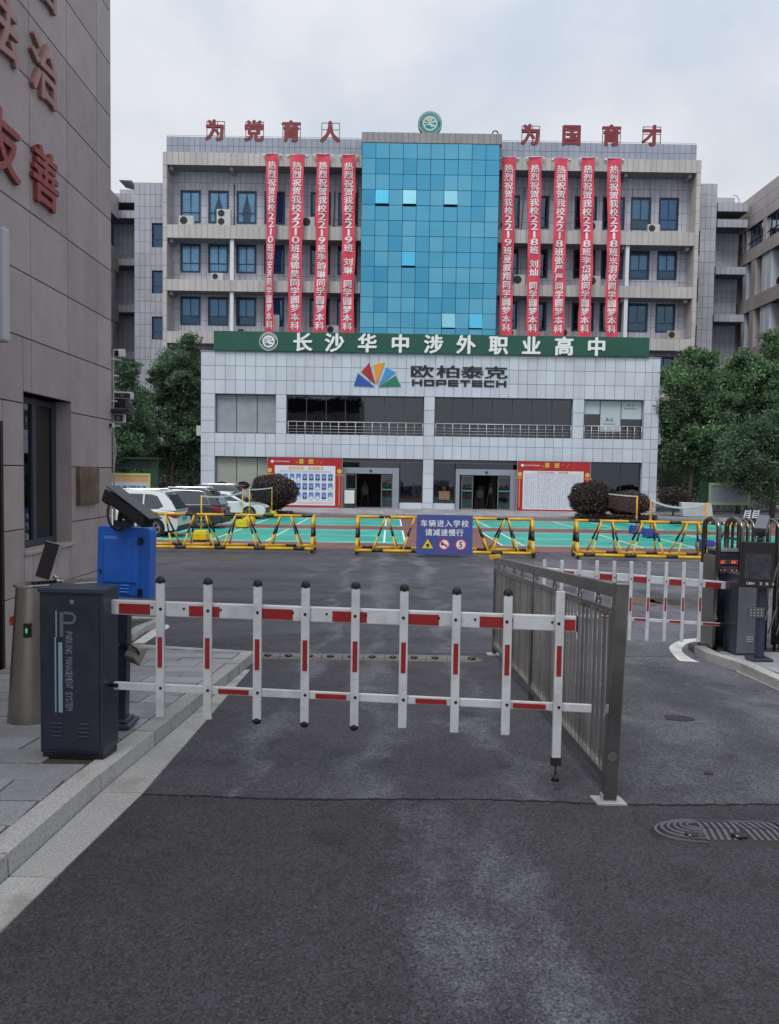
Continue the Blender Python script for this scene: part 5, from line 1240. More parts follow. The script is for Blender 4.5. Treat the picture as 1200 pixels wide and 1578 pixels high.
# ================================================================== UPPER SCHOOL BUILDING
YU = 61.5; YR = 62.9
M_beige = mat('beige_tile', (.47, .445, .43), .6, var=.08, vscale=.5, rnd='island', rndamt=.07, dirt=.35, dscale=.45, dcol=(.17, .165, .16), streak=True)
M_lilac = mat('lilac_tile', (.45, .455, .52), .5, var=.10, vscale=.35, rnd='island', rndamt=.07, dirt=.3, dscale=.4, dcol=(.15, .15, .18), streak=True)
M_par = mat('parapet_tile', (.30, .335, .41), .5, var=.10, vscale=.4, rnd='island', rndamt=.08, dirt=.3, dscale=.4, dcol=(.14, .15, .17), streak=True)
M_g2 = mat('grout_grey', (.13, .13, .145), .9)
def cladding(name, mats, parent, faces, tw, th, gap=.028, prou=.02):
    """faces: (origin, u, v, w, h, holes) ; tiles as raised pieces, joined"""
    m = MB()
    for (o_, u, v, w_, h_, hl) in faces:
        o_, u, v = Vector(o_), Vector(u), Vector(v); nrm = u.cross(v).normalized()
        if nrm.dot(Vector((0, -1, 0))) < 0 and abs(nrm.y) > .5: nrm = -nrm
        if abs(nrm.x) > .5: nrm = nrm * (1 if nrm.x * SIDE > 0 else -1)
        nx, nz_ = max(1, round(w_ / tw)), max(1, round(h_ / th))
        for (a, b, c, d) in cells(0, w_, 0, h_, frange(0, w_, nx), frange(0, h_, nz_), hl, .05):
            g_ = gap / 2
            q = [o_ + u * x + v * z for x, z in ((a + g_, c + g_), (b - g_, c + g_), (b - g_, d - g_), (a + g_, d - g_))]
            r = [p + nrm * prou for p in q]
            m._add(q + r, [(4, 5, 6, 7), (0, 1, 5, 4), (1, 2, 6, 5), (2, 3, 7, 6), (3, 0, 4, 7)])
    return tag(m.build(name, mats, parent), kind='stuff')
SIDE = 1
XC = P(664.5, 400, YU).x
bx = lambda px, py=300: P(px, py, YU).x
uz = lambda py, px=300: P(px, py, YU).z
XL, XR = bx(250.5, 300), bx(1079, 300); XLi, XRi = bx(257, 300), bx(1072.5, 300)
bands = [(uz(234.5), uz(254.5)), (uz(346), uz(367)), (uz(430.3), uz(448.3)), (uz(510.5), uz(529))]
fh_ = bands[2][0] - bands[3][0]
bands += [(bands[3][0] - fh_, bands[3][1] - fh_), (bands[3][0] - 2 * fh_, bands[3][1] - 2 * fh_)]
ub = thing('school_building', 'tall pale tiled school building with recessed windows and a blue glass centre', 'building', ((XL + XR) / 2, YU, ZY))
# window positions (offset from the centre line, mirrored)
def wofs(px): return P(px, 400, YR).x
WXL = [(279.5, 307.5), (322.5, 350.5), (366, 393.5), (409, 437), (480, 508), (522.5, 550)]
WXR = [(785, 799), (816, 844), (887, 918), (930, 961), (973.5, 1001.5), (1017, 1044)]
floors = [(295, 342), (377.5, 418.5), (458.5, 499.5), (540, 581)]
wz = [(P(300, b, YR).z, P(300, a, YR).z) for a, b in floors]
holesU = []
for a, b in WXL + WXR:
    sk = 10 / 800.0
    for fi, (z0, z1) in enumerate(wz):
        xa, xb = P(a, 320, YR).x, P(b, 320, YR).x
        holesU.append((xa, xb, z0, z1, fi, len(holesU) // 4))
GXL, GXR = P(557, 300, YU - 1.1).x, P(768.5, 300, YU - 1.1).x
hs = [(h[0] - XL, h[1] - XL, h[2] - ZY, h[3] - ZY) for h in holesU]
SIDE = 1
cladding('recessed_wall_tiles', M_lilac, ub, [((XL, YR, ZY), (1, 0, 0), (0, 0, 1), GXL - XL + .5, bands[0][0] - ZY, hs)], .462, .95)
hs2 = [(h[0] - GXR, h[1] - GXR, h[2] - ZY, h[3] - ZY) for h in holesU if h[0] > GXR - .5]
cladding('recessed_wall_tiles', M_lilac, ub, [((GXR, YR, ZY), (1, 0, 0), (0, 0, 1), XR - GXR, bands[0][0] - ZY, hs2)], .462, .95)
m = MB()
for (a, b, c, d) in cells(XL, XR, ZY, bands[0][0], [], [], [h[:4] for h in holesU], .01): m.quad((a, YR, c), (b, YR, c), (b, YR, d), (a, YR, d))
m.build('recessed_wall', M_g2, ub)
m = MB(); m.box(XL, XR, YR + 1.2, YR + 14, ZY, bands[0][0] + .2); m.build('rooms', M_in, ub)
m = MB()                                                 # floor slabs and their ceilings
for (z1, z0) in bands: m.box(XL, XR, YU + .001, YR + .3, z0, z1 - .01)
m.box(XL, XLi, YU + .002, YR + 8, ZY, bands[0][0]); m.box(XRi, XR, YU + .002, YR + 8, ZY, bands[0][0])
m.build('floor_slabs', mat('slab_paint', (.22, .22, .235), .8, var=.1, vscale=1), ub)
fc = []
for (z1, z0) in bands: fc.append(((XLi, YU, z0), (1, 0, 0), (0, 0, 1), XRi - XLi, z1 - z0, []))
fc.append(((XL, YU, ZY), (1, 0, 0), (0, 0, 1), XLi - XL, bands[0][0] - ZY, [])); fc.append(((XRi, YU, ZY), (1, 0, 0), (0, 0, 1), XR - XRi, bands[0][0] - ZY, []))
cladding('band_tiles', M_beige, ub, fc, .47, 1.0)
SIDE = 1; cladding('pier_side_tiles', M_beige, ub, [((XLi, YU + .02, ZY), (0, 1, 0), (0, 0, 1), YR - YU - .04, bands[0][0] - ZY, []) ], .45, 1.0)
SIDE = -1; cladding('pier_side_tiles', M_beige, ub, [((XRi, YU + .02, ZY), (0, 1, 0), (0, 0, 1), YR - YU - .04, bands[0][0] - ZY, [])], .45, 1.0)
SIDE = 1
# ceiling beams under the slabs
for px in (262, 355, 500, 530, 830, 965, 1064):
    x = bx(px)
    for (z1, z0) in bands[:4]: m = MB(); m.box(x - .14, x + .14, YU + .25, YR - .02, z0 - .28, z0 - .001); m.build('ceiling_beam', mat('slab_paint2', (.28, .28, .29), .8), ub)
# parapet
XPL, XPR = P(256.5, 220, YU + .5).x, P(1073.5, 228, YU + .5).x; zp1 = P(400, 212.3, YU + .5).z
m = MB(); m.box(XPL, XPR, YU + .5, YU + .9, bands[0][0] - .2, zp1); m.build('parapet', M_g2, ub)
cladding('parapet_tiles', M_par, ub, [((XPL, YU + .5, bands[0][0] - .02), (1, 0, 0), (0, 0, 1), XPR - XPL, zp1 - bands[0][0] + .02, [])], .455, .66)
m = MB(); m.tube([(XPL, YU + .7, zp1 + .18), (P(556, 210, YU).x, YU + .7, zp1 + .18)], .012, 5); m.tube([(P(772, 210, YU).x, YU + .7, zp1 + .18), (XPR, YU + .7, zp1 + .18)], .012, 5)
x = XPL
while x < XPR:
    if not (P(556, 210, YU).x < x < P(772, 210, YU).x): m.tube([(x, YU + .7, zp1), (x, YU + .7, zp1 + .18)], .01, 4)
    x += 1.5
m.build('lightning_wire', M_dframe, ub)
# slim white columns
M_col = mat('column_white', (.68, .71, .75), .5, dirt=.3, dscale=1, dcol=(.3, .3, .3), streak=True)
for px in (356.3, 965.5):
    for fi in (1, 2, 3):
        x = P(px, 460, YU).x; m = MB(); m.box(x - .15, x + .15, YU + .12, YU + .42, bands[fi + 1][0], bands[fi][1]); m.build('column', M_col, ub, bevel=.03, seg=2)
for px, dx, dz, r_ in ((361, 0, 1, .045), (514, .1, 1.4, .04), (803, .25, .8, .03)):
    x = P(px, 320, YR).x; m = MB(); m.tube([(x, YR - .1, bands[1][0]), (x + dx, YR - .1, bands[0][1] - dz)], r_, 6); m.build('drain_pipe', mat('pipe_grey', (.13, .13, .14), .6), ub)
# windows
M_wf = mat('window_frame_blue', (.035, .05, .085), .4, metal=.3)
M_bgl = glassmat('blue_glass', (.64, .86, 1.0), (.45, .72, 1.0), .10, .02, .01)
M_cur = mat('curtain_white', (.82, .88, .90), .85, var=.15, vscale=1)
M_cur2 = mat('curtain_blue', (.10, .20, .40), .85, var=.15, vscale=1)
M_bnd = mat('slat_blind', (.34, .46, .56), .7)
wcache = {}
def wframe(w_, h_, split):
    k_ = (round(w_, 2), round(h_, 2))
    if k_ in wcache: return wcache[k_]
    m = MB(); f = .07
    m.box(0, f, 0, .10, 0, h_); m.box(w_ - f, w_, 0, .10, 0, h_); m.box(f, w_ - f, 0, .10, h_ - f, h_); m.box(f, w_ - f, 0, .10, 0, f); m.box(f, w_ - f, .01, .09, h_ * .30, h_ * .30 + .06); m.box(w_ / 2 - .03, w_ / 2 + .03, .01, .09, h_ * .30 + .06, h_ - f)
    # outer surround, a little proud of the tiles
    s = .10
    m.box(-s, 0, -.04, .04, -s, h_ + s); m.box(w_, w_ + s, -.04, .04, -s, h_ + s); m.box(0, w_, -.04, .04, h_, h_ + s); m.box(0, w_, -.06, .04, -s, 0)
    p_ = MB(); p_.quad((f, .05, f), (w_ - f, .05, f), (w_ - f, .05, h_ - f), (f, .05, h_ - f))
    wcache[k_] = (m.mesh('window', [M_wf]), p_.mesh('pane', M_bgl)); return wcache[k_]
def curtain_mesh(w_, h_, kind):
    m = MB(); N = 26
    for side in (0, 1):
        pts = []
        for i in range(N + 1):
            t = i / N; pts.append(t)
        rows = 8; vs = []; 
        for j in range(rows + 1):
            z = h_ * (1 - j / rows * .97); pull = (.5 if kind != 'tied' else (.5 - .26 * math.sin(min(1, j / rows * 1.25) * math.pi / 2) ** 2 if j / rows < .8 else .26 + .04))
            for i in range(N + 1):
                t = i / N; x = t * pull * w_ * .96; x = x if side == 0 else w_ - x
                vs.append((x, .12 + .035 * math.sin(t * 40 + j * .3), z))
        m._add(vs, [(j * (N + 1) + i, j * (N + 1) + i + 1, (j + 1) * (N + 1) + i + 1, (j + 1) * (N + 1) + i) for j in range(rows) for i in range(N)], 0, True)
    return m
cm = {}
def get_cur(kind, w_, h_):
    k_ = (kind, round(w_, 2), round(h_, 2))
    if k_ not in cm:
        if kind == 'slats':
            m = MB()
            for i in range(18): z = h_ * .35 + i * h_ * .62 / 18; m.box(.05, w_ - .05, .22, .26, z, z + h_ * .028)
            cm[k_] = m.mesh('blind', M_bnd)
        else: cm[k_] = curtain_mesh(w_, h_, kind).mesh('curtain', M_cur if kind != 'blue' else M_cur2)
    return cm[k_]
kinds = {}
for (xa, xb, z0, z1, fi, wi) in holesU:
    w_, h_ = xb - xa, z1 - z0
    fm, pm_ = wframe(w_, h_, .3)
    wo = put('window', fm, (xa, YR + .02, z0), ub)
    pn = put('pane', pm_, (xa, YR + .02, z0), ub); pn.parent = wo; pn.location = (0, 0, 0)
    if wi < 6: kd = [['full', 'tied', 'tied', 'blue', None, None], ['full', 'full', 'full', 'blue', None, None], ['slats', 'slats', 'slats', 'blue', None, None], [None] * 6][fi][wi]
    else: kd = [[None, None, None, None, 'slats', 'blue'], [None, None, None, None, 'slats', 'slats'], [None] * 6, [None] * 6][fi][wi - 6]
    if kd:
        c_ = put('curtain' if kd != 'slats' else 'blind', get_cur(kd, w_, h_), (0, 0, 0), ub); c_.parent = wo; c_.location = (0, 0, 0)

# blue curtain wall in the middle
YG = YU - 1.1
M_cw = [mat('curtain_glass_%s' % n_, c_, .06, metal=1.0, var=.06, vscale=.4) for n_, c_ in (('a', (.11, .405, .585)), ('b', (.14, .445, .61)), ('c', (.09, .37, .555)))]
M_cwo = mat('open_glass', (.10, .48, .68), .1, metal=.9); M_cwo2 = mat('open_glass_pale', (.24, .54, .64), .15, metal=.8)
gx0, gx1 = GXL, GXR; gzt = P(660, 221.5, YG).z; zpt = P(660, 205, YG).z
m = MB(); m.box(gx0 + .05, gx1 - .05, YG + .06, YR + 2, ZY + 8, gzt); m.build('glass_shaft', mat('shaft_dark', (.01, .03, .06), .4), ub)
m = MB(); m.box(gx0 - .05, gx1 + .15, YG - .02, YR + 2, gzt, zpt); m.build('glass_cap', M_g2, ub)
cladding('cap_tiles', mat('cap_tile', (.27, .27, .275), .6, var=.1, vscale=.5, rnd='island', rndamt=.08, dirt=.3, dscale=.5, dcol=(.15, .15, .15), streak=True), ub, [((gx0 - .05, YG - .02, gzt + .03), (1, 0, 0), (0, 0, 1), gx1 - gx0 + .2, zpt - gzt - .03, [])], .47, 1.0)
m = MB(); c_ = P(763, 206, YG + .4); m.tube([c_ + Vector((.22 * math.cos(R_(a)), 0, .22 * math.sin(R_(a)))) for a in range(0, 200, 20)], .05, 6); m.build('vent_pipe', M_black, ub)
NC = 10; pw = (gx1 - gx0) / NC; rowh = 22.9 / F * YG; NRW = 15; mul = .020
opens = {(1, 3): M_cwo, (3, 3): M_cwo2, (6, 3): M_cwo2, (3, 7): M_cwo, (6, 11): M_cwo2, (8, 11): M_cwo}
gm = [MB() for _ in M_cw]; gme = []
for i, mm_ in enumerate(M_cw):
    g_ = MB(); g_.box(mul, pw - mul, -.02, .0, mul, rowh - mul); gme.append(g_.mesh('pane', mm_))
cwo = MB()
for i in range(NC + 1): cwo.box(gx0 + i * pw - mul, gx0 + i * pw + mul, YG - .0, YG + .05, gzt - NRW * rowh, gzt)
for j in range(NRW + 1): cwo.box(gx0, gx1, YG + .004, YG + .052, gzt - j * rowh - mul, gzt - j * rowh + mul)
cwall = cwo.build('curtain_wall', mat('mullion_blue', (.008, .02, .04), .35, metal=.5), ub)
for i in range(NC):
    for j in range(NRW):
        zb_ = gzt - (j + 1) * rowh
        if (i, j) in opens:
            g_ = MB(); g_.hexa([(0 + mul, -.34, mul), (pw - mul, -.34, mul), (pw - mul, -.31, mul), (mul, -.31, mul), (mul, -.03, rowh - mul), (pw - mul, -.03, rowh - mul), (pw - mul, 0, rowh - mul), (mul, 0, rowh - mul)])
            o = put('open_pane', g_.mesh('open_pane', opens[(i, j)]), (gx0 + i * pw, YG, zb_), ub); o.parent = cwall
            continue
        o = put('pane', gme[random.choice((0, 0, 1, 2, 1))], (gx0 + i * pw, YG - .001, zb_), ub, rot=(random.gauss(0, .009), 0, random.gauss(0, .009))); o.parent = cwall
m = MB(); NZ = 15                                    # warped glass return on the right flank
for j in range(NZ):
    z1, z0 = gzt - j * rowh, gzt - (j + 1) * rowh; m.quad((gx1 + .0, YG, z0), (gx1 + .0, YR, z0), (gx1 + .0, YR, z1), (gx1 + .0, YG, z1))
m.build('side_glass', M_cw[2], ub)

# crest disc and roof characters
Yc = YG + .3; rc = thing('roof_crest', 'round green school crest standing on the roof above the blue glass', 'sign', P(663, 206, Yc))
c = P(662.5, 190, Yc); Rr = 18 / F * Yc
m = MB(); m.tube([c + Vector((0, .02, 0)), c + Vector((0, .35, 0))], Rr, 40); body = m.build('drum', mat('crest_drum', (.05, .13, .13), .5), rc)
crest(rc, c, Rr * .97, mat('crest_green2', (.02, .17, .14), .4), mat('crest_pale', (.40, .62, .60), .5))
m = MB(); m.tube([c + Vector((-.3, .2, -Rr * .8)), c + Vector((-.3, .2, -Rr - .3))], .05, 6); m.tube([c + Vector((.3, .2, -Rr * .8)), c + Vector((.3, .2, -Rr - .3))], .05, 6); m.build('stand', M_dframe, rc)
M_rl = mat('roof_letter_red', (.20, .022, .03), .5, var=.15, vscale=3, dirt=.2, dscale=2, dcol=(.3, .1, .1)); M_rk = mat('roof_frame', (.12, .03, .035), .6, metal=.3)
Yr = YU + .55
roofch = [('为', 331.5, 201), ('党', 391.5, 202), ('育', 448.5, 202.5), ('人', 508.5, 203.5), ('为', 817, 208), ('国', 880, 208.5), ('育', 941.5, 209), ('才', 1003.5, 209.5)]
lbls = ['leftmost red roof character, with a dot and a hooked stroke, above the parapet', 'second red roof character from the left, with three short strokes on top', 'red roof character with a moon shape below, third from the left end of the roof', 'simple two stroke red roof character just left of the blue glass', 'red roof character first to the right of the blue glass', 'square boxed red roof character, second right of the blue glass', 'red roof character with a moon shape below, next to last at the right', 'rightmost red roof character with one cross bar and a slanted stroke']
for (ch, px, py), lb in zip(roofch, lbls):
    c = P(px, py, Yr); hw = 14.0 / F * Yr; t = thing('roof_character', lb, 'sign letter', (c.x, Yr, zp1), 'red roof characters')
    m = MB(); put_char(m, ch, lambda u, v: Vector((c.x + u, Yr - .12, c.z + v)), 0, 0, hw * 2.12, hw * 2.25, .045, 0, res=3, extr=(0, .10, 0)); m.build('character', M_rl, t)
    m = MB(); z0, z1 = zp1, c.z + hw * .98; x0, x1 = c.x - hw * .9, c.x + hw * 1.0
    for x in (x0, x1, (x0 + x1) / 2 + .15): m.box(x - .025, x + .025, Yr, Yr + .05, z0, z1)
    for z in (z0 + .12, (z0 + z1) / 2 + .1, z1 - .02): m.box(x0, x1, Yr + .001, Yr + .049, z - .02, z + .02)
    m.build('frame', M_rk, t)

# ================================================================== VERTICAL BANNERS
M_ban = mat('banner_red', (.62, .055, .095), .75, var=.10, vscale=.8, dirt=.2, dscale=1.2, dcol=(.6, .10, .12), streak=True)
M_bw = mat('banner_white', (.74, .70, .72), .75)
bans = [((410, 428.8), (237, 511), (410, 420), '热烈祝贺我校2210班邓安淇同学圆梦本科', 'leftmost red banner, twisted and narrowing towards its foot', [(0, 19), (.3, 15.5), (.6, 11.5), (.85, 11.5), (1, 13.5)], [(0, 419.3), (.3, 418.5), (.55, 416.8), (.8, 416), (1, 416)]),
        ((447.5, 468.5), (237.5, 512), (0, 0), '热烈祝贺我校2210班易锦昊同学圆梦本科', 'second red banner from the left end of the facade', [(0, 21), (1, 20)], [(0, 458), (.4, 456.3), (1, 454.5)]),
        ((487, 508), (238, 512.5), (0, 0), '热烈祝贺我校2219班李韵琳同学圆梦本科', 'third red banner from the left end of the facade', [(0, 20.5), (.5, 19), (1, 19.5)], [(0, 497.7), (.5, 496), (1, 493.3)]),
        ((527, 547.5), (239, 513.5), (0, 0), '热烈祝贺我校2219班 刘琳 同学圆梦本科', 'red banner hanging immediately left of the blue glass wall', [(0, 20.5), (1, 20)], [(0, 537.3), (.4, 537.2), (1, 535.3)]),
        ((775, 795), (242, 515), (0, 0), '热烈祝贺我校2219班夏叙翔同学圆梦本科', 'red banner hanging immediately right of the blue glass wall', [(0, 20), (.4, 18.3), (1, 18.5)], [(0, 784.5), (.4, 782), (1, 777.3)]),
        ((815, 835), (242.5, 516), (0, 0), '热烈祝贺我校2218班 刘灿 同学圆梦本科', 'second red banner to the right of the blue glass wall', [(0, 20.3), (1, 18.5)], [(0, 824.5), (.4, 822.3), (1, 818.5)]),
        ((855, 875), (243, 517), (0, 0), '热烈祝贺我校2218班张严严同学圆梦本科', 'middle one of the five red banners right of the blue glass', [(0, 20.3), (1, 18.3)], [(0, 865), (.4, 861.5), (1, 857.3)]),
        ((896, 916), (243.5, 517), (0, 0), '热烈祝贺我校2218班李岱妮同学圆梦本科', 'fourth red banner to the right of the blue glass wall', [(0, 20.3), (1, 18.8)], [(0, 906), (.4, 903), (1, 898)]),
        ((937, 957), (244, 517.5), (0, 0), '热烈祝贺我校2218班米羽姣同学圆梦本科', 'rightmost red banner, nearest the plain windows', [(0, 20.3), (1, 18.3)], [(0, 946.5), (.4, 944.3), (1, 938.5)])]
def lerp_tab(tab, t):
    for (a, b), (c, d) in zip(tab[:-1], tab[1:]):
        if t <= c: return b + (d - b) * (t - a) / (c - a)
    return tab[-1][1]
YBN = YU - .18
for bi, (_, (ya, yb), _, txt, lb, wt, xt_) in enumerate(bans):
    top = P(xt_[0][1], ya, YBN); t = thing('red_banner', lb, 'banner', top, 'red vertical banners on the school facade')
    ph = random.uniform(0, 6)
    def fnb(s, v, off=0.0):
        px = lerp_tab(xt_, v); wpx = lerp_tab(wt, v)
        y_ = YBN - .5 * v - .06 * math.sin(v * 9 + ph) * (1 - v) + .05 * math.sin(s * 5 + v * 30 + ph) - off
        c_ = P(px + .5 * math.sin(v * 11 + ph) * (.3 + v) + s * wpx * (1 + .05 * math.sin(v * 17 + 2 * ph)), ya + (yb + 6 - ya) * v, YBN); return Vector((c_.x, y_, c_.z))
    m = MB(); NV, NS = 60, 4; vs = [fnb(-.5 + i / NS, j / NV) for j in range(NV + 1) for i in range(NS + 1)]
    m._add(vs, [(j * (NS + 1) + i, j * (NS + 1) + i + 1, (j + 1) * (NS + 1) + i + 1, (j + 1) * (NS + 1) + i) for j in range(NV) for i in range(NS)], 0, True); m.build('cloth', M_ban, t)
    m = MB(); n = len(txt); H_ = (yb + 6 - ya); v0, v1 = 11.5 / H_, (yb - 2 - ya) / H_
    wts = [(.93 if c_.isdigit() else .62 if c_ == ' ' else 1.0) for c_ in txt]; tot = sum(wts); acc = 0
    for ch, w_ in zip(txt, wts):
        vc = v0 + (v1 - v0) * (acc + w_ / 2) / tot; hh = (v1 - v0) / tot * (.80 if ch.isdigit() else .98); acc += w_
        if ch == ' ': continue
        put_char(m, ch, lambda u, v: fnb(u, vc - v, .04), 0, 0, .56 if ch.isdigit() else .72, hh, .04 if ch.isdigit() else .026, res=2)
    m.build('lettering', M_bw, t)
    m = MB(); m.tube([fnb(-.62, 0), fnb(.62, 0)], .03, 6)
    for s in (-.66, .66): q = fnb(s, .004); m.box(q.x - .09, q.x + .09, q.y, q.y + .12, q.z - .08, q.z + .05)
    m.build('batten', M_bw, t)

# ================================================================== WINGS BEHIND
def vrange(z0, z1, h): return max(1, round((z1 - z0) / h))
M_wing = mat('wing_tile', (.42, .43, .49), .5, var=.12, vscale=.3, rnd='island', rndamt=.06, dirt=.4, dscale=.35, dcol=(.17, .175, .20), streak=True)
M_wingb = mat('wing_band', (.43, .39, .39), .6, var=.12, vscale=.3, rnd='island', rndamt=.06, dirt=.3, dscale=.4, dcol=(.14, .13, .14), streak=True)
M_wcol = mat('wing_column', (.62, .67, .74), .5)
def win_on(bld, xa, xb, z0, z1, Y, split=.32):
    m = MB(); f = .08
    for a, b in ((xa, xa + f), (xb - f, xb)): m.box(a, b, Y, Y + .1, z0, z1)
    m.box(xa + f, xb - f, Y + .001, Y + .099, z1 - f, z1); m.box(xa + f, xb - f, Y + .001, Y + .099, z0, z0 + f); m.box(xa + f, xb - f, Y + .01, Y + .09, z0 + (z1 - z0) * split, z0 + (z1 - z0) * split + .07)
    w_ = m.build('window', M_wf, bld); m = MB(); m.quad((xa + .05, Y + .05, z0 + .05), (xb - .05, Y + .05, z0 + .05), (xb - .05, Y + .05, z1 - .05), (xa + .05, Y + .05, z1 - .05)); m.build('pane', M_bgl, w_)
# ---- left wing
YW = 66.0; YW2 = 71.0
lw = thing('wing_building', 'grey tiled stair tower and wing left of the tall school building', 'building', (P(228, 600, YW).x, YW, ZY))
xa, xb = P(207, 400, YW).x, P(256, 400, YW).x; zt_ = P(228, 281.5, YW).z
wl = []
for (ya, yb) in ((344, 381), (417, 452), (488, 523)): wl.append((P(234, 400, YW).x, P(251, 400, YW).x, P(240, yb, YW).z, P(240, ya, YW).z))
m = MB()
for (a, b, c, d) in cells(xa, xb, ZY, zt_, [], [], wl, .01): m.quad((a, YW, c), (b, YW, c), (b, YW, d), (a, YW, d))
m.box(xa + .001, xb, YW + .5, YW + 12, ZY, zt_ - .01); m.quad((xa, YW, ZY), (xa, YW + .5, ZY), (xa, YW + .5, zt_), (xa, YW, zt_)); m.build('wall', M_g2, lw)
SIDE = -1
cladding('tower_tiles', M_wing, lw, [((xa, YW, ZY), (1, 0, 0), (0, 0, 1), xb - xa, zt_ - ZY, [(a - xa, b - xa, c - ZY, d - ZY) for a, b, c, d in wl])], .46, 1.0)
for w_ in wl: win_on(lw, *w_, YW + .12)
def far_block(bld, pxa, pxb, top, bandsy, Y, matb, steps):
    xa, xb = P(pxa, 400, Y).x, P(pxb, 400, Y).x
    zz = lambda py: P((pxa + pxb) / 2, py, Y).z
    m = MB(); m.box(xa, xb, Y + 1.8, Y + 8, ZY, zz(top)); m.build('back_wall', M_g2, bld)
    cladding('back_tiles', matb, bld, [((xa, Y + 1.8, ZY), (1, 0, 0), (0, 0, 1), xb - xa, zz(top) - ZY, [])], .46, 1.0)
    fc = []
    for (a, b) in bandsy:
        m = MB(); m.box(xa, xb, Y + .001, Y + 1.78, zz(b), zz(a)); m.build('band', M_g2, bld); fc.append(((xa, Y, zz(b)), (1, 0, 0), (0, 0, 1), xb - xa, zz(a) - zz(b), []))
    cladding('band_tiles', matb, bld, fc, .46, .7)
    for (a, b, y0, y1) in steps:
        m = MB(); m.box(P(a, 400, Y).x, P(b, 400, Y).x, Y + .6, Y + 3, zz(y1), zz(y0)); m.build('roof_step', matb, bld)
SIDE = 1
far_block(lw, 150, 208.5, 300, ((298, 312), (324, 336), (398, 409), (469, 481), (541, 553)), YW2, M_wing, [(181, 207, 288, 298)])
m = MB(); Yk = YW2 + 2; a, b = P(188, 283, Yk), P(207, 288, Yk); m.bar(Vector((a.x, Yk - .6, a.z)), Vector((b.x, Yk - .6, b.z + .25)), .06, .08); m.hexa([Vector((a.x, Yk - .8, a.z - .02)), Vector((b.x, Yk - .8, b.z)), Vector((b.x, Yk + 1, b.z)), Vector((a.x, Yk + 1, a.z - .02)), Vector((a.x, Yk - .8, a.z + .04)), Vector((b.x, Yk - .8, b.z + .3)), Vector((b.x, Yk + 1, b.z + .3)), Vector((a.x, Yk + 1, a.z + .04))])
m.build('roof_hatch', M_dframe, lw)
# side wall of the left wing, running towards the viewer
XLW = -(605 - 188) / F * YW2; SIDE = 1
def side_wing(bld, X, Y0, Y1, rows, wins, piers, cols, inw, mb_=None):
    """rows: (z0, z1) solid bands; between them recesses with piers and columns"""
    s = 1 if inw > 0 else -1
    fc = []
    for (z0, z1) in rows:
        m = MB(); m.box(min(X, X + s * 1.7), max(X, X + s * 1.7), Y0, Y1, z0, z1); m.build('band', M_g2, bld); fc.append(((X, Y0, z0), (0, 1, 0), (0, 0, 1), Y1 - Y0, z1 - z0, []))
    m = MB(); m.box(min(X + s * 1.7, X + s * 9), max(X + s * 1.7, X + s * 9), Y0, Y1, ZY, rows[0][1] - .3); m.build('back_wall', M_g2, bld)
    cladding('back_tiles', M_wing, bld, [((X + s * 1.7, Y0, ZY), (0, 1, 0), (0, 0, 1), Y1 - Y0, rows[0][1] - ZY - .3, [])], .46, 1.0)
    for (y0, y1) in piers:
        m = MB(); m.box(min(X + s * .01, X + s * 1.7), max(X + s * .01, X + s * 1.7), y0, y1, ZY, rows[1][1]); m.build('pier', M_wingb, bld)
    for y0 in cols:
        for k in range(1, len(rows) - 1):
            m = MB(); m.box(min(X + s * .12, X + s * .95), max(X + s * .12, X + s * .95), y0 - .42, y0 + .42, rows[k + 1][1], rows[k][0]); m.build('column', M_wcol, bld, bevel=.06, seg=2)
    cladding('band_tiles', M_wingb, bld, fc, .46, .9)
    for (y0, y1, z0, z1) in wins:
        m = MB(); n = max(1, round((y1 - y0) / .75)); xx = X + s * .12
        for k in range(n + 1): m.box(min(xx, xx + s * .1), max(xx, xx + s * .1), y0 + (y1 - y0) * k / n - .04, y0 + (y1 - y0) * k / n + .04, z0, z1)
        for z in (z0, z0 + (z1 - z0) * .3, z1 - .08): m.box(min(xx, xx + s * .09), max(xx, xx + s * .09), y0, y1, z, z + .08)
        w_ = m.build('window', M_wf, bld); m = MB(); m.quad((xx + s * .05, y0, z0), (xx + s * .05, y1, z0), (xx + s * .05, y1, z1), (xx + s * .05, y0, z1)); m.build('pane', M_dg, w_)
zl = lambda px, py: PX(px, py, XLW).z
SIDE = 1
rws = [(zl(180, 336), zl(180, 302)), (zl(186, 424), zl(182, 386)), (zl(186, 500), zl(184, 466)), (zl(186, 572), zl(186, 542))]
side_wing(lw, XLW, 60, YW2, rws, [(66.2, 70.0, zl(182, 392), zl(182, 340))], [(64, 65), (69.4, 70.2)], [], -1)
# ---- right wing
YT2 = 68.0; YB2 = 72.0; XRW = (1148 - 606) / F * YB2
rw = thing('wing_building', 'brownish tiled teaching wing receding along the right edge with its grey stair tower', 'building', (XRW, YB2, ZY))
xa, xb = P(1068, 400, YT2).x, P(1105.5, 290, YT2).x; zt_ = P(1092, 283, YT2).z; SIDE = 1
m = MB(); m.box(xa, xb, YT2 + .001, YT2 + 12, ZY, zt_); m.build('wall', M_g2, rw)
cladding('tower_tiles', M_wing, rw, [((xa, YT2, ZY), (1, 0, 0), (0, 0, 1), xb - xa, zt_ - ZY, [])], .46, 1.0)
m = MB()
for (ya, yb) in ((356, 393), (429, 466), (501, 534)): m.box(P(1068, 400, YT2).x, P(1077, 400, YT2).x, YT2 - .05, YT2 + .1, P(1074, yb, YT2).z, P(1074, ya, YT2).z)
m.build('window', M_black, rw)
far_block(rw, 1103, 1150, 312, ((312, 326), (338, 350.5), (411, 423), (484.5, 496)), YB2, M_wing, [(1104, 1133, 301, 312)])
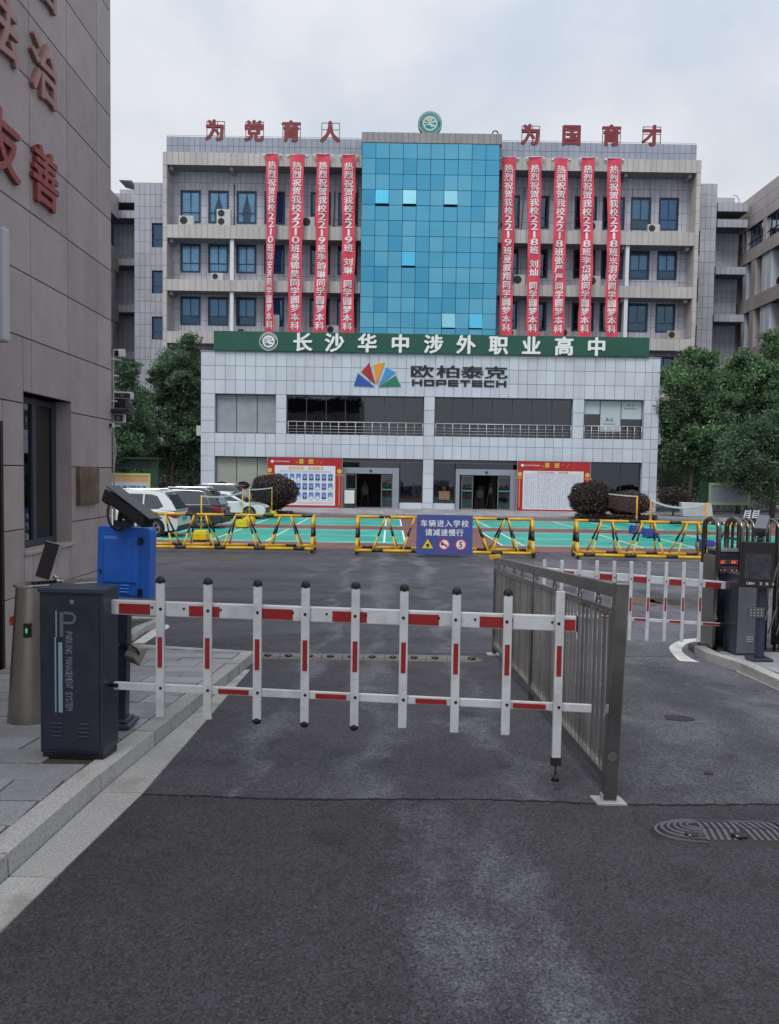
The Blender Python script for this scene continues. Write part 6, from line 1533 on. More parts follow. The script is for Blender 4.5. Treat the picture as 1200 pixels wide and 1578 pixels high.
m = MB(); c = P(1130, 310, YB2 + 1); m.tube([c + Vector((.55 * math.cos(R_(a)), 0, .6 * math.sin(R_(a)))) for a in (100, 70, 40, 10, 0)] + [c + Vector((.55, 0, -.6))], .06, 6); m.build('vent_pipe', M_wcol, rw)
zR = lambda z: 2 + (z - 2) * XRW / 28.3; yR = lambda y: y * XRW / 28.3
SIDE = -1
rws = [(zR(21.98), zR(24.45)), (zR(19.3), zR(20.3)), (zR(15.35), zR(16.42)), (zR(11.45), zR(12.4)), (zR(7.5), zR(8.5))]
side_wing(rw, XRW, yR(44), yR(63.9), rws, [(yR(61.65), yR(63.2), zR(20.35), zR(21.9)), (yR(58.2), yR(60.9), zR(20.35), zR(21.95)), (yR(54.5), yR(57.9), zR(20.35), zR(21.95)), (yR(50), yR(54), zR(20.35), zR(21.95))],
          [(yR(63.3), yR(63.85)), (yR(59.25), yR(60.0)), (yR(54.6), yR(55.4))], [yR(61.2), yR(58.1), yR(57.3)], 1)
for y in (60.95, 61.6, 57.9, 58.15, 54.0, 54.5): m = MB(); m.box(XRW + .0, XRW + .6, yR(y) - .15, yR(y) + .15, zR(20.3), zR(22)); m.build('window_pier', M_wingb, rw)
SIDE = 1

# ================================================================== AIR CONDITIONERS
M_ac = mat('ac_case', (.50, .51, .50), .5, dirt=.35, dscale=1.5, dcol=(.3, .28, .24), streak=True); M_acb = mat('ac_case_beige', (.42, .38, .31), .6, dirt=.4, dscale=1.5, dcol=(.2, .17, .13), streak=True)
M_fan = mat('fan_black', (.02, .022, .025), .6)
def ac_unit(x, y, z, w_, h_, label, fans=1, beige=False, side=0.5, rot=0, fanpos=-.17):
    t = thing('ac_unit', label, 'air conditioner', (0, 0, 0), 'outdoor air conditioning units'); t.location = (x, y, z); t.rotation_euler = (0, 0, rot)
    d = .36; ORG[t.name] = Vector((0, 0, 0))
    m = MB(); m.box(-w_ / 2, w_ / 2, 0, d, .06, h_); m.build('case', M_acb if beige else M_ac, t, bevel=.02, seg=2)
    for k in range(fans):
        zc = .06 + (h_ - .06) * ((k + .5) / fans); r = min(w_ * .36, (h_ - .06) / fans * .42); m = MB(); cx_ = w_ * fanpos
        m.disc((cx_, -.004, zc), r, 22, 0); m.build('fan_opening', M_fan, t)
        m = MB()
        for rr_ in (.98, .7, .4): m.disc((cx_, -.02, zc), r * rr_, 22, 0, 'y', r * rr_ - .012)
        m.sphere((cx_, -.02, zc), r * .16, 0, 8, 6)
        for a in range(0, 180, 45): m.bar((cx_ - r * math.cos(R_(a)), -.02, zc - r * math.sin(R_(a))), (cx_ + r * math.cos(R_(a)), -.02, zc + r * math.sin(R_(a))), .006, .006)
        m.build('grille', M_dframe, t)
    m = MB()
    for s in (-.35, .35): m.box(s * w_ - .03, s * w_ + .03, .03, d - .03, 0, .06)
    m.build('feet', M_dframe, t); return t
def ac_px(px, band, wpx, hpx, label, Y=YU + .32, **k):
    s = Y / F; z = bands[band][0]; return ac_unit(P(px, 400, Y).x, Y, z, wpx * s, hpx * s, label, **k)
ac_px(286.5, 0 + 1, 22.5, 15, 'white outdoor unit under the leftmost window of the top floor')
ac_px(344, 1, 21, 25.5, 'tall white outdoor unit with two fans before the second window of the top floor', fans=2)
ac_px(474.5, 1, 19, 16, 'white outdoor unit between the second and third red banner, top floor')
ac_px(334.5, 2, 18.5, 11.5, 'low white outdoor unit under the second window of the floor below the top')
ac_px(420, 3, 21, 28, 'tall white outdoor unit half behind the foot of the twisted leftmost banner', fans=2)
ac_px(513.5, 3, 19, 13, 'white outdoor unit just above the green name board between third and fourth banner')
ac_px(777, 1, 12, 17, 'white outdoor unit hidden behind the banner right of the blue glass, top floor')
ac_px(914, 1, 24, 17, 'white outdoor unit right of the fourth banner, top floor', fanpos=-.2)
ac_px(1006, 1, 18, 13, 'white outdoor unit between the two rightmost windows of the top floor')
ac_px(801, 2, 17.5, 16, 'white outdoor unit between the first two banners right of the glass, middle floor')
ac_px(916, 2, 20, 16, 'white outdoor unit right of the fourth right banner, middle floor')
ac_px(791, 3, 14, 12, 'small white outdoor unit between the feet of the first two right banners')
ac_px(834, 3, 14, 7, 'low pale outdoor unit right of the foot of the second right banner', beige=True)
ac_px(874, 3, 15, 15, 'beige outdoor unit between the feet of the third and fourth right banner', beige=True)
ac_px(1042, 3, 18.5, 13, 'beige outdoor unit below the rightmost window of the lowest visible floor', beige=True)
s = YA / F
ac_unit(ax[0] - .36, P(304, 672, YA).y + .6, P(304, 672.5, YA).z, .8, .75, 'white outdoor unit fixed to the left flank of the white tiled building', rot=R_(-90))
ac_unit(ax[-1] + .36, YA + .9, P(1016, 686, YA).z, .8, .72, 'white outdoor unit fixed to the right flank of the white tiled building', rot=R_(90))
for (y, z, lb) in ((yR(57.4), zR(16.42), 'outdoor unit on the right wing ledge, the further of two side by side'), (yR(56.0), zR(16.42), 'outdoor unit on the right wing ledge, nearer one beside the frame edge'), (yR(56.3), zR(12.4), 'outdoor unit on the lower ledge of the right wing, above the tree tops')):
    ac_unit(XRW + .3, y, z, 1.0, .85, lb, rot=R_(-90))
# small junk on the ledge
m = MB(); c = P(371, 508, YU + .3); m.box(c.x - .2, c.x + .2, YU + .2, YU + .5, bands[3][0], bands[3][0] + .28); tag(m.build('ledge_box', M_black, bevel=.02), 'small black box on the ledge above the left end of the green name board', 'box')

# ================================================================== NOTICE BOARDS AT THE ENTRANCE
M_hr = mat('board_red', (.38, .015, .02), .45, var=.1, vscale=2, dirt=.15, dscale=2, dcol=(.5, .1, .05)); M_gold = mat('print_gold', (.62, .42, .07), .5)
M_paper = mat('print_paper', (.62, .66, .72), .6); M_pb = mat('photo_blue', (.08, .24, .60), .5); M_skin = mat('photo_skin', (.45, .33, .28), .6); M_dk = mat('photo_dark', (.02, .025, .06), .6); M_tx = mat('print_faint', (.30, .34, .42), .6); M_txr = mat('print_redline', (.50, .22, .20), .6)
def good_news(label, px0, px1, py0, py1, wx0, wx1, wy0, wy1, kind):
    Yb_ = YA - .55; dy = (px0 + px1) / 2
    zt = P((px0 + px1) / 2, py0, Yb_).z; zb = P((px0 + px1) / 2, py1, Yb_).z; xa, xb = P(px0, 750, Yb_).x, P(px1, 750, Yb_).x
    t = thing('notice_board', label, 'notice board', ((xa + xb) / 2, Yb_, ZS))
    k = (xb - xa) / (px1 - px0); X = lambda px: xa + (px - px0) * k; Z = lambda py: zt - (py - py0) * (zt - zb) / (py1 - py0)
    m = MB(); m.box(xa, xb, Yb_, Yb_ + .08, zb, zt); bo = m.build('board', M_hr, t, bevel=.01)
    m = MB()
    for x in (xa - .04, xb): m.box(x, x + .04, Yb_ - .02, Yb_ + .1, ZS, zt + .04)
    m.box(xa, xb, Yb_ - .02, Yb_ + .1, zt + .001, zt + .04); m.build('frame', M_portal, t)
    m = MB()
    for x in (xa + .4, xb - .4): m.box(x, x + .05, Yb_ + .09, Yb_ + .3, ZS, zt - .3)
    m.build('prop', M_dframe, t)
    y1_ = Yb_ - .004; f = lambda u, v: Vector((u, y1_ - .004, v)); q = lambda m, a, b, c, d, mi=0, o=0: m.quad(Vector((X(a), y1_ - o, Z(d))), Vector((X(b), y1_ - o, Z(d))), Vector((X(b), y1_ - o, Z(c))), Vector((X(a), y1_ - o, Z(c))), mi)
    m = MB(); q(m, wx0, wx1, wy0, wy1); m.build('white_sheet', M_paper, bo)
    cx = (px0 + px1) / 2 + (2 if kind == 0 else -3)
    m = MB(); cz = py0 + 5.6
    for ch, dx in (('喜', -7.5), ('报', 7.5)): put_char(m, ch, f, X(cx + dx), Z(cz), 8.3 * k, 8.0 * k, .04)
    for (a, b) in ((-15, 1), (-14, 2), (17, -1), (23, 2), (25, -1)): m.disc((X(cx + a), y1_ - .004, Z(cz + b)), .035, 8)
    for sx in (px0 + 3.2, px1 - 4): 
        m.disc((X(sx), y1_ - .004, Z(py0 + 20)), .16, 14); m.box(X(sx) - .02, X(sx) + .02, y1_ - .006, y1_, Z(py1 - 6), Z(py0 + 26)); m.box(X(sx) - .3, X(sx) + .3, y1_ - .005, y1_, Z(py0 + 26.3), Z(py0 + 25.2))
    m.build('gold_print', M_gold, bo)
    m = MB(); m.disc((X(px0 + 7), y1_ - .004, Z(py0 + 6.2)), 2.1 * k, 16)
    text_line(m, '长沙华中涉外职业高中', f, X(px0 + 22), Z(py0 + 6.2), 2.2 * k, 2.3 * k, 2.4 * k, .02, res=1); m.build('white_print', M_wl, bo)
    m = MB()
    if kind == 0:
        text_line(m, '热烈祝贺 金榜题名', f, X(cx), Z(wy0 + 3.9), 5.6 * k, 5.6 * k, 6.1 * k, .035, res=1); m.build('gold_heading', M_gold, bo)
        for r_ in range(3):
            for c_ in range(9):
                m = MB(); a = 426.3 + c_ * 9.85; b = 730 + r_ * 14.2; q(m, a, a + 7.4, b, b + 10.2, 0, .003); a = X(a + 3.7); tw = random.uniform(.85, 1.1)
                m.disc((a, y1_ - .005, Z(b + 3.1)), 1.9 * k * tw, 12, 1); m.disc((a, y1_ - .006, Z(b + 4.0)), 1.45 * k, 12, 2)
                m._add([(a + u * k, y1_ - .0055, Z(b + v)) for u, v in ((-3, 10), (-2.6, 7.4), (-1, 6.2), (1, 6.2), (2.6, 7.4), (3, 10))], [(0, 5, 4, 3, 2, 1)], random.choice((1, 1, 3)))
                m._add([(a + u * k, y1_ - .006, Z(b + v)) for u, v in ((-.9, 6.2), (0, 8.6), (.9, 6.2))], [(0, 1, 2)], 3); m.build('photo', [M_pb, M_dk, M_skin, M_paper], bo)
        m = MB()
        for y_ in (725.5, 727.2): 
            a = wx0 + 8
            while a < wx1 - 8: b = a + random.uniform(1.2, 3.4); q(m, a, b, y_, y_ + .8, 0, .003); a = b + .7
        for r_ in range(3):
            for c_ in range(9): a = 427.2 + c_ * 9.85; q(m, a, a + 5, 730 + r_ * 14.2 + 11.4, 730 + r_ * 14.2 + 12.3, 0, .003)
        for y_ in (773.5, 775.5):
            a = wx0 + 34
            while a < wx1 - 6: b = a + random.uniform(1, 4); q(m, a, b, y_, y_ + .7, 1, .003); a = b + .8
        m.build('fine_print', [M_tx, M_txr], bo)
    else:
        text_line(m, '2022年本科录取 一览表光荣榜', f, X(cx + 1), Z(wy0 + 2.4), 2.5 * k, 3.0 * k, 3.0 * k, .03, res=1); m.build('gold_heading', mat('print_olive', (.30, .24, .06), .6), bo)
        m = MB(); q(m, wx0 + 2, wx1 - 2, wy0 + 4.8, wy0 + 5.3, 1, .003)
        c_ = wx0 + 2.5
        while c_ < wx1 - 3:
            y_ = wy0 + 6.5; wv = random.uniform(1.4, 2.6)
            while y_ < wy1 - 2: 
                if random.random() < .9: q(m, c_, c_ + wv * random.uniform(.8, 1), y_, y_ + .55, 0, .003)
                y_ += 1.15
            c_ += wv + random.uniform(.5, 1.4)
        m.build('fine_print', [M_tx, M_txr], bo)
    return t
good_news('red notice board with rows of small blue portraits behind the left round bush', 412, 526.5, 705.3, 784, 423, 516.2, 717.5, 778.5, 0)
good_news('red notice board with columns of fine print left of the right round bushes', 797, 908.5, 711.5, 788.5, 805.5, 898.5, 726, 786 - .5, 1)

# easels and stands near the doors
def easel(label, px, py0, py1, pb, wpx, Y, m_board, group=None):
    t = thing('easel', label, 'easel', (P(px, 700, Y).x, Y, ZS)); x = P(px, 700, Y).x; w_ = wpx / F * Y / 2; z1, z0 = P(px, py0, Y).z, P(px, py1, Y).z
    m = MB(); m.box(x - w_, x + w_, Y - .03, Y, z0, z1); m.build('board', m_board, t)
    m = MB(); m.bar((x - .3, Y + .02, ZS), (x - .04, Y + .05, z1 + .3), .04, .04); m.bar((x + .3, Y + .02, ZS), (x + .04, Y + .05, z1 + .3), .04, .04); m.bar((x, Y + .5, ZS), (x, Y + .06, z1 + .3), .04, .04); m.box(x - w_, x + w_, Y - .06, Y + .02, z0 - .04, z0 - .002)
    m.build('legs', mat('easel_wood', (.10, .065, .04), .6), t); return t
M_wood = mat('board_wood', (.20, .13, .075), .7, var=.2, vscale=3); M_pic = mat('dim_picture', (.10, .09, .09), .7, var=.5, vscale=4)
easel('easel with a brown wooden board in front of the glass left of the right entrance', 685.5, 757, 769.5, 785, 17, YA - .2 + .35, M_wood)
easel('easel with a dark drawing inside the left entrance', 563, 749, 761.5, 783, 10, YA + 2.0, M_pic)
easel('easel with a grey sheet inside the right entrance', 741, 755, 767, 783, 9, YA + 2.0, mat('dim_sheet', (.16, .16, .16), .7))
easel('narrow easel leaning inside the right entrance beside its right door leaf', 757, 751, 760, 783, 5, YA + 1.2, mat('dim_sheet2', (.12, .12, .12), .7))
Y = YA - .35; t = thing('poster_stand', 'white poster stand in front of the left entrance beside the red board', 'stand', (P(538, 780, Y).x, Y, ZS)); xa, xb = P(530.5, 765, Y).x, P(546, 765, Y).x
m = MB(); m.box(xa, xb, Y, Y + .04, P(538, 776, Y).z, P(538, 755.5, Y).z); m.build('sheet', mat('sheet_white', (.66, .68, .68), .6), t, bevel=.01)
m = MB()
for x in (xa, xb - .04): m.box(x, x + .04, Y + .05, Y + .08, ZS, P(538, 756, Y).z)
m.box(xa, xb, Y + .02, Y + .4, ZS, ZS + .03); m.build('stand_frame', M_black, t)
# plant pot at the foot of the right board, left of the portal
def leaves_mesh(name, pts, size, mats, parent=None, elong=1.5, up=.0, droop=False):
    n = len(pts); pts = np.asarray(pts, float)
    a = RNG.normal(size=(n, 3)); a[:, 2] += up; a /= np.linalg.norm(a, axis=1)[:, None]
    b = np.cross(a, RNG.normal(size=(n, 3))); b /= np.linalg.norm(b, axis=1)[:, None]; c = np.cross(a, b)
    s = size * RNG.uniform(.6, 1.25, n)[:, None]
    v = np.stack([pts - b * s * elong, pts - c * s * .62 + a * s * .15, pts + b * s * elong, pts + c * s * .62 + a * s * .15], 1).reshape(-1, 3)
    org = ORG.get(parent.name, Vector((0, 0, 0))) if parent else Vector((0, 0, 0)); v = v - np.array(org)
    me = bpy.data.meshes.new(name); me.vertices.add(4 * n); me.vertices.foreach_set('co', v.ravel()); me.loops.add(4 * n); me.polygons.add(n)
    me.loops.foreach_set('vertex_index', np.arange(4 * n, dtype=np.int32)); me.polygons.foreach_set('loop_start', np.arange(0, 4 * n, 4, dtype=np.int32)); me.polygons.foreach_set('loop_total', np.full(n, 4, dtype=np.int32))
    for m in mats: me.materials.append(m)
    if len(mats) > 1: me.polygons.foreach_set('material_index', RNG.choice(len(mats), n, p=[.55, .30, .15][:len(mats)]).astype(np.int32))
    me.update(); o = bpy.data.objects.new(name, me); COL.objects.link(o)
    if parent: o.parent = parent; ORG[o.name] = org.copy()
    return o
def leafmat(name, col, tr=.25, rough=.55):
    if name in MATS: return MATS[name]
    m = bpy.data.materials.new(name); m.use_nodes = True; MATS[name] = m; n = m.node_tree; b = n.nodes['Principled BSDF']; k = n.links.new
    g = n.nodes.new('ShaderNodeNewGeometry'); r = n.nodes.new('ShaderNodeMapRange'); r.inputs[3].default_value = .55; r.inputs[4].default_value = 1.5; k(g.outputs['Random Per Island'], r.inputs[0])
    t = n.nodes.new('ShaderNodeTexNoise'); t.inputs['Scale'].default_value = .55; k(g.outputs['Position'], t.inputs['Vector']); r2 = n.nodes.new('ShaderNodeMapRange'); r2.inputs[1].default_value = .35; r2.inputs[2].default_value = .65; r2.inputs[3].default_value = .65; r2.inputs[4].default_value = 1.4; k(t.outputs[0], r2.inputs[0])
    mu = n.nodes.new('ShaderNodeMath'); mu.operation = 'MULTIPLY'; k(r.outputs[0], mu.inputs[0]); k(r2.outputs[0], mu.inputs[1])
    c = n.nodes.new('ShaderNodeRGB'); c.outputs[0].default_value = (*col, 1); v = n.nodes.new('ShaderNodeVectorMath'); v.operation = 'SCALE'; k(c.outputs[0], v.inputs[0]); k(mu.outputs[0], v.inputs['Scale'])
    k(v.outputs[0], b.inputs['Base Color']); b.inputs['Roughness'].default_value = rough
    tb = n.nodes.new('ShaderNodeBsdfTranslucent'); k(v.outputs[0], tb.inputs[0]); mi = n.nodes.new('ShaderNodeMixShader'); mi.inputs[0].default_value = tr; k(b.outputs[0], mi.inputs[1]); k(tb.outputs[0], mi.inputs[2]); k(mi.outputs[0], n.nodes['Material Output'].inputs[0])
    return m
L_g = [leafmat('leaf_green', (.088, .165, .088), .45), leafmat('leaf_mid', (.125, .225, .105), .45), leafmat('leaf_light', (.21, .34, .13), .45)]
L_d = [leafmat('leaf_deep', (.07, .13, .078), .4), leafmat('leaf_deep2', (.10, .175, .092), .4), leafmat('leaf_deep3', (.145, .23, .105), .4)]
L_r = [leafmat('leaf_purple', (.050, .034, .034), .1), leafmat('leaf_purple2', (.060, .045, .035), .1), leafmat('leaf_bronze', (.075, .05, .035), .1)]
M_bark = mat('bark', (.075, .065, .055), .9, var=.3, vscale=6, bump=.8, bscale=20)
def lobe_pts(c, r, n, shell=.55, flat=.85):
    d = RNG.normal(size=(n, 3)); d /= np.linalg.norm(d, axis=1)[:, None]
    rad = r * (1 - shell * RNG.random(n) ** 1.6)[:, None] * (1 + .13 * np.sin(d[:, [0]] * 7 + c[0]) + .12 * np.sin(d[:, [2]] * 9 + c[2]) + .08 * RNG.normal(size=(n, 1)))
    p = d * rad; p[:, 2] *= flat; return p + np.array(c)
def tree(label, Y, lobes, trunk_px, mats, dens=1.0, leaf=.13, name='broadleaf_tree'):
    b = P(trunk_px, 700, Y); t = thing(name, label, 'tree', (b.x, Y, ZY), 'trees beside the front building'); allp = []
    s = Y / F; cen = []
    for (px, py, r) in lobes:
        c = P(px, py, Y); c.y += random.uniform(-.8, .8) * r * s; R = r * s; cen.append((c, R))
        # break each mass up into many small sprays
        ns = int(34 * (R / 1.2) ** 2) + 8; cc = lobe_pts(c, R * 1.14, ns, .6, .9)
        for q in cc:
            rr_ = random.uniform(.3, .75); k = int(210 * dens * (rr_ / .5) ** 2); allp.append(lobe_pts(q, rr_ * random.choice((.6, 1, 1.1)), int(k * .8), .95, random.uniform(.5, 1.3)))
        allp.append(lobe_pts(c, R * .75, int(600 * dens * R * R), .9, .85))
    leaves_mesh('crown', np.concatenate(allp), leaf * .66, mats, t)['kind'] = 'stuff'
    m = MB(); top = max(c.z for c, r in cen) - .5; base = Vector((b.x, Y, ZY)); mid = Vector((b.x + .2, Y, ZY + 2.6))
    m.tube([base, mid, Vector((b.x, Y, top * .7))], .17, 10, r2=.07)
    for c, R in cen: 
        st_ = Vector((b.x + .1, Y, ZY + 2.2 + random.random() * 1.5)); m.tube([st_, (st_ + c) / 2 + Vector((0, 0, .2)), c], .07, 6, r2=.02)
    m.build('trunk', M_bark, t); return t
tree('broad dark green tree at the left, between the stone corner and the white tiled building', 53.5, [(232, 650, 34), (262, 612, 34), (287, 590, 20), (278, 660, 30), (243, 700, 26), (285, 705, 22), (296, 640, 14), (215, 620, 20), (250, 580, 18), (274, 560, 16), (301, 605, 12), (303, 668, 12), (301, 708, 12)], 262, L_d, 1.0, .11)
tree('tall slender tree top rising above the left trees against the tiled pier', 56.5, [(292, 527, 8), (291, 545, 14), (284, 565, 18), (296, 575, 14), (262, 556, 12)], 290, L_d, 1.0, .11)
tree('lower dark tree behind the security cameras at the left', 48.0, [(190, 620, 22), (196, 660, 28), (178, 690, 26), (205, 690, 20), (182, 590, 16), (196, 572, 12)], 188, L_d, 1.0, .10)
tree('light green tree touching the right flank of the white tiled building', 51.5, [(1042, 585, 20), (1062, 600, 26), (1045, 635, 26), (1085, 585, 18), (1088, 556, 10), (1064, 548, 9), (1090, 625, 26), (1050, 675, 26), (1085, 670, 26), (1036, 700, 16), (1072, 712, 22), (1100, 700, 16)], 1062, L_g, 1.0, .12)
tree('tall green tree at the right edge in front of the brown wing', 54.0, [(1120, 580, 18), (1146, 566, 18), (1128, 612, 26), (1165, 590, 24), (1190, 575, 20), (1188, 540, 10), (1192, 520, 6), (1150, 640, 28), (1190, 625, 26), (1120, 650, 22), (1215, 600, 26)], 1140, L_g, 1.0, .12)
tree('rounded dark camphor tree hanging low over the right notice board', 45.0, [(1140, 690, 26), (1165, 672, 26), (1195, 662, 26), (1160, 718, 26), (1190, 712, 28), (1135, 728, 15), (1150, 745, 12), (1185, 740, 18), (1222, 700, 30), (1116, 716, 12)], 1192, L_d, 1.15, .09)
# clipped purple bushes
def bush(label, px, py, rx, ry, Y, mats=L_r, nm='round_bush', cat='bush'):
    c = P(px, py, Y); s = Y / F; t = thing(nm, label, cat, (c.x, Y, ZY), 'clipped bushes by the entrance')
    n = int(5200 * (rx * s) * (ry * s)) + 900; d = RNG.normal(size=(n, 3)); d /= np.linalg.norm(d, axis=1)[:, None]
    R = 1 - .16 * RNG.random((n, 1)) + .04 * np.sin(d[:, [0]] * 8) + .03 * np.sin(d[:, [2]] * 11 + 1) + .02 * RNG.normal(size=(n, 1))
    p = d * R * np.array([rx * s, rx * s * .85, ry * s]) + np.array(c); p = p[p[:, 2] > ZY + .02]
    leaves_mesh('foliage', p, .045, mats, t, 1.3)['kind'] = 'stuff'
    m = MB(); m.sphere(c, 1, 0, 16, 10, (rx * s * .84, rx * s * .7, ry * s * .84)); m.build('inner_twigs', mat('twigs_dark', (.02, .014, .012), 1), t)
    m = MB(); m.tube([(c.x, Y, ZY), (c.x, Y, c.z)], .07, 8); m.build('stem', M_bark, t); return t
bush('large round clipped purple bush beside the left notice board', 421.5, 757.5, 37.5, 28, 42.6)
bush('tallest round clipped purple bush in front of the right notice board', 912, 768, 37, 28, 43.0)
bush('lower clipped purple bush joined to the right side of the tallest one', 967, 776, 35, 21, 43.2)
bush('loose reddish bush to the right of the white tiled building', 1038, 764, 23, 14, 47.0)
bush('small reddish bush behind the parked cars at the left', 262, 752, 22, 9, 50.0)
bush('small bush top seen over the dark van roof, left of the first window division', 341, 748, 10, 6, 49.5, L_d, 'small_shrub')
bush('small bush top seen over the dark van roof, right of the first window division', 375, 748, 9, 6, 49.6, L_r, 'small_shrub')
def hedge(label, px0, px1, Y, h, mats, dep=.9):
    a, b = P(px0, 790, Y), P(px1, 790, Y); t = thing('low_hedge', label, 'hedge', ((a.x + b.x) / 2, Y, ZY)); n = int(900 * (b.x - a.x) * (h + dep))
    p = np.stack([RNG.uniform(a.x, b.x, n), Y + RNG.uniform(-dep / 2, dep / 2, n), ZY + h * RNG.random(n) ** .6], 1); leaves_mesh('foliage', p, .05, mats, t, 1.3)['kind'] = 'stuff'
hedge('low dark hedge at the foot of the right clipped bushes', 888, 1010, 42.6, .35, L_r)
hedge('low dark hedge under the left clipped bush', 392, 450, 42.4, .25, L_r)
hedge('added dark hedge standing in for the shade behind the trees at the left', 150, 309, 58, 3.2, L_d, 1.2)  # leaf mass added to supply the dark shade under the left trees
hedge('added dark hedge standing in for the shade behind the trees at the right', 1012, 1290, 57, 3.4, L_d, 1.2)  # added likewise for the shade under the right trees

# stains on the yard asphalt seen through the far boom
for nm, pxs, col in (('brown_stain', (974, 1001, 921, 933), (.10, .06, .03)), ('oily_stain', (1002, 1041, 922, 931), (.02, .017, .015)), ('rust_stain', (334, 372, 861, 864), (.09, .05, .02))):
    a_, b_ = G(pxs[0], pxs[3]), G(pxs[1], pxs[2]); cx_, cy_ = (a_.x + b_.x) / 2, (a_.y + b_.y) / 2; m = MB(); n = 22
    m._add([(cx_ + (b_.x - a_.x) / 2 * (1 + random.uniform(-.2, .15)) * math.cos(2 * math.pi * i / n), cy_ + (b_.y - a_.y) / 2 * (1 + random.uniform(-.2, .15)) * math.sin(2 * math.pi * i / n), ZY + .005) for i in range(n)], [tuple(range(n))])
    tag(m.build(nm, mat(nm, col, .7, var=.3, vscale=6)), kind='structure')

# ================================================================== THINGS ON THE COURTS
M_pole = mat('pole_yellow', (.62, .40, .03), .4, dirt=.2, dscale=3, dcol=(.3, .15, .02)); M_polo = mat('pole_orange', (.55, .24, .02), .45, dirt=.2, dscale=4, dcol=(.2, .1, .03))
M_ybox = mat('box_yellow', (.66, .52, .01), .45, dirt=.2, dscale=3, dcol=(.2, .15, .02)); M_bbox = mat('box_blue', (.02, .05, .28), .5); M_tape = mat('net_tape', (.7, .72, .75), .6)
def netmat(name, col, a):
    m = bpy.data.materials.new(name); m.use_nodes = True; n = m.node_tree; b = n.nodes['Principled BSDF']; b.inputs['Base Color'].default_value = (*col, 1); b.inputs['Roughness'].default_value = .9
    b.inputs['Alpha'].default_value = a; return m
def net(label, pa, pb, topa, topb, col, mb_, box, sag=.06, depth=.75, alpha=.5, thick=.025):
    A = G(*pa); B = G(*pb); hA = P(pa[0], topa, A.y).z; hB = P(pb[0], topb, B.y).z
    t = thing('badminton_net', label, 'net', ((A.x + B.x) / 2, (A.y + B.y) / 2, ZY), 'badminton nets on the courts')
    for (q, h) in ((A, hA), (B, hB)):
        m = MB(); m.tube([(q.x, q.y, ZY), (q.x, q.y, h)], thick, 8); m.tube([(q.x, q.y, ZY + .7), (q.x, q.y, ZY + .76)], thick * 1.6, 8); po = m.build('post', mb_, t)
        m = MB(); m.box(q.x - .24, q.x + .24, q.y - .3, q.y + .3, ZY + .06, ZY + .32); m.box(q.x - .2, q.x + .2, q.y - .26, q.y + .26, ZY + .32, ZY + .38); bo = m.build('base', box, t, bevel=.02)
        m = MB()
        for sx in (-.19, .19): m.tube([(q.x + sx - .02, q.y - .25, ZY + .06), (q.x + sx + .02, q.y - .25, ZY + .06)], .06, 10); m.tube([(q.x + sx - .02, q.y + .25, ZY + .06), (q.x + sx + .02, q.y + .25, ZY + .06)], .06, 10)
        m.build('wheel', M_black, bo)
    m = MB(); N = 16; tp = []
    for i in range(N + 1):
        u = i / N; q = A.lerp(B, u); z = hA + (hB - hA) * u - sag * 4 * u * (1 - u); tp.append(Vector((q.x, q.y, z - .03)))
    for i in range(N): m.quad(tp[i] + Vector((0, 0, -depth)), tp[i + 1] + Vector((0, 0, -depth)), tp[i + 1], tp[i])
    m.build('netting', col, t)
    m = MB()
    for i in range(N): m.bar(tp[i], tp[i + 1], .02, .06)
    m.build('tape', M_tape, t)
nd = netmat('netting_dark', (.03, .03, .035), .45); nr_ = netmat('netting_brown', (.10, .03, .03), .55)
net('nearest left badminton net with yellow posts beside the parked cars', (310, 834), (373.5, 814), 763, 757.5, nd, M_pole, M_ybox, .10, .0)
net('further left badminton net with yellow posts in front of the purple bush', (384, 809), (418.5, 798), 753.5, 751, nd, M_pole, M_ybox, .02, .75)
net('brown badminton net with orange posts in front of the right clipped bushes', (927, 799), (980, 823), 759, 764, nr_, M_polo, M_bbox, .02, .75, thick=.04)
net('sagging badminton net with orange posts reaching towards the folding gate', (1001.5, 829), (1087, 849), 769.5, 774.5, netmat('netting_thin', (.05, .05, .055), .25), M_polo, M_bbox, .22, .70, thick=.045)
# white curved planter wall and rack chairs
Y = 46.0; t = thing('white_wall', 'low white curved wall panel behind the sagging net at the right', 'wall', (P(1072, 790, Y).x, Y, ZY)); m = MB()
q = [P(1050, 774, Y), P(1076, 775, Y), P(1097, 776, Y), P(1099, 797, Y), P(1053, 796, Y)]; m.prism([(p.x, p.z) for p in q][::-1], Y, Y + .5); m.build('panel', mat('plaster_white', (.50, .56, .55), .7, var=.1, vscale=1), t, bevel=.03)
for px, lb in ((1147, 'small white folding chair left of its twin behind the folding gate'), (1160, 'small white folding chair right of its twin behind the folding gate')):
    Y = 38.0; b = P(px, 797, Y); t = thing('folding_chair', lb, 'chair', (b.x, Y, ZY), 'white folding chairs'); m = MB(); zt_ = P(px, 786, Y).z
    for s in (-.13, .13): m.bar((b.x + s, Y, ZY), (b.x + s + .18, Y, zt_), .03, .03)
    m.build('frame', M_tape, t); m = MB()
    for k in range(4): z = zt_ - .05 - k * .11; m.bar((b.x - .13 + .15, Y - .02, z), (b.x + .13 + .15, Y - .02, z), .02, .04)
    m.build('back_slats', M_tape, t); m = MB(); m.box(b.x - .2, b.x + .2, Y - .35, Y, ZY + .42, ZY + .45); m.build('seat', M_tape, t)
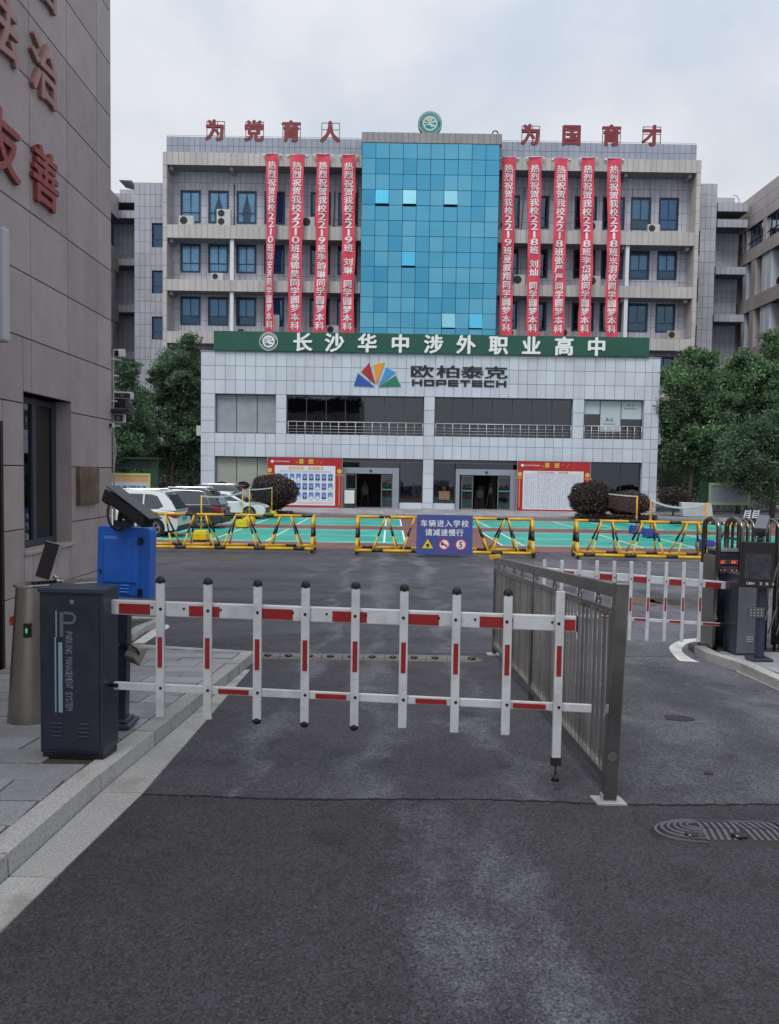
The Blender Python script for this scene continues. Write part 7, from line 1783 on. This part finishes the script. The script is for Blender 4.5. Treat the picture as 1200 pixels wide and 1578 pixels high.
# outdoor display boards under the trees
def display(label, px0, px1, py0, py1, Y, frame, face, canopy=False):
    xa, xb = P(px0, 760, Y).x, P(px1, 760, Y).x; zt_, zb = P(px0, py0, Y).z, P(px0, py1, Y).z
    t = thing('display_board', label, 'display board', ((xa + xb) / 2, Y, ZY)); m = MB(); f = .16
    m.box(xa, xa + f, Y - .05, Y + .08, zb, zt_); m.box(xb - f, xb, Y - .05, Y + .08, zb, zt_); m.box(xa + f, xb - f, Y - .05, Y + .08, zt_ - f, zt_); m.box(xa + f, xb - f, Y - .05, Y + .08, zb, zb + f); m.build('frame', frame, t, bevel=.01)
    m = MB(); m.box(xa + f, xb - f, Y - .01, Y + .05, zb + f, zt_ - f); fo = m.build('face', face, t)
    mg = mat('post_green', (.010, .045, .022), .5); m = MB(); a = (xb + .05, xb + .45) if canopy else (xa - .5, xa - .05); m.box(a[0], a[1], Y - .1, Y + .2, ZY, zt_ + (.9 if canopy else .1))
    if not canopy: m.box(xb - .2, xb - .05, Y + .09, Y + .2, ZY, zt_)
    m.build('post', mg, t)
    if canopy: m = MB(); m.box(xa - 2, xb + .6, Y - .5, Y + .5, zt_ + .9, zt_ + 1.0); m.box(xa - 2, xb + .05, Y - .08, Y + .08, zt_ + .25, zt_ + .89); m.build('canopy', mat('canopy_green', (.008, .028, .018), .6), t)
    return t, fo, xa, xb, zb, zt_
t, fo, xa, xb, zb, zt_ = display('green framed display board with lines of blue print under a green canopy at the left', 165, 232, 728.5, 764, 47.5, mat('frame_lime', (.40, .45, .16), .5), mat('face_pale', (.40, .44, .48), .5), True)
m = MB(); m.quad((xa + .18, 47.5 - .015, zt_ - .55), (xb - .18, 47.5 - .015, zt_ - .55), (xb - .18, 47.5 - .015, zt_ - .17), (xa + .18, 47.5 - .015, zt_ - .17)); m.build('orange_heading', mat('print_orange', (.50, .28, .12), .6), fo)
m = MB()
for r_ in range(3):
    x = xa + .4
    while x < xb - .4:
        w_ = random.uniform(.08, .3); m.box(x, x + w_, 47.5 - .018, 47.5 - .012, zt_ - .95 - r_ * .27, zt_ - .80 - r_ * .27); x += w_ + random.choice((.03, .05, .12))
m.build('blue_print', mat('print_blue', (.06, .12, .26), .6), fo)
t, fo, xa, xb, zb, zt_ = display('pale green framed board with faint level lines under the camphor tree at the right', 1091.5, 1155, 744, 778, 44.2 + 3, mat('frame_pale_green', (.30, .42, .26), .5), mat('face_grey', (.26, .30, .34), .4), False)
m = MB()
for r_ in range(6): m.box(xa + .3, xb - .3, 47.2 - .018, 47.2 - .012, zb + .25 + r_ * .17, zb + .265 + r_ * .17)
m.build('ruled_lines', mat('rule_grey', (.14, .17, .19), .6), fo)

# ================================================================== CARS
M_tyre = mat('tyre', (.015, .015, .016), .8); M_rim = mat('rim', (.42, .43, .45), .3, metal=.8); M_cgl = mat('car_glass', (.02, .03, .035), .05, spec=.9, coat=.5); M_trim = mat('car_trim', (.02, .021, .023), .5); M_tail = mat('tail_lamp', (.28, .01, .015), .15, coat=.6); M_head = mat('head_lamp', (.45, .48, .52), .1, coat=.6); M_chr = mat('chrome_strip', (.75, .77, .8), .12, metal=1)
def car(label, rear_x, near_y, facing, col, kind='suv', name='parked_car', L_=4.55, W_=1.82, H_=1.72, strip=False, plate=(.02, .16, .30)):
    """facing -1: nose towards -x, the viewer sees its left flank and tail; +1: nose towards +x"""
    paint = mat('paint_' + label[:14].replace(' ', '_'), col, .32, metal=.1, coat=.3, var=.03, dirt=.12, dscale=2)
    cx = rear_x + facing * L_ / 2; cy = near_y + W_ / 2; t = thing(name, label, 'car', (cx, cy, ZY), 'cars parked at the left side of the courts')
    XF = Matrix.Translation((cx, cy, ZY)) @ Matrix.Diagonal((facing, 1, 1, 1))
    def Mb(): m = MB(); m.xf = XF.copy(); return m
    R = .335; wr, wf = -L_ * .305, L_ * .315; belt = .98 if kind == 'suv' else .90
    h = L_ / 2
    def arcp(xc, n=9): return [(xc + (R + .055) * math.cos(R_(a)), R + (R + .055) * math.sin(R_(a))) for a in np.linspace(-18, 198, n)]
    top = [(-h + .02, .62), (-h + .05, .80), (-h + .14, belt - .03), (-h * .6, belt + .02), (h * .38, belt), (h * .72, belt - .07), (h * .93, belt - .20), (h - .03, .62)]
    bot = [(h, .45), (h - .05, .24)] + arcp(wf) + arcp(wr) + [(-h + .06, .28), (-h, .45)]
    m = Mb(); prof = bot[::1]
    poly = top + bot
    m.prism(poly, -W_ / 2, W_ / 2); m.build('body', paint, t, bevel=.055, seg=3)
    # greenhouse
    if kind == 'suv': g = [(-h + .08, belt), (-h + .30, belt + .34), (-h + .58, H_ - .11), (-h + .95, H_ - .03), (-h * .18, H_), (h * .10, H_ - .04), (h * .26, H_ - .17), (h * .60, belt)]
    else: g = [(-h + .35, belt), (-h * .45, H_ - .05), (-h * .15, H_), (h * .12, H_ - .03), (h * .55, belt - .02)]
    zy = lambda z: (W_ / 2 - .045) - (z - belt) * .30
    m = Mb(); n = len(g); vs = [(x, -zy(z), z) for x, z in g] + [(x, zy(z), z) for x, z in g]
    m._add(vs, [tuple(range(n)), tuple(reversed(range(n, 2 * n)))] + [(i, n + i, n + (i + 1) % n, (i + 1) % n) for i in range(n)]); m.build('cabin', paint, t, bevel=.04, seg=3)
    # side windows
    for s in (-1, 1):
        if kind == 'suv': polys = [[(-h + .56, belt + .16), (-h + .82, H_ - .20), (-h + 1.05, H_ - .145), (-h + 1.28, H_ - .13), (-h + 1.28, belt + .06), (-h + .75, belt + .07)], [(-h + 1.34, belt + .06), (-h + 1.34, H_ - .13), (-.08, H_ - .12), (-.08, belt + .05)], [(-.02, belt + .05), (-.02, H_ - .12), (h * .08, H_ - .14), (h * .22, H_ - .24), (h * .45, belt + .05)]]
        else: polys = [[(-h + .85, belt + .05), (-h * .42, H_ - .14), (-.15, H_ - .11), (-.15, belt + .05)], [(-.09, belt + .05), (-.09, H_ - .11), (h * .10, H_ - .14), (h * .42, belt + .04)]]
        for pl in polys:
            m = Mb(); n = len(pl); m._add([(x, s * (zy(z) + .008), z) for x, z in pl] + [(x, s * (zy(z) - .01), z) for x, z in pl], [tuple(range(n)), tuple(reversed(range(n, 2 * n)))] + [(i, n + i, n + (i + 1) % n, (i + 1) % n) for i in range(n)]); m.build('side_window', M_cgl, t)
        if strip:
            m = Mb(); pts = [(-h + .54, belt + .09), (-h + .80, H_ - .17), (-h + 1.02, H_ - .11), (-.1, H_ - .08), (h * .10, H_ - .11)]
            m.tube([(x, s * (zy(z) + .012), z) for x, z in pts], .015, 6); m.tube([(-h + .48, s * (zy(belt) + .01), belt + .05), (h * .43, s * (zy(belt) + .01), belt + .03)], .015, 6); m.build('chrome_strip', M_chr, t)
        if kind == 'suv':
            m = Mb(); m.tube([(-h + .7, s * (zy(H_) - .05), H_ - .01), (-h + .8, s * (zy(H_) - .05), H_ + .035), (h * .05, s * (zy(H_) - .05), H_ + .03), (h * .16, s * (zy(H_) - .05), H_ - .03)], .018, 6); m.build('roof_rail', M_chr, t)
        m = Mb(); m.box(h * .40, h * .47, s * (W_ / 2 + .08) - .09, s * (W_ / 2 + .08) + .06, belt + .02, belt + .14); m.build('mirror', paint, t, bevel=.03, seg=2)
        m = Mb(); m.box(wr + R + .08, wf - R - .08, s * (W_ / 2 - .02) - .02, s * (W_ / 2 - .02) + .025, .24, .36); m.build('sill_trim', M_trim, t, bevel=.01)
        for xc in (wr, wf):
            m = Mb(); m.tube([(xc, s * (W_ / 2 - .22), R), (xc, s * (W_ / 2 - .015), R)], R, 26); m.build('tyre', M_tyre, t, bevel=.03, seg=2); w_ = m
            m = Mb(); ys_ = s * (W_ / 2 - .008); m.disc((xc, ys_, R), R * .68, 24, 0, 'y', R * .58); m.disc((xc, ys_, R), R * .17, 12)
            for k in range(5):
                a = R_(72 * k + 20)
                for da in (-.12, .12): m.bar((xc + R * .12 * math.cos(a), ys_, R + R * .12 * math.sin(a)), (xc + R * .62 * math.cos(a + da), ys_, R + R * .62 * math.sin(a + da)), .02, .04)
            m.disc((xc, s * (W_ / 2 - .02), R), R * .6, 20, 1); m.build('rim', [M_rim, M_black], t)
            m = Mb(); pa = arcp(xc, 12); 
            m.tube([(x, s * (W_ / 2 - .0), z) for x, z in pa], .022, 6); m.build('arch_trim', M_trim if kind == 'suv' else paint, t)
    # tail
    m = Mb(); zw0, zw1 = belt + .06, H_ - .16
    def rx(z): return (-h + .08 - .02) + (z - belt) / (H_ - .11 - belt) * .44
    if kind == 'suv':
        m._add([(rx(zw0) - .012, -zy(zw0) + .10, zw0), (rx(zw0) - .012, zy(zw0) - .10, zw0), (rx(zw1) - .012, zy(zw1) - .10, zw1), (rx(zw1) - .012, -zy(zw1) + .10, zw1)], [(0, 1, 2, 3)]); m.build('rear_window', M_cgl, t)
        m = Mb(); m.box(-h + .30, -h + .70, -zy(H_) + .05, zy(H_) - .05, H_ - .055, H_ - .01); m.build('spoiler', paint, t, bevel=.015)
    m = Mb()
    m.box(-h - .015, -h + .12, -W_ / 2 + .04, W_ / 2 - .04, .24, .44); m.build('rear_bumper', M_trim, t, bevel=.03, seg=2)
    for s in (-1, 1):
        m = Mb(); zt_ = belt - .10
        m.hexa([(-h + .02, s * (W_ / 2 - .42), zt_ - .14), (-h + .02, s * (W_ / 2 + .012), zt_ - .16), (-h + .16, s * (W_ / 2 + .012), zt_ - .16), (-h + .16, s * (W_ / 2 - .42), zt_ - .14), (-h + .0, s * (W_ / 2 - .42), zt_ - .02), (-h + .03, s * (W_ / 2 + .012), zt_ + .03), (-h + .66, s * (W_ / 2 + .012), zt_ + .06), (-h + .2, s * (W_ / 2 - .42), zt_ + .02)]); m.build('tail_lamp', M_tail, t, bevel=.01)
        m = Mb(); m.hexa([(h - .34, s * (W_ / 2 + .008), .60), (h - .04, s * (W_ / 2 - .08), .58), (h - .04, s * (W_ / 2 - .4), .58), (h - .3, s * (W_ / 2 - .4), .60), (h - .42, s * (W_ / 2 + .004), .74), (h - .10, s * (W_ / 2 - .12), .70), (h - .10, s * (W_ / 2 - .4), .70), (h - .36, s * (W_ / 2 - .4), .74)]); m.build('headlight', M_head, t, bevel=.01)
    m = Mb(); m.box(-h - .03, -h - .0, -.24, .24, .62, .77); m.build('number_plate', mat('plate_' + label[:6], plate, .4), t)
    m = Mb(); m._add([(h * .16 + .02, -zy(H_ - .07) + .08, H_ - .07 + .012), (h * .16 + .02, zy(H_ - .07) - .08, H_ - .07 + .012), (h * .56 + .02, zy(belt) - .06, belt + .012 + .02), (h * .56 + .02, -zy(belt) + .06, belt + .012 + .02)], [(0, 1, 2, 3)]); m.build('windscreen', M_cgl, t)
    m = Mb(); m.box(h - .06, h + .012, -W_ * .32, W_ * .32, .34, .60); m.build('grille', M_trim, t, bevel=.02)
    m = Mb(); m.box(-h * .85, h * .85, -W_ / 2 + .15, W_ / 2 - .15, .18, .5); m.build('underbody', M_trim, t)
    return t
car('white suv seen from its tail end, nearest of the parked cars', -7.75, 27.3, -1, (.62, .66, .68), plate=(.05, .30, .32))
car('dark purple grey suv with bright window strips parked second from the front', -7.15, 31.8, -1, (.045, .042, .055), strip=True)
car('white saloon nosing to the right behind the dark suv', -6.45 - 4.5, 38.6, 1, (.68, .70, .72), 'sedan', L_=4.5, H_=1.42)
car('dark grey van behind the white saloon, furthest of the parked cars', -7.95, 41.2, -1, (.06, .07, .085), L_=4.7, H_=1.72)
print('objects', len(bpy.data.objects))
